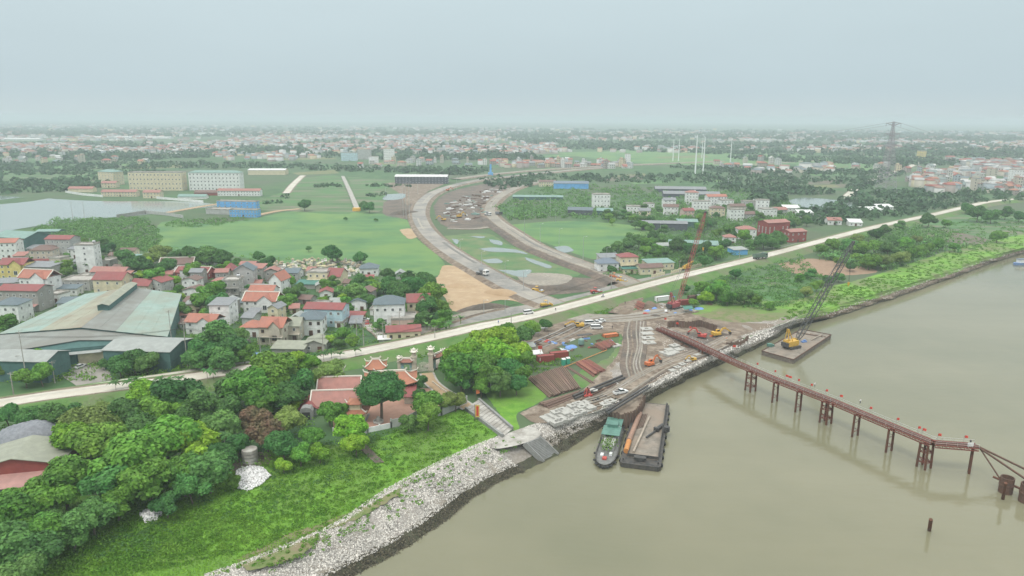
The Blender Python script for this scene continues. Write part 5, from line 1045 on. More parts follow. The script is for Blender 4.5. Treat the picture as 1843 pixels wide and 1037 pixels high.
for u, kind in [(1268,4),(1355,4),(1398,2),(1442,2),(1491,4),(1546,2),(1606,2),(1670,4),(1752,1)]:
    p, d = dproj(u); p = p-O; d.z = 0; nr = Vector((-d.y, d.x, 0)); pr = empty('pier', p, 0); pr.parent = t
    bz = -p.z-O.z-2; legs = [(x, y) for x in ((-1.1, 1.1) if kind == 4 else (0,)) for y in (-1.15, 1.15)]
    if kind == 1: legs = [(-.1,-.35),(.1,.35)]
    tops = []
    for x, y in legs:
        q = d*x+nr*y; b = MB(); b.tube(q+Vector((0,0,-.9)), q+d*x*.15+nr*y*.12+Vector((0,0,bz)), .33, n=8); b.build('leg', M['pier_rust'], pr); tops.append(q)
    b = MB()
    for i in range(len(tops)):
        for j in range(i+1, len(tops)):
            for k in range(4):
                z0 = -2-k*1.5; b.beam(tops[i]+Vector((0,0,z0)), tops[j]+Vector((0,0,z0-1.4*(k%2 == 0))), .14)
    b.b0(0,0,0,0,0,0) if False else b.beam(tops[0]*1.25+Vector((0,0,-1.05)), tops[-1]*1.25+Vector((0,0,-1.05)), .4, .4); b.build('brace', M['rust_red'], pr)
b_ = MB(); b_.tube((0,0,0), (0,0,2.6), .05, n=5); FPOLE = b_.mesh('pole', M['steel'])
b_ = MB(); b_.add([(0.05,0,2.5),(1.35,.15,2.35),(1.25,-.1,1.5),(.05,0,1.65),(.6,.22,2.45),(.6,.2,1.55)], [(0,4,5,3),(4,1,2,5)]); FCL = b_.mesh('cloth', M['flag_red'])
for k, (u, w_) in enumerate([(1357,'at the shore end of the trestle'),(1388,'second along the trestle from the shore'),(1409,'left one of a close pair on the trestle'),(1415,'right one of a close pair on the trestle'),(1432,'before the fourth pier of the trestle'),(1455,'halfway between third and fourth piers'),(1481,'above the thick fourth pier'),(1505,'just past the thick fourth pier'),(1560,'above the fifth pier'),(1607,'above the sixth pier'),(1646,'left of the trestle bend'),(1654,'at the trestle bend'),(1690,'just past the trestle bend'),(1738,'near the outer end of the trestle')]):
    p, d = dproj(u); nr = Vector((-d.y, d.x, 0)).normalized(); f = empty('flag', p+nr*1.35, trs.uniform(-.4,.6), label='small red flag '+w_, cat='flag', group='red flags along the trestle')
    inst('pole', FPOLE, f, scale=(1,1,.9)); inst('cloth', FCL, f, (0,0,.25), scale=.8)
for u, v, w_ in [(1216,590,'left of the red excavator'),(1240,598,'beside the red excavator'),(1195,582,'at the land end of the sheet pile wall'),(1318,632,'on the shore by the small pile arc')]:
    p = at(u, v); f = empty('flag', p, trs.uniform(-.5,.5), label='small red flag '+w_, cat='flag', group='red flags along the trestle'); inst('pole', FPOLE, f); inst('cloth', FCL, f)
p, d = dproj(1741); b = MB(); b.box((0,0,.75),(1.6,.08,1.1)); b.tube((-.6,0,-.0),(-.6,0,.8),.05); b.tube((.6,0,0),(.6,0,.8),.05); b.build('notice_board', M['white_paint'], None, p+Vector((0,-1.3,.1)), label='white notice board on the railing at the outer trestle end', cat='sign')
# booms, caissons and lone piles at the right
def longbeam(pa, pb, r, m, label, name, cat, n=6):
    c = (pa+pb)/2; b = MB(); b.tube(pa-c, pb-c, r, n=n); return b.build(name, M[m], None, c, label=label, cat=cat)
longbeam(TP_[-1]+Vector((0,.6,0)), at(1860,852,3.5), .28, 'rust', 'upper of the two long rusty booms reaching from trestle end', 'boom_pole', 'pole')
longbeam(TP_[-1]+Vector((0,-.6,0)), at(1860,872,3.0), .28, 'rust', 'lower of the two long rusty booms reaching from trestle end', 'boom_pole', 'pole')
longbeam(TP_[-1]+Vector((.5,-.8,-.4)), at(1800,862,2.2), .2, 'rust', 'short rusty boom slanting down to the big caisson', 'boom_pole', 'pole')
longbeam(at(1787,858,3), at(1856,888,1.5), .3, 'pier_rust', 'rusty tube lying across the two caissons', 'cross_tube', 'tube')
def caisson(u, v, r, h, label):
    b = MB(); b.lathe([(r,-2),(r,h*.45),(r+.1,h*.47),(r+.1,h*.55),(r,h*.57),(r,h),(r-.2,h),(r-.2,h-1.2)], n=18); b.build('caisson', M['rust'], None, at(u,v,0), label=label, cat='caisson')
caisson(1809,886,1.65,4.3,'open-topped rusty steel caisson nearest the trestle end'); caisson(1846,903,1.7,5,'rusty steel caisson cut by the right edge of the picture')
longbeam(at(1803,908,-2), at(1803,908,0)+Vector((0,0,6)), .38, 'pier_rust', 'thin rusty pile standing before the open caisson', 'pile', 'pile', 8)
longbeam(at(1671,964,-2), at(1671,964,0)+Vector((0,0,4.2)), .42, 'pier_rust', 'lone rusty pile standing in open water', 'pile', 'pile', 8)
# --- barge with the pipes
t, L_ = frame2((1152,843), (1174,733), 0, 'pipe_barge', label='black flat barge carrying an orange-ended pipe beside the tug', cat='barge'); W = 12.6
A, B = at(1113,838,1.8), at(1190,848,1.8); W = (B-A).length*.97
b = MB(); b.prof([], 0, 0) if False else None
b = MB(); hl = L_/2; b.ext([(-hl,-W/2),(hl,-W/2),(hl,W/2),(-hl,W/2)], -.4, 1.45); b.ext([(-hl-.8,-W/2+.6),(-hl+.01,-W/2),(-hl+.01,W/2),(-hl-.8,W/2-.6)], .1, 1.4); b.build('hull', M['black_hull'], t)
b = MB(); b.b0(-hl+3.2,hl-.9,-W/2+1.0,W/2-1.8,1.45,1.6); b.build('deck', M['barge_deck'], t)
b = MB()
for a in ((-hl+3.2,hl-1,-W/2+.9,-W/2+1.1),(-hl+3.2,hl-1,W/2-1.9,W/2-1.7),(-hl+3.2,-hl+3.4,-W/2+1.1,W/2-1.9)): b.b0(*a, 1.6, 2.5)
b.build('coaming', M['black_hull'], t)
b = MB()
for k in range(9):
    for s in (-1,1): b.tube((-hl+2+k*(L_-3)/9, s*(W/2+.05), .5), (-hl+3+k*(L_-3)/9, s*(W/2+.05), .5), .45, n=8)
b.build('fender', M['rubber'], t)
b = MB(); b.box((-hl+1.8,.3,2.1),(1.5,2.4,1)); b.tube((-hl+1.8,-1.4,2.3),(-hl+1.8,2,2.3),.5,n=10); b.build('winch', M['black_metal'], t)
b = MB()
for x in (-hl+.7, hl-.7):
    for s in (-1,1):
        b.tube((x,s*(W/2-.8),1.6),(x,s*(W/2-.8),2.3),.22,n=8)
b.build('bollard', M['black_metal'], t)
def on(u1, v1, u2, v2, z, r, m, label, name, cat, n=10): return longbeam(at(u1,v1,z), at(u2,v2,z), r, m, label, name, cat, n)
on(1132,793,1152,744,2.2,.75,'rust_pipe','wide rusty steel pipe lying on the black barge','steel_pipe','pipe',12); on(1127,812,1132,794,2.2,.78,'orange_pipe','bright orange end piece of the wide pipe on barge','pipe_end','pipe',12)
on(1140,813,1169,750,2.0,.32,'pipe_pale','thin pale pipe lying parallel to the wide one on barge','steel_pipe','pipe')
for k in range(4): on(1147+k*3,772-k,1157+k*2.6,745,1.75,.12,'rust',f'{["first","second","third","fourth"][k]} slim rusty rod from the wide pipe on barge','rod','rod',6)
t2 = empty('pile_hammer', at(1180,777,1.7), 0.9, label='black pile hammer lying across the right side of the barge', cat='pile hammer')
b = MB(); b.tube((-6,0,.35),(0,0,.35),.3,n=8); b.build('guide', M['black_metal'], t2); b = MB(); b.tube((0,0,.6),(4.5,0,.6),.6,n=10); b.box((.5,0,.6),(.8,1.6,1.2)); b.build('cylinder', M['black_metal'], t2); b = MB()
for k in range(7): b.lathe([(.8,0),(.95,.1),(.8,.2)], (2.2+0*k,-2.6,.0+k*.25), 12)
b.build('coil', M['black_metal'], t2)
# --- tug
t, L_ = frame2((1086,842), (1108,768), 0, 'tug_boat', label='small black-hulled tug with green cabin roofs moored beside the pipe barge', cat='tug'); hl = L_/2; W = 6.4
def hullring(z, f): return [(x*hl, y*W/2*f, z) for x, y in [(-1.05,0),(-1.02,.35),(-.95,.62),(-.8,.86),(-.5,1),(.7,1),(1,.85),(1,-.85),(.7,-1),(-.5,-1),(-.8,-.86),(-.95,-.62),(-1.02,-.35)]]
b = MB(); R0, R1, R2 = hullring(-.5,.9), hullring(1.3,1.0), hullring(1.3,.9); n = 13; b.add(R0+R1+R2, [(k,(k+1)%n,n+(k+1)%n,n+k) for k in range(n)]+[(n+k,n+(k+1)%n,2*n+(k+1)%n,2*n+k) for k in range(n)]); 
if True: b.build('hull', M['black_hull'], t)
b = MB(); R3 = hullring(.95,.9); b.add(R3, [tuple(range(n))[::-1]]); o = b.build('deck', M['bridge_deck_grey'], t)
if o.data.polygons[0].normal.z < 0: o.data.flip_normals()
b = MB(); b.b0(hl*.15,hl*.75,-2,2,.95,3.2); b.b0(-hl*.35,hl*.12,-1.7,1.7,.95,2.6); b.build('cabin', M['w_grey'], t)
for zz, x0, x1, y_ in ((2.4,-.36,-.1,1.72),): window(t, (-hl*.36, 0, 1.9), -math.pi/2, 2.2, .8); window(t, (hl*.14, 0, 2.5), -math.pi/2, 2.2, .8)
b = MB(); b.b0(-hl*.02,hl*.45,-2.7,2.7,3.55,3.7); b.b0(hl*.55,hl*.95,-2.5,2.5,3.2,3.35); b.build('roof', M['cabin_green'], t); b = MB(); b.b0(hl*.36,hl*.6,-1.6,1.6,3.7,4.6); b.build('wheelhouse', M['cabin_green'], t)
b = MB()
for x in (0, hl*.4):
    for s in (-1,1): b.tube((x,s*2.4,.9),(x,s*2.4,3.6),.07)
b.build('post', M['steel'], t)
leafv = np.random.RandomState(4); P = np.array([(-hl*.25+leafv.randn()*2.2, leafv.randn()*1.2, 2.2+abs(leafv.randn())*.7) for _ in range(500)]); V, F = quads(P, leafv.randn(500,3), .25, leafv); o = inst('potted_plants', npmesh('leaves', V, F, M['leaf_mid']), t)
b = MB(); b.box((-hl*.75,.2,1.2),(1.4,1.2,.5)); b.build('hatch', M['machine_red'], t); b = MB(); b.box((-hl*.55,-1.2,1.3),(1.2,.8,.7)); b.box((-hl*.6,1.2,1.15),(1.6,.9,.4)); b.build('locker', M['white_paint'], t)
b = MB()
for k in range(13):
    a = Vector(R1[k]); b.lathe([(.32,-.18),(.5,-.1),(.5,.1),(.32,.18)], (a.x*1.02, a.y*1.04, .75), 8)
b.build('tyre_fender', M['rubber'], t)
# --- crane barge
def worldbox(t, pts, z0, z1, name, m):
    o = t.location; b = MB(); P = [(p.x-o.x, p.y-o.y) for p in pts]; ar = sum(P[i][0]*P[(i+1)%len(P)][1]-P[(i+1)%len(P)][0]*P[i][1] for i in range(len(P)))
    if ar < 0: P = P[::-1]
    b.ext(P, z0-o.z, z1-o.z); return b.build(name, M[m], t)
cb = empty('crane_barge', at(1432,622,0), label='flat brown barge carrying the yellow crawler crane', cat='barge'); dk = [at(u,v,1.7) for u,v in ((1371,632),(1428,648),(1496,603),(1442,593))]
worldbox(cb, dk, -.5, 1.55, 'hull', 'old_deck'); inn = [p.lerp(sum(dk, Vector())/4, .02) for p in dk]; worldbox(cb, inn, 1.55, 1.7, 'deck', 'barge_deck')
b = MB(); 
for i in range(4):
    p, q = dk[i]-cb.location, dk[(i+1)%4]-cb.location; b.beam(p+Vector((0,0,.12)), q+Vector((0,0,.12)), .3, .3)
b.build('coaming', M['rust'], cb)
for k in range(5): on(1430+k*7,598+k*.6,1474+k*3,606+k*.4-1,1.9,.16,'pipe_pale' if k % 2 else 'rust',f'{["first","second","third","fourth","fifth"][k]} pipe lying on the back of the crane barge','steel_pipe','pipe',6)
on(1460,612,1480,602,2.0,.2,'pipe_pale','bent pale pipe on the crane barge deck','steel_pipe','pipe'); 
b = MB(); b.box((0,0,.3),(2.4,1,.6),.4); b.box((.3,.3,.8),(1,.6,.4)); b.build('tarpaulin_bundle', M['tarp_blue'], None, at(1447,616,1.7), label='small blue bundle on the crane barge deck', cat='bundle')
b = MB(); b.box((0,0,.7),(2,1.4,1.4)); b.box((1.6,.6,.4),(1,1,.8)); b.build('generator', M['cabin_green'], None, at(1385,624,1.7), label='pale green generator at the corner of the crane barge', cat='generator')
def lattice(parent, a, b, w, m, name='boom', bays=22, taper=.35):
    a, b = Vector(a), Vector(b); d = (b-a); L_ = d.length; d.normalize(); sd = d.cross(Vector((0,0,1))).normalized(); up = sd.cross(d); mb_ = MB(); g = lambda t, i, j: a+(b-a)*t+(sd*i+up*j)*w/2*max(taper, min(1, t*8+.25, (1-t)*6+.25))
    for k in range(bays):
        t0, t1 = k/bays, (k+1)/bays
        for i, j in ((-1,-1),(1,-1),(1,1),(-1,1)): mb_.beam(g(t0,i,j), g(t1,i,j), w*.11)
        s = 1 if k%2 else -1
        for (i,j),(i2,j2) in (((-1,-1),(1,-1)),((1,-1),(1,1)),((1,1),(-1,1)),((-1,1),(-1,-1))):
            mb_.beam(g(t0,i*s if i != i2 else i,j*s if j != j2 else j), g(t1,i2*s if i != i2 else i2,j2*s if j != j2 else j2), w*.06)
    return mb_.build(name, m, parent)
def crawler_crane(u, v, z, tipuv, tipY, col, boomcol, rz, label, w=1.5, bays=26, gant=True):
    p = at(u, v, z); t = empty('crawler_crane', p, 0, label=label, cat='crane'); tip = atY(*tipuv, p.y+tipY)-p; R = Matrix.Rotation(rz, 3, 'Z')
    for s in (-1, 1):
        b = MB(); prof = [(-3.2,.5),(-2.7,0),(2.7,0),(3.2,.5),(2.8,1.1),(-2.8,1.1)]; vs = MB(); vs.prof(prof, s*1.9-.45, s*1.9+.45); vs.v = [tuple(R @ Vector(q)) for q in vs.v]; vs.build('track', M['black_metal'], t)
    b = MB(); b.b0(-1.6,1.6,-4,2.2,1.3,3.3); b.b0(-1.5,-.2,-4,-1,3.3,3.7); b.b0(-1.5,1.5,-1.8,1.8,.6,1.3); b.v = [tuple(R @ Vector(q)) for q in b.v]; b.build('body', M[col], t)
    b = MB(); b.b0(-1.65,1.65,-4.9,-4.02,1.35,3.0); b.v = [tuple(R @ Vector(q)) for q in b.v]; b.build('counterweight', M['black_metal'], t)
    b = MB(); b.prof([(2.2,1.5),(4,1.5),(3.9,3.4),(2.2,3.6)], -1.6, -.3); b.v = [tuple(R @ Vector(q)) for q in b.v]; c = b.build('cab', M[col], t)
    b = MB(); b.prof([(2.5,2.4),(4.06,2.4),(3.98,3.2),(2.5,3.3)], -1.66, -.24); b.v = [tuple(R @ Vector(q)) for q in b.v]; b.build('window', M['glass'], c)
    foot = R @ Vector((0,2.0,1.9)); lattice(t, foot, tip, w, M[boomcol], 'boom', bays)
    g = R @ Vector((0,-3.4,8.5)); b = MB()
    for s in (-1,1):
        b.beam(R @ Vector((s*.9,-1,3.3)), g+R @ Vector((s*.4,0,0)), .3); b.beam(R @ Vector((s*.9,-3.8,3.3)), g+R @ Vector((s*.4,0,0)), .3)
    b.beam(g+R @ Vector((-.6,0,0)), g+R @ Vector((.6,0,0)), .35); b.build('gantry', M[col], t)
    b = MB(); 
    for s in (-.4,.4): b.tube(g+Vector((s,0,0)), foot.lerp(tip,.97)+Vector((s*.6,0,0)), .07, n=4)
    for s in (-.15,.15): b.tube(tip+Vector((s,0,0)), tip+Vector((s,0,-18)), .05, n=4)
    b.build('cable', M['crane_dark'], t); hk = tip+Vector((0,0,-18)); b = MB(); b.box(hk,(.7,.4,1.2)); b.tube(hk, hk+Vector((0,0,-1.3)), .15); b.build('hook_block', M['machine_yellow'], t)
    b = MB(); b.tube(tip+Vector((-.5,0,0)), tip+Vector((.5,0,0)), .6, n=10); b.build('sheave', M['black_metal'], t); return t
crawler_crane(1425,626,1.7,(1536,436),14,'machine_yellow','crane_dark',math.radians(-60),'yellow crawler crane with long black boom standing on the river barge',w=2.0,bays=30)
crawler_crane(1214,556,GZ,(1270,382),10,'crane_red','crane_red',math.radians(-50),'crawler crane with tall red lattice boom beside the dyke road',w=1.35,bays=26)
# --- earth movers and vehicles
def wheel(par, p, r=.45, wd=.3, axis='y'):
    b = MB(); b.tube((0,-wd/2,0),(0,wd/2,0), r, n=12); o = b.build('wheel', M['rubber'], par, p); b = MB(); b.tube((0,-wd/2-.02,0),(0,wd/2+.02,0), r*.5, n=8); b.build('rim', M['steel'], o); return o
def excavator(u, v, rot, col, label, z=GZ, s=1.0, reach=0, dark=False):
    t = empty('excavator', at(u,v,z), math.radians(rot), label=label, cat='excavator'); t.scale = (s*.78,)*3; C_ = M[col]
    for q in (-1,1):
        b = MB(); b.prof([(-1.9,.4),(-1.6,0),(1.6,0),(1.9,.4),(1.6,.8),(-1.6,.8)], 0, .5); o = b.build('track', M['black_metal'], t, (-.25+q*1.1,0,0)); o.rotation_euler = (0,0,0)
    for o in t.children: o.data.transform(Matrix.Rotation(math.pi/2, 4, 'Z')); 
    for i_, o in enumerate(t.children): o.location = (0, (-1.1 if i_ == 0 else 1.1)-.25, 0)
    b = MB(); b.b0(-2.2,1.3,-1.25,1.25,1.0,1.9); b.b0(-2.3,-1.0,-1.2,1.2,1.9,2.3); b.build('body', C_, t)
    b = MB(); b.prof([], 0, 0) if False else b.b0(.1,1.5,.3,1.2,1.9,2.9); c = b.build('cab', C_, t); b = MB(); b.b0(.25,1.56,.26,1.24,2.15,2.75); b.build('window', M['glass'], c)
    e1 = Vector((3.9,-.2,4.1-reach)); e2 = Vector((6.2+reach*.5,-.2,1.9-reach*.3)); b = MB(); b.beam((1.2,-.2,1.8), (2.6,-.2,4.0-reach*.8), .45, .6); b.beam((2.5,-.2,4.0-reach*.8), e1, .4, .55); b.build('boom', C_, t)
    b = MB(); b.beam(e1, e2, .35, .45); b.tube((2.4,-.2,4.5-reach), e1+Vector((.3,0,.4)), .12); b.build('stick', C_, t)
    b = MB(); b.prof([(-.5,0),(.1,-.1),(.3,-.9),(-.3,-1.2),(-.7,-.6)], -.5, .5); o = b.build('bucket', M['black_metal'], t, e2); o.rotation_euler = (0,0,-math.pi/2)
    return t
excavator(1170,660,35,'machine_orange','orange excavator with folded arm parked on the muddy track',s=1.15)
excavator(1290,606,20,'machine_yellow','yellow excavator reaching out beside the sheet pile pit',s=1.3,reach=.8)
excavator(1262,609,150,'machine_red','red excavator working in the pit under the trestle',s=1.2)
excavator(1247,650,200,'machine_yellow','tiny yellow excavator on the stones below the trestle',s=.7)
excavator(1042,590,185,'machine_yellow','dusty yellow excavator parked among the yard sheds',s=1.2,reach=1.2)
excavator(827,392,40,'machine_yellow','yellow excavator on the demolition ground between the roads',s=1.5)
excavator(798,398,180,'machine_yellow','faded yellow excavator at the left edge of the demolition ground',s=1.4)
excavator(806,344,10,'machine_orange','orange excavator near the inner bend of the left road',s=1.4)
def car(u, v, rot, label, z=GZ, kind='car', L_=4.5, col='white_paint', name='parked_car'):
    t = empty(name, at(u,v,z), math.radians(rot), label=label, cat='car' if kind != 'pickup' else 'pickup'); h = L_/2
    if kind == 'pickup': low = [(-h,.45),(h-.1,.45),(h,.95),(h-.9,1.1),(h-1.2,1.15),(-.3,1.15),(-h,1.15)]; cab = [(-.6,1.15),(h-1.3,1.15),(h-1.9,1.72),(-.4,1.78)]
    elif kind == 'van': low = [(-h,.4),(h,.4),(h,1.0),(h-.6,1.2),(-h,1.2)]; cab = [(-h,1.2),(h-.7,1.2),(h-1.3,1.9),(-h+.1,1.95)]
    else: low = [(-h,.4),(h-.1,.4),(h,.75),(h-.3,.9),(h-1.1,1.0),(-h+.3,1.02),(-h,.9)]; cab = [(-h+.5,1.0),(h-1.15,1.0),(h-1.9,1.48),(-h+1.1,1.48)]
    def pr(pts, y0, y1, nm, m, par):
        b = MB(); n = len(pts); b.add([(x,y0,zz) for x,zz in pts]+[(x,y1,zz) for x,zz in pts], [tuple(range(n)), tuple(range(2*n-1,n-1,-1))]+[(n+k,n+(k+1)%n,(k+1)%n,k) for k in range(n)]); return b.build(nm, m, par)
    bd = pr(low, -.9, .9, 'body', M[col], t); g = pr([(x*.985,zz-.02 if i in (2,3) else zz) for i,(x,zz) in enumerate(cab)], -.76, .76, 'window', M['glass'], t)
    rx0, rx1 = cab[3][0], cab[2][0]; b = MB(); b.b0(rx0,rx1,-.72,.72,cab[2][1]-.03,cab[3][1]+.03); b.build('roof', M[col], t)
    if kind == 'pickup': b = MB(); b.b0(-h+.15,-.75,-.72,.72,1.1,1.17); b.build('cargo_bed', M['black_metal'], t)
    for x in (-h+.85, h-.85):
        for s in (-1,1): wheel(t, (x, s*.82, .36), .36, .24)
    for s in (-1,1): b = MB(); b.b0(h-.12,h+.02,s*.62-.15,s*.62+.15,.72,.85); b.build('headlight', M['steel'], t)
    return t
car(951,565,28,'white off-road car driving on the pale dyke road',z=7.2,kind='van',L_=4.8,name='white_car')
car(1117,709,28,'white pickup parked between the slabs and the round cofferdam',z=GZ+.3,kind='pickup',L_=5.2,name='pickup_truck')
car(145,662,75,'white saloon parked at the green warehouse door',name='parked_car')
car(1062,584,10,'white van at the left of the group in the yard',z=GZ+.3,kind='van',L_=5); car(1073,583,12,'white pickup in the middle of the group in the yard',z=GZ+.3,kind='pickup',L_=5); car(1074,592,5,'white van with open doors nearest the orange container',z=GZ+.3,kind='van',L_=5.4); car(1081,580,200,'white car at the back of the group in the yard',z=GZ+.3)
car(661,583,100,'dark red car in the court behind the pale blue house',col='machine_red'); car(657,577,0,'white car beside the dark red car',L_=4.2)
def truck(u, v, rot, label, z, cabm, bodym, kind='dump', s=1.0, name='truck'):
    t = empty(name, at(u,v,z), math.radians(rot), label=label, cat='truck'); t.scale = (s,)*3
    b = MB(); b.b0(-3.6,3.4,-.5,.5,.7,1.0); b.build('chassis', M['black_metal'], t)
    b = MB(); b.b0(1.7,3.6,-1.2,1.2,.8,2.7); b.b0(1.8,3.3,-1.1,1.1,2.7,2.9); c = b.build('cab', M[cabm], t); b = MB(); b.b0(3.3,3.64,-1.05,1.05,1.8,2.5); b.b0(2.2,3.1,-1.23,1.23,1.8,2.5); b.build('window', M['glass'], c)
    b = MB()
    if kind == 'dump':
        b.b0(-3.8,1.4,-1.25,-1.13,1.1,2.5); b.b0(-3.8,1.4,1.13,1.25,1.1,2.5); b.b0(-3.8,1.4,-1.13,1.13,1.05,1.2); b.b0(-3.8,-3.68,-1.13,1.13,1.2,2.4); b.b0(1.28,1.4,-1.13,1.13,1.2,2.8)
        for k in range(6): b.b0(-3.5+k*.9,-3.4+k*.9,-1.32,1.32,1.1,2.45)
        b.build('cargo_bed', M[bodym], t)
    elif kind == 'crane':
        b.b0(-3.6,1.4,-1.2,1.2,1.05,1.3); b.build('flatbed', M[bodym], t); b = MB(); b.b0(-1,.4,-.9,.9,1.3,2.4); b.build('turret', M[bodym], t); b = MB(); b.beam((-.8,0,2.3),(6.5,0,4.6),.5,.6); b.build('boom', M[bodym], t)
    else:
        b.b0(-3.6,1.4,-1.2,1.2,1.05,1.25); b.build('flatbed', M[bodym], t); b = MB(); b.lathe([(.4,0),(1.1,.9),(1.1,2.2),(.5,3.4)], n=10); o = b.build('tank', M['r_grey'], t, (1.1,0,2.1)); o.rotation_euler = (0,-1.4,0)
    for x in (-2.9,-1.7,2.5):
        for q in (-1,1): wheel(t, (x, q*1.05, .5), .5, .35)
    return t
truck(1368,466,24,'dark green dump truck driving on the dyke road right of the crane',7.2,'green_truck','green_truck',s=1.35,name='dump_truck')
truck(868,495,-45,'white truck with grey tank coming down the curved road',6.4,'white_paint','r_grey','tank',s=1.2,name='white_truck')
truck(1232,486,30,'yellow crane truck standing on the asphalt by the cream wall',GZ+.2,'machine_yellow','machine_yellow','crane',s=1.05,name='crane_truck')
truck(878,388,-50,'white truck beside the demolition ground at the right road',6,'white_paint','white_paint','tank',s=1.1,name='white_truck')
truck(898,387,-50,'dark truck on the right hand road by the bushes',6,'black_metal','r_grey','dump',s=1.1,name='dark_truck')
def roller(u, v, rot, col, label, z, blade=False, s=1.15):
    t = empty('bulldozer' if blade else 'road_roller', at(u,v,z), math.radians(rot), label=label, cat='bulldozer' if blade else 'road roller'); t.scale = (s,)*3
    b = MB(); b.b0(-2.4,.2,-.9,.9,.7,1.6); b.b0(.2,1.9,-.35,.35,.7,1.1); b.build('body', M[col], t)
    b = MB(); b.b0(-.9,.3,-.75,.75,2.7,2.82); c = b.build('canopy', M[col], t); b = MB()
    for x in (-.8,.2):
        for q in (-.65,.65): b.tube((x,q,1.6),(x,q,2.7),.05,n=4)
    b.build('post', M['black_metal'], t)
    if blade:
        b = MB(); b.box((2.3,0,.7),(.25,3.2,1.2)); b.build('blade', M[col], t)
        for q in (-1,1): b = MB(); b.b0(-2.2,1.6,q*1.1-.25,q*1.1+.25,0,.85); b.build('track', M['black_metal'], t)
    else:
        b = MB(); b.tube((2,-1.0,.75),(2,1.0,.75),.75,n=14); b.build('drum', M['steel'], t)
        for q in (-1,1): wheel(t, (-1.5, q*.85, .7), .7, .4)
        b = MB(); b.b0(1.0,3.0,-1.2,-1.02,.6,.9); b.b0(1.0,3.0,1.02,1.2,.6,.9); b.b0(2.8,3.0,-1.02,1.02,.6,.9); b.build('drum_frame', M[col], t)
    return t
roller(983,552,25,'machine_yellow','bright yellow bulldozer beside the dyke road ahead of the white car',GZ+1.6,blade=True)
roller(1072,528,20,'machine_red','red roller on the asphalt between bulldozer and junction',GZ+.2); roller(967,526,-30,'machine_yellow','faded yellow roller at the foot of the left curved road',GZ+.3)
roller(1106,501,-20,'machine_orange','orange roller at the foot of the right curved road',GZ+.4); roller(1118,508,-10,'machine_yellow','dusty yellow roller in front of the orange one',GZ+.3)
# motorbike and people
def person_mesh(name, shirt, seated=False, bend=0):
    V = [(0,0,.95),(0,0,1.2),(0,bend*.2,1.42),(0,bend*.25,1.52),(0,bend*.28,1.66),(.1,0,.9),(.12,.05,.5),(.13,0,.06),(-.1,0,.9),(-.13,-.1,.5),(-.14,-.2,.07),(.2,bend*.2,1.4),(.27,.02,1.12),(.28,.14,.88),(-.2,bend*.2,1.4),(-.27,0,1.12),(-.26,.1,.88),(.14,.14,.03),(-.14,-.06,.03)]
    E = [(0,1),(1,2),(2,3),(3,4),(0,5),(5,6),(6,7),(0,8),(8,9),(9,10),(2,11),(11,12),(12,13),(2,14),(14,15),(15,16),(7,17),(10,18)]; R_ = [.15,.14,.15,.06,.11,.1,.075,.05,.1,.075,.05,.07,.05,.035,.07,.05,.035,.04,.04]
    me = bpy.data.meshes.new(name); me.from_pydata(V, E, []); o = bpy.data.objects.new(name, me); COL.objects.link(o); o.modifiers.new('s','SKIN'); o.modifiers.new('b','SUBSURF').levels = 1
    for i, r in enumerate(R_): me.skin_vertices[0].data[i].radius = (r, r*.8)
    me.skin_vertices[0].data[0].use_root = True; dg = bpy.context.evaluated_depsgraph_get(); m2 = bpy.data.meshes.new_from_object(o.evaluated_get(dg)); bpy.data.objects.remove(o)
    m2.materials.clear(); [m2.materials.append(M[k]) for k in (shirt, 'cloth_dark', 'skin')]
    for f in m2.polygons: z = f.center.z; f.material_index = 2 if (z > 1.5 or (abs(f.center.x) > .24 and z < 1.1)) else (1 if z < .95 else 0)
    return m2
PM = {k: person_mesh('person', k) for k in ('cloth_blue','cloth_dark','white_paint','machine_red')}
PM['bow'] = person_mesh('person', 'cloth_blue', bend=1.0)
for u, v, z, k, lab in [(897,583,7.2,'cloth_blue','person in blue walking along the dyke road'),(1148,560,7.2,'machine_red','person in red at the right side of the dyke road'),(1125,548,7.2,'cloth_dark','person in dark clothes on the dyke road above the yard'),(1466,697,8.3,'white_paint','person in white standing on the trestle by the third pier'),(1548,727,8.3,'white_paint','person in white walking on the trestle before the fifth pier'),(1746,801,8.3,'cloth_dark','person in dark clothes at the outer end of the trestle'),(1102,592,GZ+.3,'cloth_dark','person in dark clothes standing beside the orange container'),(824,612,GZ,'machine_red','person in red walking on the grey path behind the gate'),(1000,560,7.2,'cloth_dark','person in dark clothes behind the white car')]:
    inst('person', PM[k], None, at(u, v, z), random.uniform(0,6), label=lab, cat='person')
t = empty('motorbike', at(1085,535,7.2), .4, label='dark motorbike ridden along the dyke road', cat='motorbike')
for x in (-.65,.65): wheel(t, (x,0,.3), .3, .1)
b = MB(); b.beam((-.6,0,.6),(.3,0,.7),.25,.2); b.beam((.3,0,.7),(.65,0,.3),.08); b.beam((.3,0,.7),(.45,0,1.05),.07); b.beam((.42,-.3,1.05),(.42,.3,1.05),.05); b.build('body', M['black_metal'], t)
inst('person', PM['bow'], None, at(1085,535,7.2)+Vector((0,0,.1)), .4-math.pi/2, label='rider in blue on the dark motorbike', cat='person')
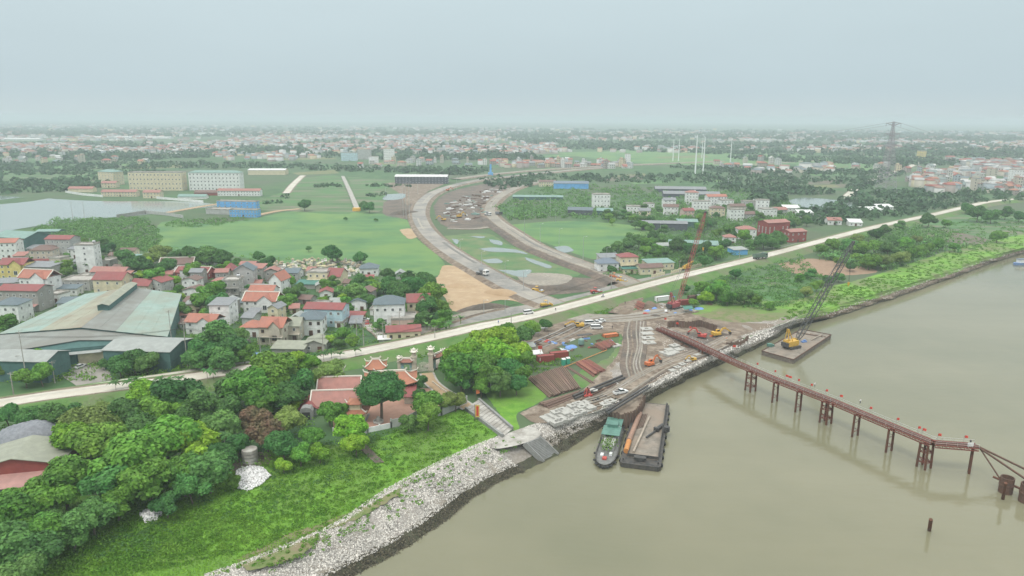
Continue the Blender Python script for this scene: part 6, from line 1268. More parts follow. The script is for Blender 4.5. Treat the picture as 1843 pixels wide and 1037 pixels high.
# --- yard goods
def pilemesh():
    b = MB(); prof = [(-.3,.0),(-.18,0),(-.12,.28),(.12,.28),(.18,0),(.3,0),(.3,.06),(.22,.06),(.15,.36),(-.15,.36),(-.22,.06),(-.3,.06)]; b.prof(prof, 0, 1); return b.mesh('sheet_pile', M['pile_brown'])
PLM = pilemesh()
b_ = MB(); b_.tube((0,0,.1),(1,0,.1),.1,n=5); RBM = b_.mesh('steel_bar', M['rebar'])
def stackrows(A0, A1, B0, B1, n, me, name, cat, lab, grp, rs, layers=1, sc=1.0, z=GZ):
    """bars from A to B, the row running from (A0,B0) to (A1,B1)"""
    A0, A1, B0, B1 = [at(*q, z) for q in (A0, A1, B0, B1)]
    for l_ in range(layers):
        for k in range(n-l_*3):
            f = (k+l_*1.5)/(n-1); a = A0.lerp(A1, f); b = B0.lerp(B1, f); d = b-a; j = rs.uniform(-.6,.6); a = a+d.normalized()*j
            inst(name, me, None, a+Vector((0,0,.03+l_*.38*sc+rs.uniform(0,.03))), math.atan2(d.y,d.x)+rs.uniform(-.012,.012), scale=(d.length, sc*1.15, sc), label=lab+' #', cat=cat, group=grp); ROWS.append((COL.objects[-1] if False else ALL[-1], lab, k, n, l_))
ROWS = []; sr = random.Random(6)
stackrows((951,682),(1016,661),(989,716),(1043,700),24,PLM,'sheet_pile','sheet pile','brown sheet pile in the big row above the pale slabs','sheet piles laid out in the yard',sr,2)
stackrows((1018,660),(1020,659.5),(1066,692),(1069,691),2,PLM,'sheet_pile','sheet pile','pale sheet pile at the right edge of the big row','sheet piles laid out in the yard',sr,1)
stackrows((970,727),(985,737),(1040,706),(1045,712),8,PLM,'sheet_pile','sheet pile','dark sheet pile in the small bundle above the pale slabs','sheet piles laid out in the yard',sr,3)
stackrows((1035,655),(1062,650),(1068,678),(1090,668),16,RBM,'steel_bar','steel bar','rusty bar in the red bundle on the grass','steel bars on the grass',sr,2,1.6)
stackrows((1068,622),(1100,612),(1085,632),(1110,622),16,RBM,'steel_bar','steel bar','rusty bar in the heap beside the muddy track','steel bars on the grass',sr,2,1.6)
stackrows((1140,553),(1152,543),(1155,560),(1163,548),8,RBM,'steel_bar','steel bar','rusty bar in the bundle left of the red crane','steel bars on the grass',sr,3,2)
for a, b2, z_, r, lab in [((1031,713),(1120,676),GZ+.8,.38,'long black pipe across the yard, upper one of its pair'),((1034,717),(1124,680),GZ+.8,.38,'long black pipe across the yard, lower one of its pair'),((1090,741),(1166,694),GZ+1.4,.36,'long black pipe over the cofferdam, upper one of its pair'),((1094,744),(1170,697),GZ+1.4,.36,'long black pipe over the cofferdam, lower one of its pair'),((1040,722),(1110,690),GZ+.4,.25,'thin rusty pipe lying below the black pair'),((1015,661),(1092,630),GZ+.5,.15,'thin orange rail dividing the stacks from the toilets')]:
    longbeam(at(*a,z_), at(*b2,z_), r, 'orange_pipe' if 'orange' in lab else ('rust' if 'rusty' in lab else 'black_metal'), lab, 'long_pipe', 'pipe', 8)
def slabmesh(hole):
    b = MB(); w, d, h = 1.9, 1.5, .5
    if hole:
        b.b0(-w,-.7,-d,d,0,h); b.b0(.7,w,-d,d,0,h); b.b0(-.7,.7,-d,-.6,0,h); b.b0(-.7,.7,.6,d,0,h)
        for x,y in ((-.7,-.6),(.7,-.6),(.7,.6),(-.7,.6)): b.box((x*.88,y*.88,h/2),(.4,.4,h-.01),.78)
    else: b.b0(-w,w,-d,d,0,h)
    return b.mesh('concrete_slab', M['slab'])
SLM = [slabmesh(True), slabmesh(False)]; SLABS = []
def slabs(p00, p10, p01, p11, nu, nv, lab, rz, sc, rs, levels=1):
    for i in range(nu):
        for j in range(nv):
            f, g_ = (i+.5)/nu, (j+.5)/nv; u = (p00[0]*(1-f)+p10[0]*f)*(1-g_)+(p01[0]*(1-f)+p11[0]*f)*g_; v = (p00[1]*(1-f)+p10[1]*f)*(1-g_)+(p01[1]*(1-f)+p11[1]*f)*g_
            for l_ in range(rs.choice((1,levels))):
                o = inst('concrete_slab', SLM[rs.randint(0,1) if rs.random() < .7 else 0], None, at(u,v)+Vector((0,0,.02+l_*.52)), math.radians(rz)+rs.uniform(-.05,.05), scale=(sc*rs.uniform(.92,1.05),sc,1), label='SLAB', cat='concrete slab', group='pale concrete slabs'); SLABS.append((o, lab, u, v))
slabs((972,752),(1052,722),(1002,768),(1070,738),8,3,'row at the river side of the yard',32,.86,sr,2)
slabs((1152,590),(1174,588),(1158,628),(1178,616),1,4,'column beside the muddy track',8,1.35,sr)
slabs((1188,636),(1215,620),(1205,646),(1228,630),3,2,'pile below the shore end of the trestle',30,1.0,sr,2)
slabs((1100,622),(1113,618),(1103,628),(1116,624),1,1,'single one by the bar heap',30,1.1,sr)
slabs((1080,727),(1100,718),(1090,735),(1105,724),2,1,'loose ones left of the pickup',30,.9,sr)
for k in range(7): f = k/7; slabs((1205+k*9,668-k*5.6),(1212+k*9,664-k*5.6),(1208+k*9,672-k*5.6),(1215+k*9,668-k*5.6),1,1,'line on the bank stones under the trestle',30,.7,sr)
# round cofferdam and the two sheet pile walls
def pilewall(px, z, h, label, name, fill=None, m='pile_brown', step=.62):
    P = smooth([at(u,v,z) for u,v in px], 10); t = empty(name, Vector((P[0].x,P[0].y,z-h)), label=label, cat='sheet pile wall'); O = Vector((P[0].x,P[0].y,z)); mb_ = MB(); mb_.prof([(-.3,.0),(-.18,0),(-.12,.28),(.12,.28),(.18,0),(.3,0),(.3,.06),(.22,.06),(.15,.36),(-.15,.36),(-.22,.06),(-.3,.06)], 0, 1)
    me = mb_.mesh('sheet_pile', M[m]); me.transform(Matrix.Rotation(-math.pi/2, 4, 'Y')); acc = 0; last = P[0]
    L_ = [0]
    for a, b in zip(P, P[1:]): L_.append(L_[-1]+(b-a).length)
    n = int(L_[-1]/step)
    for k in range(n+1):
        s = L_[-1]*k/n; i = min(len(P)-2, max(0, np.searchsorted(L_, s)-1)); f = (s-L_[i])/max(1e-6, L_[i+1]-L_[i]); p = P[i].lerp(P[i+1], f); d = P[i+1]-P[i]
        hh = h+sr.uniform(-.25,.35); inst('sheet_pile', me, t, (p.x-O.x, p.y-O.y, 0), math.atan2(d.y,d.x)+math.pi/2+(math.pi if k%2 else 0), scale=(1,1,hh))
    return P
P = pilewall([(1101,741),(1116,745),(1130,744),(1144,738),(1154,726),(1160,712)], GZ, 6.2, 'round sheet pile cofferdam jutting into the river beside the barge', 'cofferdam')
b = MB(); q = [(p.x,p.y) for p in P]+[tuple(at(1150,700)[:2]), tuple(at(1110,720)[:2])]; ar = sum(q[i][0]*q[(i+1)%len(q)][1]-q[(i+1)%len(q)][0]*q[i][1] for i in range(len(q))); q = q if ar > 0 else q[::-1]; b.ext(q, -1, GZ-.25); b.build('cofferdam_fill', M['dirt'], kind='structure')
pilewall([(1202,580),(1214,577),(1238,579),(1262,577),(1290,586)], GZ+3.0, 3.3, 'long curved sheet pile wall behind the excavator pit', 'pile_wall'); pilewall([(1308,616),(1324,616),(1338,612),(1346,605)], GZ+1.4, 1.9, 'short arc of sheet piles at the shore beyond the trestle', 'pile_wall')
sheet('pit_mud', [(1195,596),(1240,599),(1290,600),(1320,606),(1335,606),(1318,616),(1285,632),(1240,632),(1215,615)], 'mud', amp=2)
sheet('stony_patch', [(1150,640),(1110,655),(1105,690),(1130,700),(1150,680)], 'rock_bed', amp=3); sheet('stony_patch', [(1300,595),(1380,580),(1398,582),(1340,606)], 'sand', amp=2) if False else None
for a in [(1090,690,60),(1230,610,40),(1330,600,80),(1150,580,30),(1000,600,40)]: pass
# containers, toilets, tarps, tents
def container(u, v, rot, L_, label, col='container_red', h=2.6, z=GZ, name='container', open_=False):
    t = empty(name, at(u,v,z), math.radians(rot), label=label, cat='container'); b = MB(); b.b0(-L_/2,L_/2,-1.2,1.2,.1,h); b.build('body', M[col], t)
    b = MB()
    for x in (-L_/2, L_/2):
        for y in (-1.2, 1.2): b.b0(x-.09,x+.09,y-.09,y+.09,0,h+.05)
    for y in (-1.2,1.2): b.b0(-L_/2,L_/2,y-.07,y+.07,h-.04,h+.06)
    b.build('frame', M['rust'], t); b = MB(); b.b0(-L_/2-.06,-L_/2-.01,-1.1,-.05,.2,h-.1); b.b0(-L_/2-.06,-L_/2-.01,.05,1.1,.2,h-.1); b.build('door', M[col], t); return t
container(1006,645,18,7.0,'red shipping container with rusty roof in the middle of the yard'); container(982,651,18,6.5,'darker red shipping container at the left end of its row'); container(1099,606,24,6.5,'orange-red open container beside the muddy track',col='machine_orange',h=1.3)
container(1232,548,20,5,'red container behind the red crane',h=2.4); container(1192,541,25,8,'white site container left of the red crane',col='white_paint',h=2.2); container(1247,540,20,5,'brown container behind the teal tent',col='rust',h=2.2)
for u, lab in ((1014,'left one of the two green portable toilets'),(1022,'right one of the two green portable toilets')):
    t = empty('portable_toilet', at(u,657-(u-1014)*.25), .3, label=lab, cat='portable toilet'); b = MB(); b.b0(-.65,.65,-.65,.65,0,2.3); b.build('body', M['toilet_green'], t); b = MB(); b.prof([(-.72,2.3),(.72,2.3),(.5,2.6),(-.5,2.6)], -.7, .7); b.build('roof', M['white_paint'], t); b = MB(); b.b0(-.45,.45,-.7,-.66,.15,2.1); b.build('door', M['toilet_green'], t)
for k, (u, v, w_, lab) in enumerate([(1028,625,20,'blue tarpaulin over goods beside the red container'),(1165,561,14,'crumpled blue tarpaulin in front of the red bars'),(1178,556,10,'small blue tarpaulin left of the red crane tracks'),(1215,565,8,'blue tarpaulin right of the red crane tracks'),(1258,556,16,'long pale blue tarpaulin behind the pile wall')]):
    mound('tarpaulin', u, v, w_*.6, w_*.2, .8, 'tarp_blue', mr_, lab, 'tarpaulin', rot=.5)
def tent(u, v, w, d, rot, m, label):
    t = empty('site_tent', at(u,v), math.radians(rot), label=label, cat='tent'); b = gable_roof(w, d, 2.3, .9, .2); b.build('canopy', M[m], t); b = MB()
    for x in (-w/2+.1,w/2-.1):
        for y in (-d/2+.1,d/2-.1): b.tube((x,y,0),(x,y,2.25),.06,n=5)
    b.build('post', M['steel'], t)
tent(1236,563,4.5,3.5,15,'r_green','teal tent just right of the red crane'); tent(1262,541,5,4,15,'r_pale','pale blue site hut at the hedge right of the crane'); tent(940,632,9,6,20,'r_pale','pale grey shed roof at the left end of the yard'); tent(962,645,5,4,20,'r_white','white tent left of the red containers'); tent(924,618,7,5,20,'r_teal','faint green shed roof in the trees beside the yard')
tent(877,668,9,8,-30,'r_pale','pale grey shed roof standing inside the grove'); tent(872,660,3,3,-30,'r_pale','small roof end beside the pale shed in the grove') if False else None
tent(473,650,6,5,0,'tarp_blue','blue awning at the roadside below the arched villa')
for k, (u, v, m, lab) in enumerate([(950,592,'slab','pale plate leaning in the weeds behind the yard'),(962,600,'slab','second pale plate lying in the weeds behind the yard'),(978,592,'slab','white plate at the end of the weeds behind the yard'),(1001,602,'black_metal','dark gravel box between the sheds'),(1052,604,'black_metal','long dark gravel box before the white vans')]):
    b = MB(); b.box((0,0,.25),((7 if 'dark' in lab else 3.5),2,.5),.4); b.build('plate' if k < 3 else 'gravel_box', M[m], None, at(u,v), label=lab, cat='plate' if k < 3 else 'box')
b = MB(); b.lathe([(1.1,.6),(1.2,.8),(1.2,2.6),(.5,3.1)], n=14); o = b.build('water_tank', M['r_teal'], None, at(1046,622), label='pale round tank on a stand beside the blue tarpaulin', cat='tank'); b = MB(); b.b0(-.9,.9,-.9,.9,0,.6); b.build('stand', M['black_metal'], o)
t = empty('warning_post', at(972,655), .2, label='red and white warning post at the corner of the yard', cat='post')
for k in range(5): b = MB(); b.tube((0,0,k*1.2),(0,0,(k+1)*1.2),.12,n=6); b.build('band', M['white_paint' if k%2 else 'machine_red'], t)
b = MB(); b.box((0,0,6.5),(1.6,.15,1.2)); b.build('plate', M['machine_red'], t)
t = empty('pile_rig', at(1057,714), .6, label='squat rusty red drilling frame among the black pipes', cat='rig'); b = MB()
for x in (-1.2,1.2):
    for y in (-.8,.8): b.beam((x,y,0),(x*.3,y*.3,3),.25)
b.b0(-1.4,1.4,-1,1,.3,.8); b.build('frame', M['machine_red'], t); b = MB(); b.tube((0,0,0),(0,0,3.4),.3); b.build('drill', M['rust'], t)
b = MB(); b.lathe([(1.4,.8),(1.5,.85),(1.5,.95),(1.4,1.0)], n=16); b.tube((0,0,0),(0,0,.85),.3); b.build('cable_drum', M['slab'], None, at(1068,706), label='pale round cable drum lying beside the rusty drilling frame', cat='cable drum')
# clutter of the yard and demolition ground
def clutter(poly, n, mats, smin, smax, group, lab, rs, flat=False):
    for i, (u, v) in enumerate(rndin(poly, n, rs)):
        s = smin+(smax-smin)*rs.rand(); b = MB(); a = rs.rand()*3
        if rs.rand() < .5: b.box((0,0,s*.15),(s*(1+rs.rand()),s*.6,s*.3),a); b.box((s*.2,s*.1,s*.36),(s*.6,s*.4,s*.12),a+.5)
        else:
            for k in range(3): b.beam((-s,k*.3*s-.3*s,.1+.08*k),(s,k*.3*s-.2*s+rs.randn()*.1,.1+.1*k),.12*s,.14*s)
        m = mats[rs.randint(len(mats))]; o = b.build('debris_pile', M[m], None, at(u,v), label='DEBRIS', cat='debris', group=group); o.rotation_euler = (0,0,a); DEB.append((o, lab, u, v, m))
for k, (u, v, a_, b_2) in enumerate([(1215,598,10,3),(1255,620,14,4),(1228,628,8,3),(1300,604,16,4),(1120,600,8,3),(1108,668,10,5),(1180,570,12,3),(1128,566,10,2.5),(1345,590,18,3),(1290,588,14,3),(1165,680,8,3),(1040,580,12,2),(990,585,10,2),(1085,700,9,4)]): mound('spoil_heap', u, v, a_, b_2, .5+.25*(k%4), ['mud','dirt','rock_bed'][k%3], mr_, kind='stuff', rot=k)
DEB = []; cr_ = np.random.RandomState(14)
clutter([(945,620),(1000,605),(1060,608),(1100,600),(1110,625),(1040,632),(960,640)], 40, ['slab','rust','white_paint','pile_brown','machine_red','tarp_blue'], .8, 2.2, 'site debris', 'in the yard behind the containers', cr_)
clutter([(1060,700),(1110,690),(1110,715),(1075,730),(1050,720)], 16, ['slab','rust','black_metal'], .6, 1.6, 'site debris', 'around the drilling frame', cr_)
clutter([(1130,540),(1270,530),(1290,560),(1160,570)], 34, ['slab','rust','white_paint','tarp_blue','machine_red'], .8, 2.2, 'site debris', 'around the red crane', cr_)
clutter([(1200,600),(1290,600),(1340,615),(1270,640),(1225,625)], 26, ['slab','rust','pile_brown','machine_orange'], .6, 2.0, 'site debris', 'in the pit under the trestle', cr_)
clutter([(795,370),(850,345),(925,332),(890,365),(880,395),(810,400)], 130, ['slab','rust','white_paint','pile_brown','r_teal'], 1.5, 5, 'demolition debris', 'on the demolition ground', cr_)
stq = np.random.RandomState(3)
P = atn(rndin([(1105,640),(1160,650),(1150,690),(1110,700),(1095,670)], 700, stq)); P = np.concatenate([P, atn(rndin([(1180,580),(1230,600),(1300,620),(1400,575),(1390,605),(1290,640),(1200,640)], 2500, stq)), atn(rndin([(1080,720),(1160,690),(1250,640),(1290,640),(1170,700),(1080,736)], 1500, stq))])
OCt = np.array([(1,0,0),(-.5,.87,0),(-.5,-.87,0),(0,0,.7)]); sz = .12+.35*stq.rand(len(P))**2; an = stq.rand(len(P))*6.28; V = OCt[None]*sz[:,None,None]; x = V[...,0]*np.cos(an)[:,None]-V[...,1]*np.sin(an)[:,None]; y = V[...,0]*np.sin(an)[:,None]+V[...,1]*np.cos(an)[:,None]
V = np.stack([x,y,V[...,2]],2)+P[:,None,:]; F = np.array([(0,1,3),(1,2,3),(2,0,3)])[None]+(np.arange(len(P))*4)[:,None,None]; o = inst('loose_stones', npmesh('loose_stones', V.reshape(-1,3), F.reshape(-1,3), M['pale_stone'])); o['kind'] = 'stuff'
# blue boat
t = empty('river_boat', at(1838,476,0), .3, label='blue and white cabin boat at the far right waterline', cat='boat'); b = MB(); b.ext([(-7,0),(-5,-2),(6,-2),(6,2),(-5,2)], -.4, 1.4); b.build('hull', M['boat_blue'], t); b = MB(); b.b0(-3,5,-1.6,1.6,1.4,3.6); b.build('cabin', M['w_white'], t); b = MB(); b.b0(-3.4,5.4,-1.9,1.9,3.6,3.8); b.build('roof', M['r_blue'], t)
# ------------------------------------------------------------------ temple, gate, steps
mat('temple_tile', (.32,.14,.11), (.25,.12,.09), .8, .85, obj=True, bump=.15, wave=(3,'X')); mat('temple_orange', (.40,.17,.10), (.33,.14,.09), .8, .8, obj=True, bump=.15, wave=(3,'X')); mat('court_tile', (.46,.27,.20), (.40,.23,.17), .7, .9)
mat('gold', (.60,.42,.12), rough=.5); mat('gate_blue', (.14,.36,.48), (.5,.5,.4), 2, .7, obj=True); mat('bridge_grey', (.28,.28,.27), (.21,.21,.20), .7, .9, obj=True)
sheet('temple_court', [(598,748),(650,735),(700,715),(755,700),(790,700),(812,722),(752,748),(700,768),(655,778),(600,770)], 'court_tile', amp=0, curve=False)
def curved_roof(w, d, z, rh, o, m, par, ridge=True, lift=.9):
    """tiled roof with eaves that sweep up at the corners"""
    b = MB(); W, D = w/2+o, d/2+o; rx = max(.3, W-D*.75); N_ = 6; V = []; F = []
    def ring(t):                                   # t: 0 eave .. 1 ridge
        e = t**1.35; x1, y1 = W+(rx-W)*t, D+(0.05-D)*t; pts = []
        for (sx, sy) in ((-1,-1),(1,-1),(1,1),(-1,1)): pts.append((sx*x1, sy*y1, z+rh*e+lift*(1-t)**3))
        out = []
        for i in range(4):
            a, c = Vector(pts[i]), Vector(pts[(i+1)%4]); m1 = a.lerp(c, .18); m2 = a.lerp(c, .82); m1.z -= lift*(1-t)**3; m2.z -= lift*(1-t)**3; md = a.lerp(c, .5); md.z -= lift*(1-t)**3; out += [a, m1, md, m2]
        return out
    for k in range(N_+1): V += ring(k/N_)
    n = 16
    for k in range(N_): F += [(k*n+i, k*n+(i+1)%n, (k+1)*n+(i+1)%n, (k+1)*n+i) for i in range(n)]
    b.add(V, F); r = b.build('roof', M[m], par); sm = r.modifiers.new('thick','SOLIDIFY'); sm.thickness = .18
    if ridge:
        b = MB(); b.b0(-rx,rx,-.22,.22,z+rh-.1,z+rh+.5)
        for s in (-1,1): b.beam((s*rx,0,z+rh+.2),(s*(rx+.7),0,z+rh+1.1),.3,.4)
        for sx in (-1,1):
            for sy in (-1,1):
                b.beam((sx*rx,0,z+rh+.1),(sx*(rx+W)/2,sy*D*.5,z+rh*.45+.25),.28,.3); b.beam((sx*(rx+W)/2,sy*D*.5,z+rh*.45+.25),(sx*W,sy*D,z+lift+.15),.28,.3); b.beam((sx*W,sy*D,z+lift+.1),(sx*(W+.5),sy*(D+.4),z+lift+.9),.22,.25)
        b.build('ridge_cap', M['tile_ridge'], r)
def temple(u, v, wpx, h, d, rot, label, m='temple_orange', wall='w_cream', rh=2.8, o=1.0, columns=6, name='temple_hall', cat='temple hall', two=False):
    w = wpx*mpp(u,v); rz = math.radians(rot); p = at(u,v)+Matrix.Rotation(rz,3,'Z') @ Vector((0,d/2,0)); t = empty(name, (p.x,p.y,GZ), rz, label=label, cat=cat)
    b = MB(); b.b0(-w/2,w/2,-d/2+1,d/2,0,h); b.build('wall', M[wall], t); b = MB(); b.b0(-w/2-.6,w/2+.6,-d/2-.6,d/2+.6,0,.35); b.build('plinth', M['bridge_grey'], t)
    for k in range(columns): x = -w/2+.3+(w-.6)*k/(columns-1); b = MB(); b.tube((x,-d/2+.2,.3),(x,-d/2+.2,h),.18,n=8); b.build('column', M['doorwood'], t)
    for k in range(max(1,columns//2)): x = -w/2+w*(k+.5)/max(1,columns//2); window(t, (x,-d/2+1,1.5), 0, min(1.8,w*.25), 2.3, 'frame_brown', 'door', 'doorwood')
    curved_roof(w, d, h, rh, o, m, t)
    if two:
        b = MB(); b.b0(-w*.3,w*.3,-d*.3,d*.3,h+rh*.5,h+rh+1.2); b.build('upper_wall', M[wall], t); e = empty('upper_tier', (0,0,0)); e.parent = t; curved_roof(w*.6, d*.6, h+rh+1.2, rh*.7, o*.7, m, t, ridge=False, lift=.6)
    return t
H(604,744,84,15,9,5,'gable_x','beige','dullred','front temple hall with long brown-red tile roof and pale ridge',rh=3.0,ridge=True,frame='frame_brown',nwin=6,name='temple_hall',cat='temple hall')
H(610,716,72,14,8,5,'gable_x','beige','dullred','rear temple hall with shorter brown-red roof and pale ridge',rh=3.0,ridge=True,frame='frame_brown',name='temple_hall',cat='temple hall',win=False)
H(556,748,30,13,9,5,'gable_y','grey','red','low red-roofed wing at the left end of the temple',rh=1.6,name='temple_wing',cat='temple wing',win=False)
H(737,728,18,14,7,5,'shed','beige','red','red lean-to at the right end of the temple',rh=1.2,name='temple_wing',cat='temple wing',win=False)
temple(703,716,86,4.8,9,8,'large temple hall with orange tile roof and upswept corners behind the clipped tree',columns=8)
temple(677,684,28,4.2,5,8,'small pyramidal tiled pavilion behind the large temple hall',rh=2.6,columns=3)
temple(598,696,26,3.6,5,5,'small pale grey pyramidal pavilion behind the rear hall',rh=2.2,columns=3,m='concrete')
temple(638,762,34,3.0,6,0,'small two-tiered orange pavilion in front of the temple',rh=1.6,columns=4,two=True)
t = empty('stone_shrine', at(553,752), .1, label='dark grey arched shrine at the left end of temple court', cat='shrine'); b = MB(); b.b0(-2,2,-1.5,1.5,0,2.6); b.profy([(-2,2.6),(2,2.6),(1.4,3.6),(0,4),(-1.4,3.6)], -1.5, 1.5); b.build('body', M['bridge_grey'], t); b = MB(); b.b0(-1.2,1.2,-1.56,-1.5,0,2.4); b.build('door', M['dark_gap'], t)
t = empty('stone_planter', at(681,762), 0, label='pale stone planter with rocks under the clipped tree', cat='planter'); b = MB(); b.lathe([(1.4,0),(1.6,.5),(1.6,.9),(1.3,.9),(1.3,.5)], n=14); b.build('basin', M['slab'], t); b = MB(); b.lathe([(1.0,.4),(.8,1.6),(.3,2.3)], n=7); b.build('rock', M['concrete'], t)
wallrun([(600,782),(640,786),(662,779)], 1.8, 'w_grey', 'grey wall along the front left of the temple court', post=4)
wallrun([(662,779),(704,770)], 1.6, 'w_white', 'pale wall below the clipped tree', post=3)
wallrun([(704,770),(728,765),(754,752)], 2.6, 'w_grey', 'higher grey wall right of the clipped tree', post=4)
wallrun([(754,752),(795,748),(840,728)], 2.6, 'w_grey', 'grey mossy wall from the temple to the channel', post=4)
# gate
t = empty('temple_gate', at(761,672), 0, label='ornate temple gate of four tall pillars with small tiled side roofs', cat='gate'); GO = t.location
def gp(u, v): return at(u, v)-GO
PP = [(gp(719,672),7.0,.55),(gp(746,672),9.8,.8),(gp(776,667),9.8,.8),(gp(801,656),6.6,.55)]
for p, h, r in PP:
    q = MB(); q.b0(p.x-r-.25,p.x+r+.25,p.y-r-.25,p.y+r+.25,0,.8); q.b0(p.x-r,p.x+r,p.y-r,p.y+r,.8,h*.62); q.b0(p.x-r-.2,p.x+r+.2,p.y-r-.2,p.y+r+.2,h*.62,h*.67); q.b0(p.x-r*.9,p.x+r*.9,p.y-r*.9,p.y+r*.9,h*.67,h*.8)
    pl = q.build('pillar', M['w_beige'], t); q = MB(); q.lathe([(r*1.0,h*.8),(r*1.9,h*.85),(r*1.5,h*.87),(r*.6,h*.9),(r*.9,h*.94),(r*.3,h*.98),(r*.1,h)], (p.x,p.y,0), 8)
    for s in range(4): a = s*math.pi/2+.78; q.beam((p.x+math.cos(a)*r*1.2,p.y+math.sin(a)*r*1.2,h*.83),(p.x+math.cos(a)*r*2.2,p.y+math.sin(a)*r*2.2,h*.91),.25)
    q.build('finial', M['tile_ridge'], pl)
for i, j in ((0,1),(2,3)):
    a, b2 = PP[i][0], PP[j][0]; m_ = (a+b2)/2; d = b2-a; q = MB(); q.beam(a+Vector((0,0,2.2)), a.lerp(b2,.3)+Vector((0,0,2.2)), .6, 4.4); q.beam(b2+Vector((0,0,2.2)), b2.lerp(a,.3)+Vector((0,0,2.2)), .6, 4.4); q.beam(a+Vector((0,0,4)), b2+Vector((0,0,4)), .6, 1.2); q.build('side_gate', M['gate_blue'], t)
    e = empty('gate_roof', m_, math.atan2(d.y,d.x)); e.parent = t; curved_roof(d.length*.7, 2.0, 4.6, 1.0, .5, 'temple_tile', e, lift=.6)
    for c in list(e.children): pass
a, b2 = PP[1][0], PP[2][0]; q = MB(); n = 18
for k in range(n+1): x = a.lerp(b2, k/n); q.tube(x, x+Vector((0,0,2.6+1.2*math.sin(math.pi*k/n))), .06, n=4)
for z_ in (.4,1.5,2.5): q.beam(a+Vector((0,0,z_)), b2+Vector((0,0,z_)), .1)
for r_ in (.5,.9,1.3,1.7):
    c = (a+b2)/2+Vector((0,0,2.0))
    for k in range(14): t0, t1 = k/14*6.283, (k+1)/14*6.283; dd = (b2-a).normalized(); q.tube(c+dd*math.cos(t0)*r_+Vector((0,0,math.sin(t0)*r_)), c+dd*math.cos(t1)*r_+Vector((0,0,math.sin(t1)*r_)), .06, n=4)
q.build('iron_gate', M['tile_ridge'], t)
road('court_path', [(768,672),(776,688),(792,702),(818,718),(845,735)], 2.0, 5.25, 'sand', sl=.3, shoulder='concrete')
road('back_path', [(775,662),(800,645),(820,622),(860,606),(900,594)], 2.4, 5.3, 'gravel_road', sl=.6)
wallrun([(778,690),(795,703),(822,720)], .9, 'w_beige', 'low kerb wall along the court path', th=.3)
# long concrete channel with steps down to the river
A0, A1, B0, B1 = at(838,738), at(862,722), at(905,788), at(922,774)
t = empty('concrete_channel', (A0+B1)/2, label='long sloping concrete channel with steps leading to the landing', cat='channel'); CO = Vector(t.location)
for a, b2 in ((A0,B0),(A1,B1)): q = MB(); q.beam(a-CO+Vector((0,0,.5)), b2-CO+Vector((0,0,.5)), .7, 1.2); q.build('side_wall', M['bridge_grey'], t)
n = 26
for k in range(n):
    a = A0.lerp(B0,(k+.5)/n)-CO; b2 = A1.lerp(B1,(k+.5)/n)-CO; q = MB(); q.beam(a+Vector((0,0,.12+.35*(1-k/n))), b2+Vector((0,0,.12+.35*(1-k/n))), (B0-A0).length/n*.8, .25+.2*(k%2)); q.build('step', M['concrete'], t)
sheet('landing', [(885,800),(905,785),(945,770),(965,772),(972,785),(945,798),(915,806),(890,808)], 'concrete', lift=.16, amp=.3)
T0, T1, S0, S1 = at(944,800,GZ), at(970,789,GZ), at(977,833,-.3), at(1003,820,-.3); t = empty('river_steps', T0, label='flight of worn concrete steps going down from the landing into the water', cat='steps'); n = 16
for k in range(n):
    f0, f1 = k/n, (k+1)/n; a = T0.lerp(S0,(f0+f1)/2)-T0; b2 = T1.lerp(S1,(f0+f1)/2)-T0; z_ = (GZ+.2)*(1-f0)-.3*f0-GZ; a.z = z_/1-.35; b2.z = z_-.35; q = MB(); q.beam(a, b2, (S0-T0).xy.length/n*1.08, .8+.002*k); q.build('step', M['bridge_grey'], t)
for a, b2 in ((T0,S0),(T1,S1)): q = MB(); q.beam(a-T0+Vector((0,0,.2)), b2-T0+Vector((0,0,.2)), .6, 1.4); q.build('side_wall', M['bridge_grey'], t)
sheet('landing_slope', [(888,806),(940,802),(975,838),(945,842)], 'wet_rock', lift=.01) if False else None
t = empty('garden_steps', at(665,818), label='narrow brown stone steps in the bright grass below the temple', cat='steps'); q0 = t.location.copy()
for k in range(15):
    p = at(650+32*k/14,803+30*k/14)-q0; q = MB(); q.box(p+Vector((0,0,.3-.015*k)),(2.6,.55,.35),.15); q.build('step', M['rust_pipe'] if False else M['bark'], t)
t = empty('festival_banner', at(855,758), 0, label='tall yellow and red festival banner beside the channel', cat='banner'); q = MB(); q.tube((0,0,0),(0,0,5.6),.08); q.build('pole', M['doorwood'], t); q = MB(); q.box((.75,0,3.3),(1.3,.06,4.0)); q.build('border', M['gold'], t); q = MB(); q.box((.75,-.01,3.3),(.7,.07,3.2)); q.build('cloth', M['flag_red'], t)
t = empty('orange_flag', at(857,722), .4, label='orange flag hanging at the top of the channel', cat='flag'); q = MB(); q.tube((0,0,0),(0,0,4.2),.06); q.build('pole', M['doorwood'], t); q = MB(); q.add([(0,0,4),(1.3,.2,3.6),(1.2,-.2,2.6),(0,0,2.4)], [(0,1,2,3)]); q.build('cloth', M['machine_orange'], t)
b = MB(); b.b0(-.7,.7,-.5,.5,0,2.6); b.b0(-.9,.9,-.7,.7,2.6,2.9); b.build('stone_stele', M['w_white'], None, at(883,698), label='small white stele at the right edge of the grove', cat='stele')
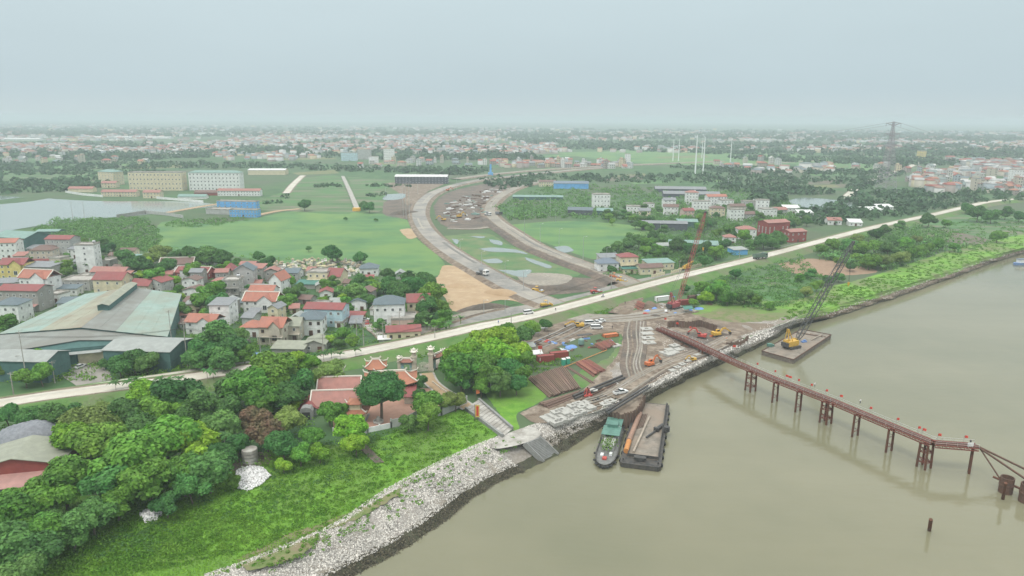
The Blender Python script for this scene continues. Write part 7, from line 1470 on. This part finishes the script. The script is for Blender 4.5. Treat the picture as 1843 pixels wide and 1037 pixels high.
# cemetery
def tombmesh(kind):
    b = MB()
    if kind == 0: b.b0(-.9,.9,-1.5,1.5,0,.7); b.b0(-.8,.8,1.0,1.4,.7,1.9)
    elif kind == 1: b.b0(-1,1,-1,1,0,1.4); g = hip_roof(2.2,2.2,1.5,.8,.3); b.add(g.v,g.f,1)
    else: b.b0(-.6,.6,-.6,.6,0,2.4); g = hip_roof(1.4,1.4,2.4,.8,.3); b.add(g.v,g.f,1)
    return b.mesh('tomb', [M['tomb_wall'], M['tomb_roof']])
mat('tomb_wall', (.58,.56,.51), rnd=.3); mat('tomb_roof', (.34,.29,.19), rnd=.5); TM = [tombmesh(k) for k in range(3)]; TOMB = []
cm = np.random.RandomState(2)
for u, v in rndin([(490,476),(560,470),(650,470),(655,492),(620,500),(560,498),(500,492)], 150, cm): o = inst('tomb', TM[cm.randint(3)], None, at(u,v), cm.randint(4)*.1, label='TOMB', cat='tomb', group='tombs of the village cemetery'); TOMB.append((o, 'tomb', u, v))
# --- poles, masts, pylon, wires
def poleobj(u, v, h, name, label, cat, arm=True, m='steel', r=.12, z=GZ, lamp=True):
    t = empty(name, at(u,v,z), random.uniform(-.5,.5), label=label, cat=cat, group=None); b = MB(); b.tube((0,0,-.1),(0,0,h), r*1.4, r*.7, 6); b.build('mast', M[m], t)
    if arm: b = MB(); b.beam((0,0,h-.1),(1.6,0,h+.2),.1); b.build('arm', M[m], t)
    if lamp and arm: b = MB(); b.box((1.9,0,h+.2),(.8,.3,.15)); b.build('lamp', M['white_paint'], t)
    elif arm: b = MB(); b.beam((-1.1,0,h-.6),(1.1,0,h-.6),.14); b.build('cross_arm', M[m], t)
    return t
POLES = []
for u, v, vt in [(944,429,389),(972,441,404),(1006,444,413),(1049,474,427),(1091,487,446),(867,482,454),(909,501,470),(942,525,488),(909,566,541),(871,566,541),(731,394,330),(737,394,330),(828,449,434),(726,392,338),(694,352,338),(990,392,352),(1188,425,398),(822,342,320),(752,350,330),(1000,400,365)]:
    t = poleobj(u, v, max(7,(v-vt)*mpp(u,v)/.97), 'street_lamp', 'POLE', 'street lamp'); t['group'] = 'lamp posts along the curved roads'; POLES.append((t, 'tall thin lamp post', u, v))
for u, v, vt in [(49,690,596),(36,684,640),(338,661,580),(99,690,650),(312,640,560),(470,648,605),(583,650,602),(643,622,574),(655,628,580),(720,600,560),(783,617,592),(920,590,572),(165,458,430),(203,476,450),(131,392,366),(152,390,365),(1290,462,440),(1100,520,490),(1222,500,470),(1330,470,450),(690,615,580),(25,712,670),(405,640,600)]:
    t = poleobj(u, v, max(7,(v-vt)*mpp(u,v)/.95), 'utility_pole', 'POLE', 'utility pole', lamp=False, m='concrete', r=.16); t['group'] = 'concrete utility poles'; POLES.append((t, 'pale concrete utility pole', u, v))
mat('mast_white', (.78,.80,.80), rough=.5); MASTS = [(1211,290,252,'leftmost of the tall white power masts'),(1221,290,251,'second from left of the tall white power masts'),(1251,313,245,'near white power mast left of its pair'),(1263,285,249,'far thin white power mast between the near pair'),(1265,313,249,'near white power mast right of its pair'),(1314,297,251,'rightmost tall white power mast'),(1310,336,322,'short grey mast base at the right of the near pair'),(1497,276,262,'distant white mast far left of the lattice pylon'),(1515,276,264,'distant white mast near the lattice pylon'),(1613,274,264,'distant white mast just right of the lattice pylon')]
for u, v, vt, lab in MASTS:
    p = at(u,v); h = (v-vt)*mpp(u,v)/.995; t = empty('power_mast', p, 0, label=lab, cat='power mast'); b = MB(); b.tube((0,0,0),(0,0,h), h*.022, h*.010, 8); b.build('mast', M['mast_white'], t)
    b = MB()
    for z_ in (.86,.92,.98): b.beam((-h*.09,0,h*z_+1),(0,0,h*z_),.35); b.beam((h*.09,0,h*z_+1),(0,0,h*z_),.35)
    b.build('cross_arm', M['steel'], t)
mat('pylon_steel', (.30,.27,.30), rough=.6)
p = at(1593,346); Hh = (346-223)*mpp(1593,346)/.995; t = empty('lattice_pylon', p, .25, label='tall lattice power pylon with three tiers of arms on the right', cat='power pylon'); b = MB()
def pw(z): return 8.5*(1-z/Hh)**1.25+.9
zs = [0]; 
while zs[-1] < Hh-2: zs.append(zs[-1]+max(2.6, pw(zs[-1])*.75))
zs[-1] = Hh
for z0, z1 in zip(zs, zs[1:]):
    a, c = pw(z0)/1, pw(z1)/1; C0 = [(-a,-a,z0),(a,-a,z0),(a,a,z0),(-a,a,z0)]; C1 = [(-c,-c,z1),(c,-c,z1),(c,c,z1),(-c,c,z1)]
    for k in range(4): b.beam(C0[k], C1[k], .4); b.beam(C0[k], C1[(k+1)%4], .24); b.beam(C0[(k+1)%4], C1[k], .24); b.beam(C1[k], C1[(k+1)%4], .22)
b.build('tower', M['pylon_steel'], t); TIPS = []
for z_ in (.66,.82,.965):
    z0 = Hh*z_; b = MB(); L2 = 11
    for s in (-1,1):
        tip = Vector((s*L2,0,z0+1.2)); TIPS.append(tip)
        for y in (-1,1):
            for dz in (-1.6, 2.2): b.beam((s*1,y*1.2,z0+dz), tip, .42)
        for k in range(4): f = k/4; b.beam(Vector((s,-1.2,z0-1.6)).lerp(tip,f), Vector((s,1.2,z0+2.2)).lerp(tip,f+.2), .25)
        b.beam(tip, tip+Vector((0,0,-4)), .3)
    b.build('cross_arm', M['pylon_steel'], t)
Rz = Matrix.Rotation(.25, 3, 'Z')
for i, tp in enumerate(TIPS):
    for (uu, vv, YY, nm) in ((1200,262,3400,'left'),(1990,300,2000,'right')):
        a = p+Rz @ tp; e = atY(uu, vv, YY)+Vector((tp.x*.8, 0, (i//2)*12-8)); pts = [a.lerp(e, k/16)-Vector((0,0,22*4*(k/16)*(1-k/16))) for k in range(17)]; b = MB()
        for q1, q2 in zip(pts, pts[1:]): b.tube(q1-a, q2-a, .17, n=3, caps=False)
        b.build('power_line', M['pylon_steel'], None, a, label=f'power line from the {["lowest","middle","topmost"][i//2]} {["near","far"][i%2]} arm of the pylon towards the {nm}', cat='power line')
pv_ = [(49,690,94*.19),(338,661,80*.2),(583,650,48*.2),(720,600,9),(920,590,8)]
def wires(u1,v1,h1,u2,v2,h2,lab):
    a, e = at(u1,v1)+Vector((0,0,h1)), at(u2,v2)+Vector((0,0,h2)); b = MB(); 
    for o in (-.8,0,.8):
        pts = [a.lerp(e,k/10)+Vector((0,o,-6*(k/10)*(1-k/10))) for k in range(11)]
        for q1, q2 in zip(pts, pts[1:]): b.tube(q1-a, q2-a, .04, n=3, caps=False)
    b.build('overhead_wire', M['black_metal'], None, a, label=lab, cat='wire')
wires(49,690,17,338,661,15,'overhead wires crossing in front of the green warehouse'); wires(338,661,15,583,650,9,'overhead wires above the roadside trees of the village'); wires(583,650,9,783,617,8,'overhead wires along the dyke before the temple'); wires(783,617,8,1100,520,8,'overhead wires along the asphalt road')
# blue drilling machine in the distance
t = empty('blue_drilling_rig', at(883,316), 0, label='tall bright blue drilling machine far down the curved road', cat='drilling rig'); b = MB(); b.b0(-4,4,-3,3,0,5); b.build('body', M['w_blue'], t); b = MB(); b.b0(-1.5,1.5,-1.5,1.5,5,18); b.build('mast', M['w_blue'], t)
# low farm hedges and garden plants hide behind; labels
def relpos(u, v, marks):
    best = min(marks, key=lambda m: math.hypot((m[0]-u), (m[1]-v)*1.6)); du, dv = u-best[0], (v-best[1])*1.6
    if abs(du) < 14 and abs(dv) < 14: r = 'right beside'
    elif abs(du) > abs(dv): r = 'left of' if du < 0 else 'right of'
    else: r = 'behind' if dv < 0 else 'in front of'
    return r+' '+best[2]
MARK = [(60,830,'the red-walled store'),(50,775,'the tarpaulin mound'),(272,930,'the small white rubble heap'),(450,825,'the concrete ring well'),(357,808,'the yellow flowering tree'),(604,730,'the front temple hall'),(685,745,'the temple court wall'),(761,650,'the temple gate'),(877,655,'the grey shed in the grove'),(985,640,'the red containers'),(850,740,'the concrete channel'),
 (20,690,'the dark green annexe'),(249,660,'the right warehouse annexe'),(150,560,'the green warehouse'),(360,590,'the orange-gabled house'),(397,565,'the tall plain white block'),(489,605,'the arched villa'),(583,570,'the pale blue house'),(468,550,'the pediment villa'),(345,495,'the communal hall'),(570,485,'the cemetery'),(664,490,'the meadow-side slate house'),(701,570,'the slate-roofed villa'),(754,560,'the cream gabled villa'),(157,470,'the white tower block'),(107,450,'the veranda house'),(36,545,'the long concrete house'),(196,510,'the cream pediment house'),(277,515,'the crimson-roofed house'),(496,510,'the narrow orange gable house'),
 (1098,470,'the grey lean-to house'),(1132,475,'the junction house'),(1248,445,'the teal factory shed'),(1344,425,'the square white house'),(1400,415,'the brick works'),(1196,410,'the dark metal warehouse'),(1083,365,'the white three-storey house'),(1214,550,'the red crane'),(1490,480,'the bare soil field'),(1560,450,'the banana grove'),(1672,397,'the far dyke road bend'),(1750,430,'the ploughed strip'),(1800,390,'the far crop field'),(1425,610,'the crane barge'),
 (645,380,'the yellow canal end'),(427,380,'the blue building'),(387,340,'the white school block'),(281,340,'the cream school block'),(757,400,'the left road bend'),(885,370,'the right road bend'),(1265,375,'the hamlet'),(905,510,'the sand heap'),(1040,470,'the right curved road'),(830,465,'the left curved road')]
ORD = ['first','second','third','fourth','fifth','sixth','seventh','eighth','ninth','tenth','eleventh','twelfth']
def number(items, fmt, cap=12):
    groups = {}
    for it in items: groups.setdefault(it[1], []).append(it)
    for lab, its in groups.items():
        if len(its) == 1: its[0][0]['label'] = fmt(its[0][1]); continue
        if len(its) > cap: 
            for k, it in enumerate(sorted(its, key=lambda i: (i[2], i[3]))): it[0]['label'] = lab
            continue
        for k, it in enumerate(sorted(its, key=lambda i: (i[2], i[3]))): it[0]['label'] = fmt(lab)+f', {ORD[k]} from left'
items = []
for t, look, u, v, r in TREES:
    if t['label'] != 'TREE': continue
    kind = 'palm' if 'palm' in t.name else ('plant' if 'banana' in t.name else 'tree')
    sz = '' if kind != 'tree' else ('large ' if r*mpp(u,v) > 5.5 else 'small ' if r*mpp(u,v) < 3.2 else '')
    items.append((t, f'{sz}{look} {kind} {relpos(u, v, MARK)}', u, v))
number(items, lambda s: s)
number([(o, f'{look} {relpos(u, v, MARK)}', u, v) for o, look, u, v in POLES], lambda s: s)
number([(o, f'pale concrete slab of the {lab}', u, v) for o, lab, u, v in SLABS], lambda s: s, 26)
CN = dict(slab='pale grey', rust='rusty', white_paint='white', pile_brown='dark brown', machine_red='red', tarp_blue='blue', black_metal='black', machine_orange='orange', r_teal='teal')
number([(o, f'{CN[m]} debris heap lying {lab}', u, v) for o, lab, u, v, m in DEB], lambda s: s)
for o, where, u, v in FARH: pass
fh = {}
for o, where, u, v in FARH: fh.setdefault(where, []).append((u, v, o))
HK = {0:'narrow flat-roofed house',1:'hip-roofed two-storey house',2:'gable-roofed two-storey house',3:'gable-fronted three-storey house',4:'slim four-storey house',5:'long low house',6:'small gabled house',7:'broad hip-roofed house'}
items = []
for where, L3 in fh.items():
    L3.sort(key=lambda q: q[0]); n = len(L3)
    for i, (u, v, o) in enumerate(L3):
        k = FP.index(o.data); b3 = ['left end','left part','middle','right part','right end'][min(4, int(i*5/n))]; items.append((o, f'{HK[k]}, {b3}, {where}', u, v))
number(items, lambda s: s)
for o in [a for a in ALL if str(a.get('label','')).startswith('HAMLET')]: pass
items = []
for o in ALL:
    s = str(o.get('label',''))
    if s.startswith('HAMLET'):
        uv = topx(o.location); items.append((o, s[7:].replace('dullred','dusty red').replace('white white','plain white')+' in the hamlet beyond the meadow', *uv))
number(items, lambda s: s)
items = []
for o in ALL:
    s = str(o.get('label',''))
    if s.startswith('VILLEX'):
        uv = topx(o.location); items.append((o, s[7:]+' '+relpos(*uv, MARK), *uv))
number(items, lambda s: s)
for o, s, k, n, l_ in ROWS:
    o['label'] = s+(', lying on top' if l_ else '')+f', {("left" if k < n/3 else "middle" if k < 2*n/3 else "right")} part'
tm = {}
for o, _, u, v in TOMB: tm.setdefault((o.data.name, int((u-490)//34), int((v-468)//16)), []).append(o)
TK = {TM[0].name:'low white tomb with headstone', TM[1].name:'square tomb with tiled cap', TM[2].name:'slim tomb tower with cap'}
for (k, i, j), os_ in tm.items():
    for o in os_: o['label'] = f'{TK[k]} in the {["far","near"][min(1,j)]} cemetery row, {["left end","left part","middle","right part","right end"][min(4,i)]}'
# ------------------------------------------------------------------ haze
hz = MB(); hz.b0(-17000, 17000, -500, 17000, -10.5, 112)
hm = bpy.data.materials.new('haze'); hm.use_nodes = True; n = hm.node_tree.nodes; n.remove(n['Principled BSDF'])
pv = n.new('ShaderNodeVolumePrincipled'); pv.inputs['Color'].default_value = (.70,.78,.845,1); pv.inputs['Density'].default_value = 0.00022; pv.inputs['Anisotropy'].default_value = 0.0
hm.node_tree.links.new(pv.outputs[0], n['Material Output'].inputs['Volume'])
hm.cycles.homogeneous_volume = True if hasattr(hm.cycles, 'homogeneous_volume') else None
hz.build('haze', hm, kind='stuff')
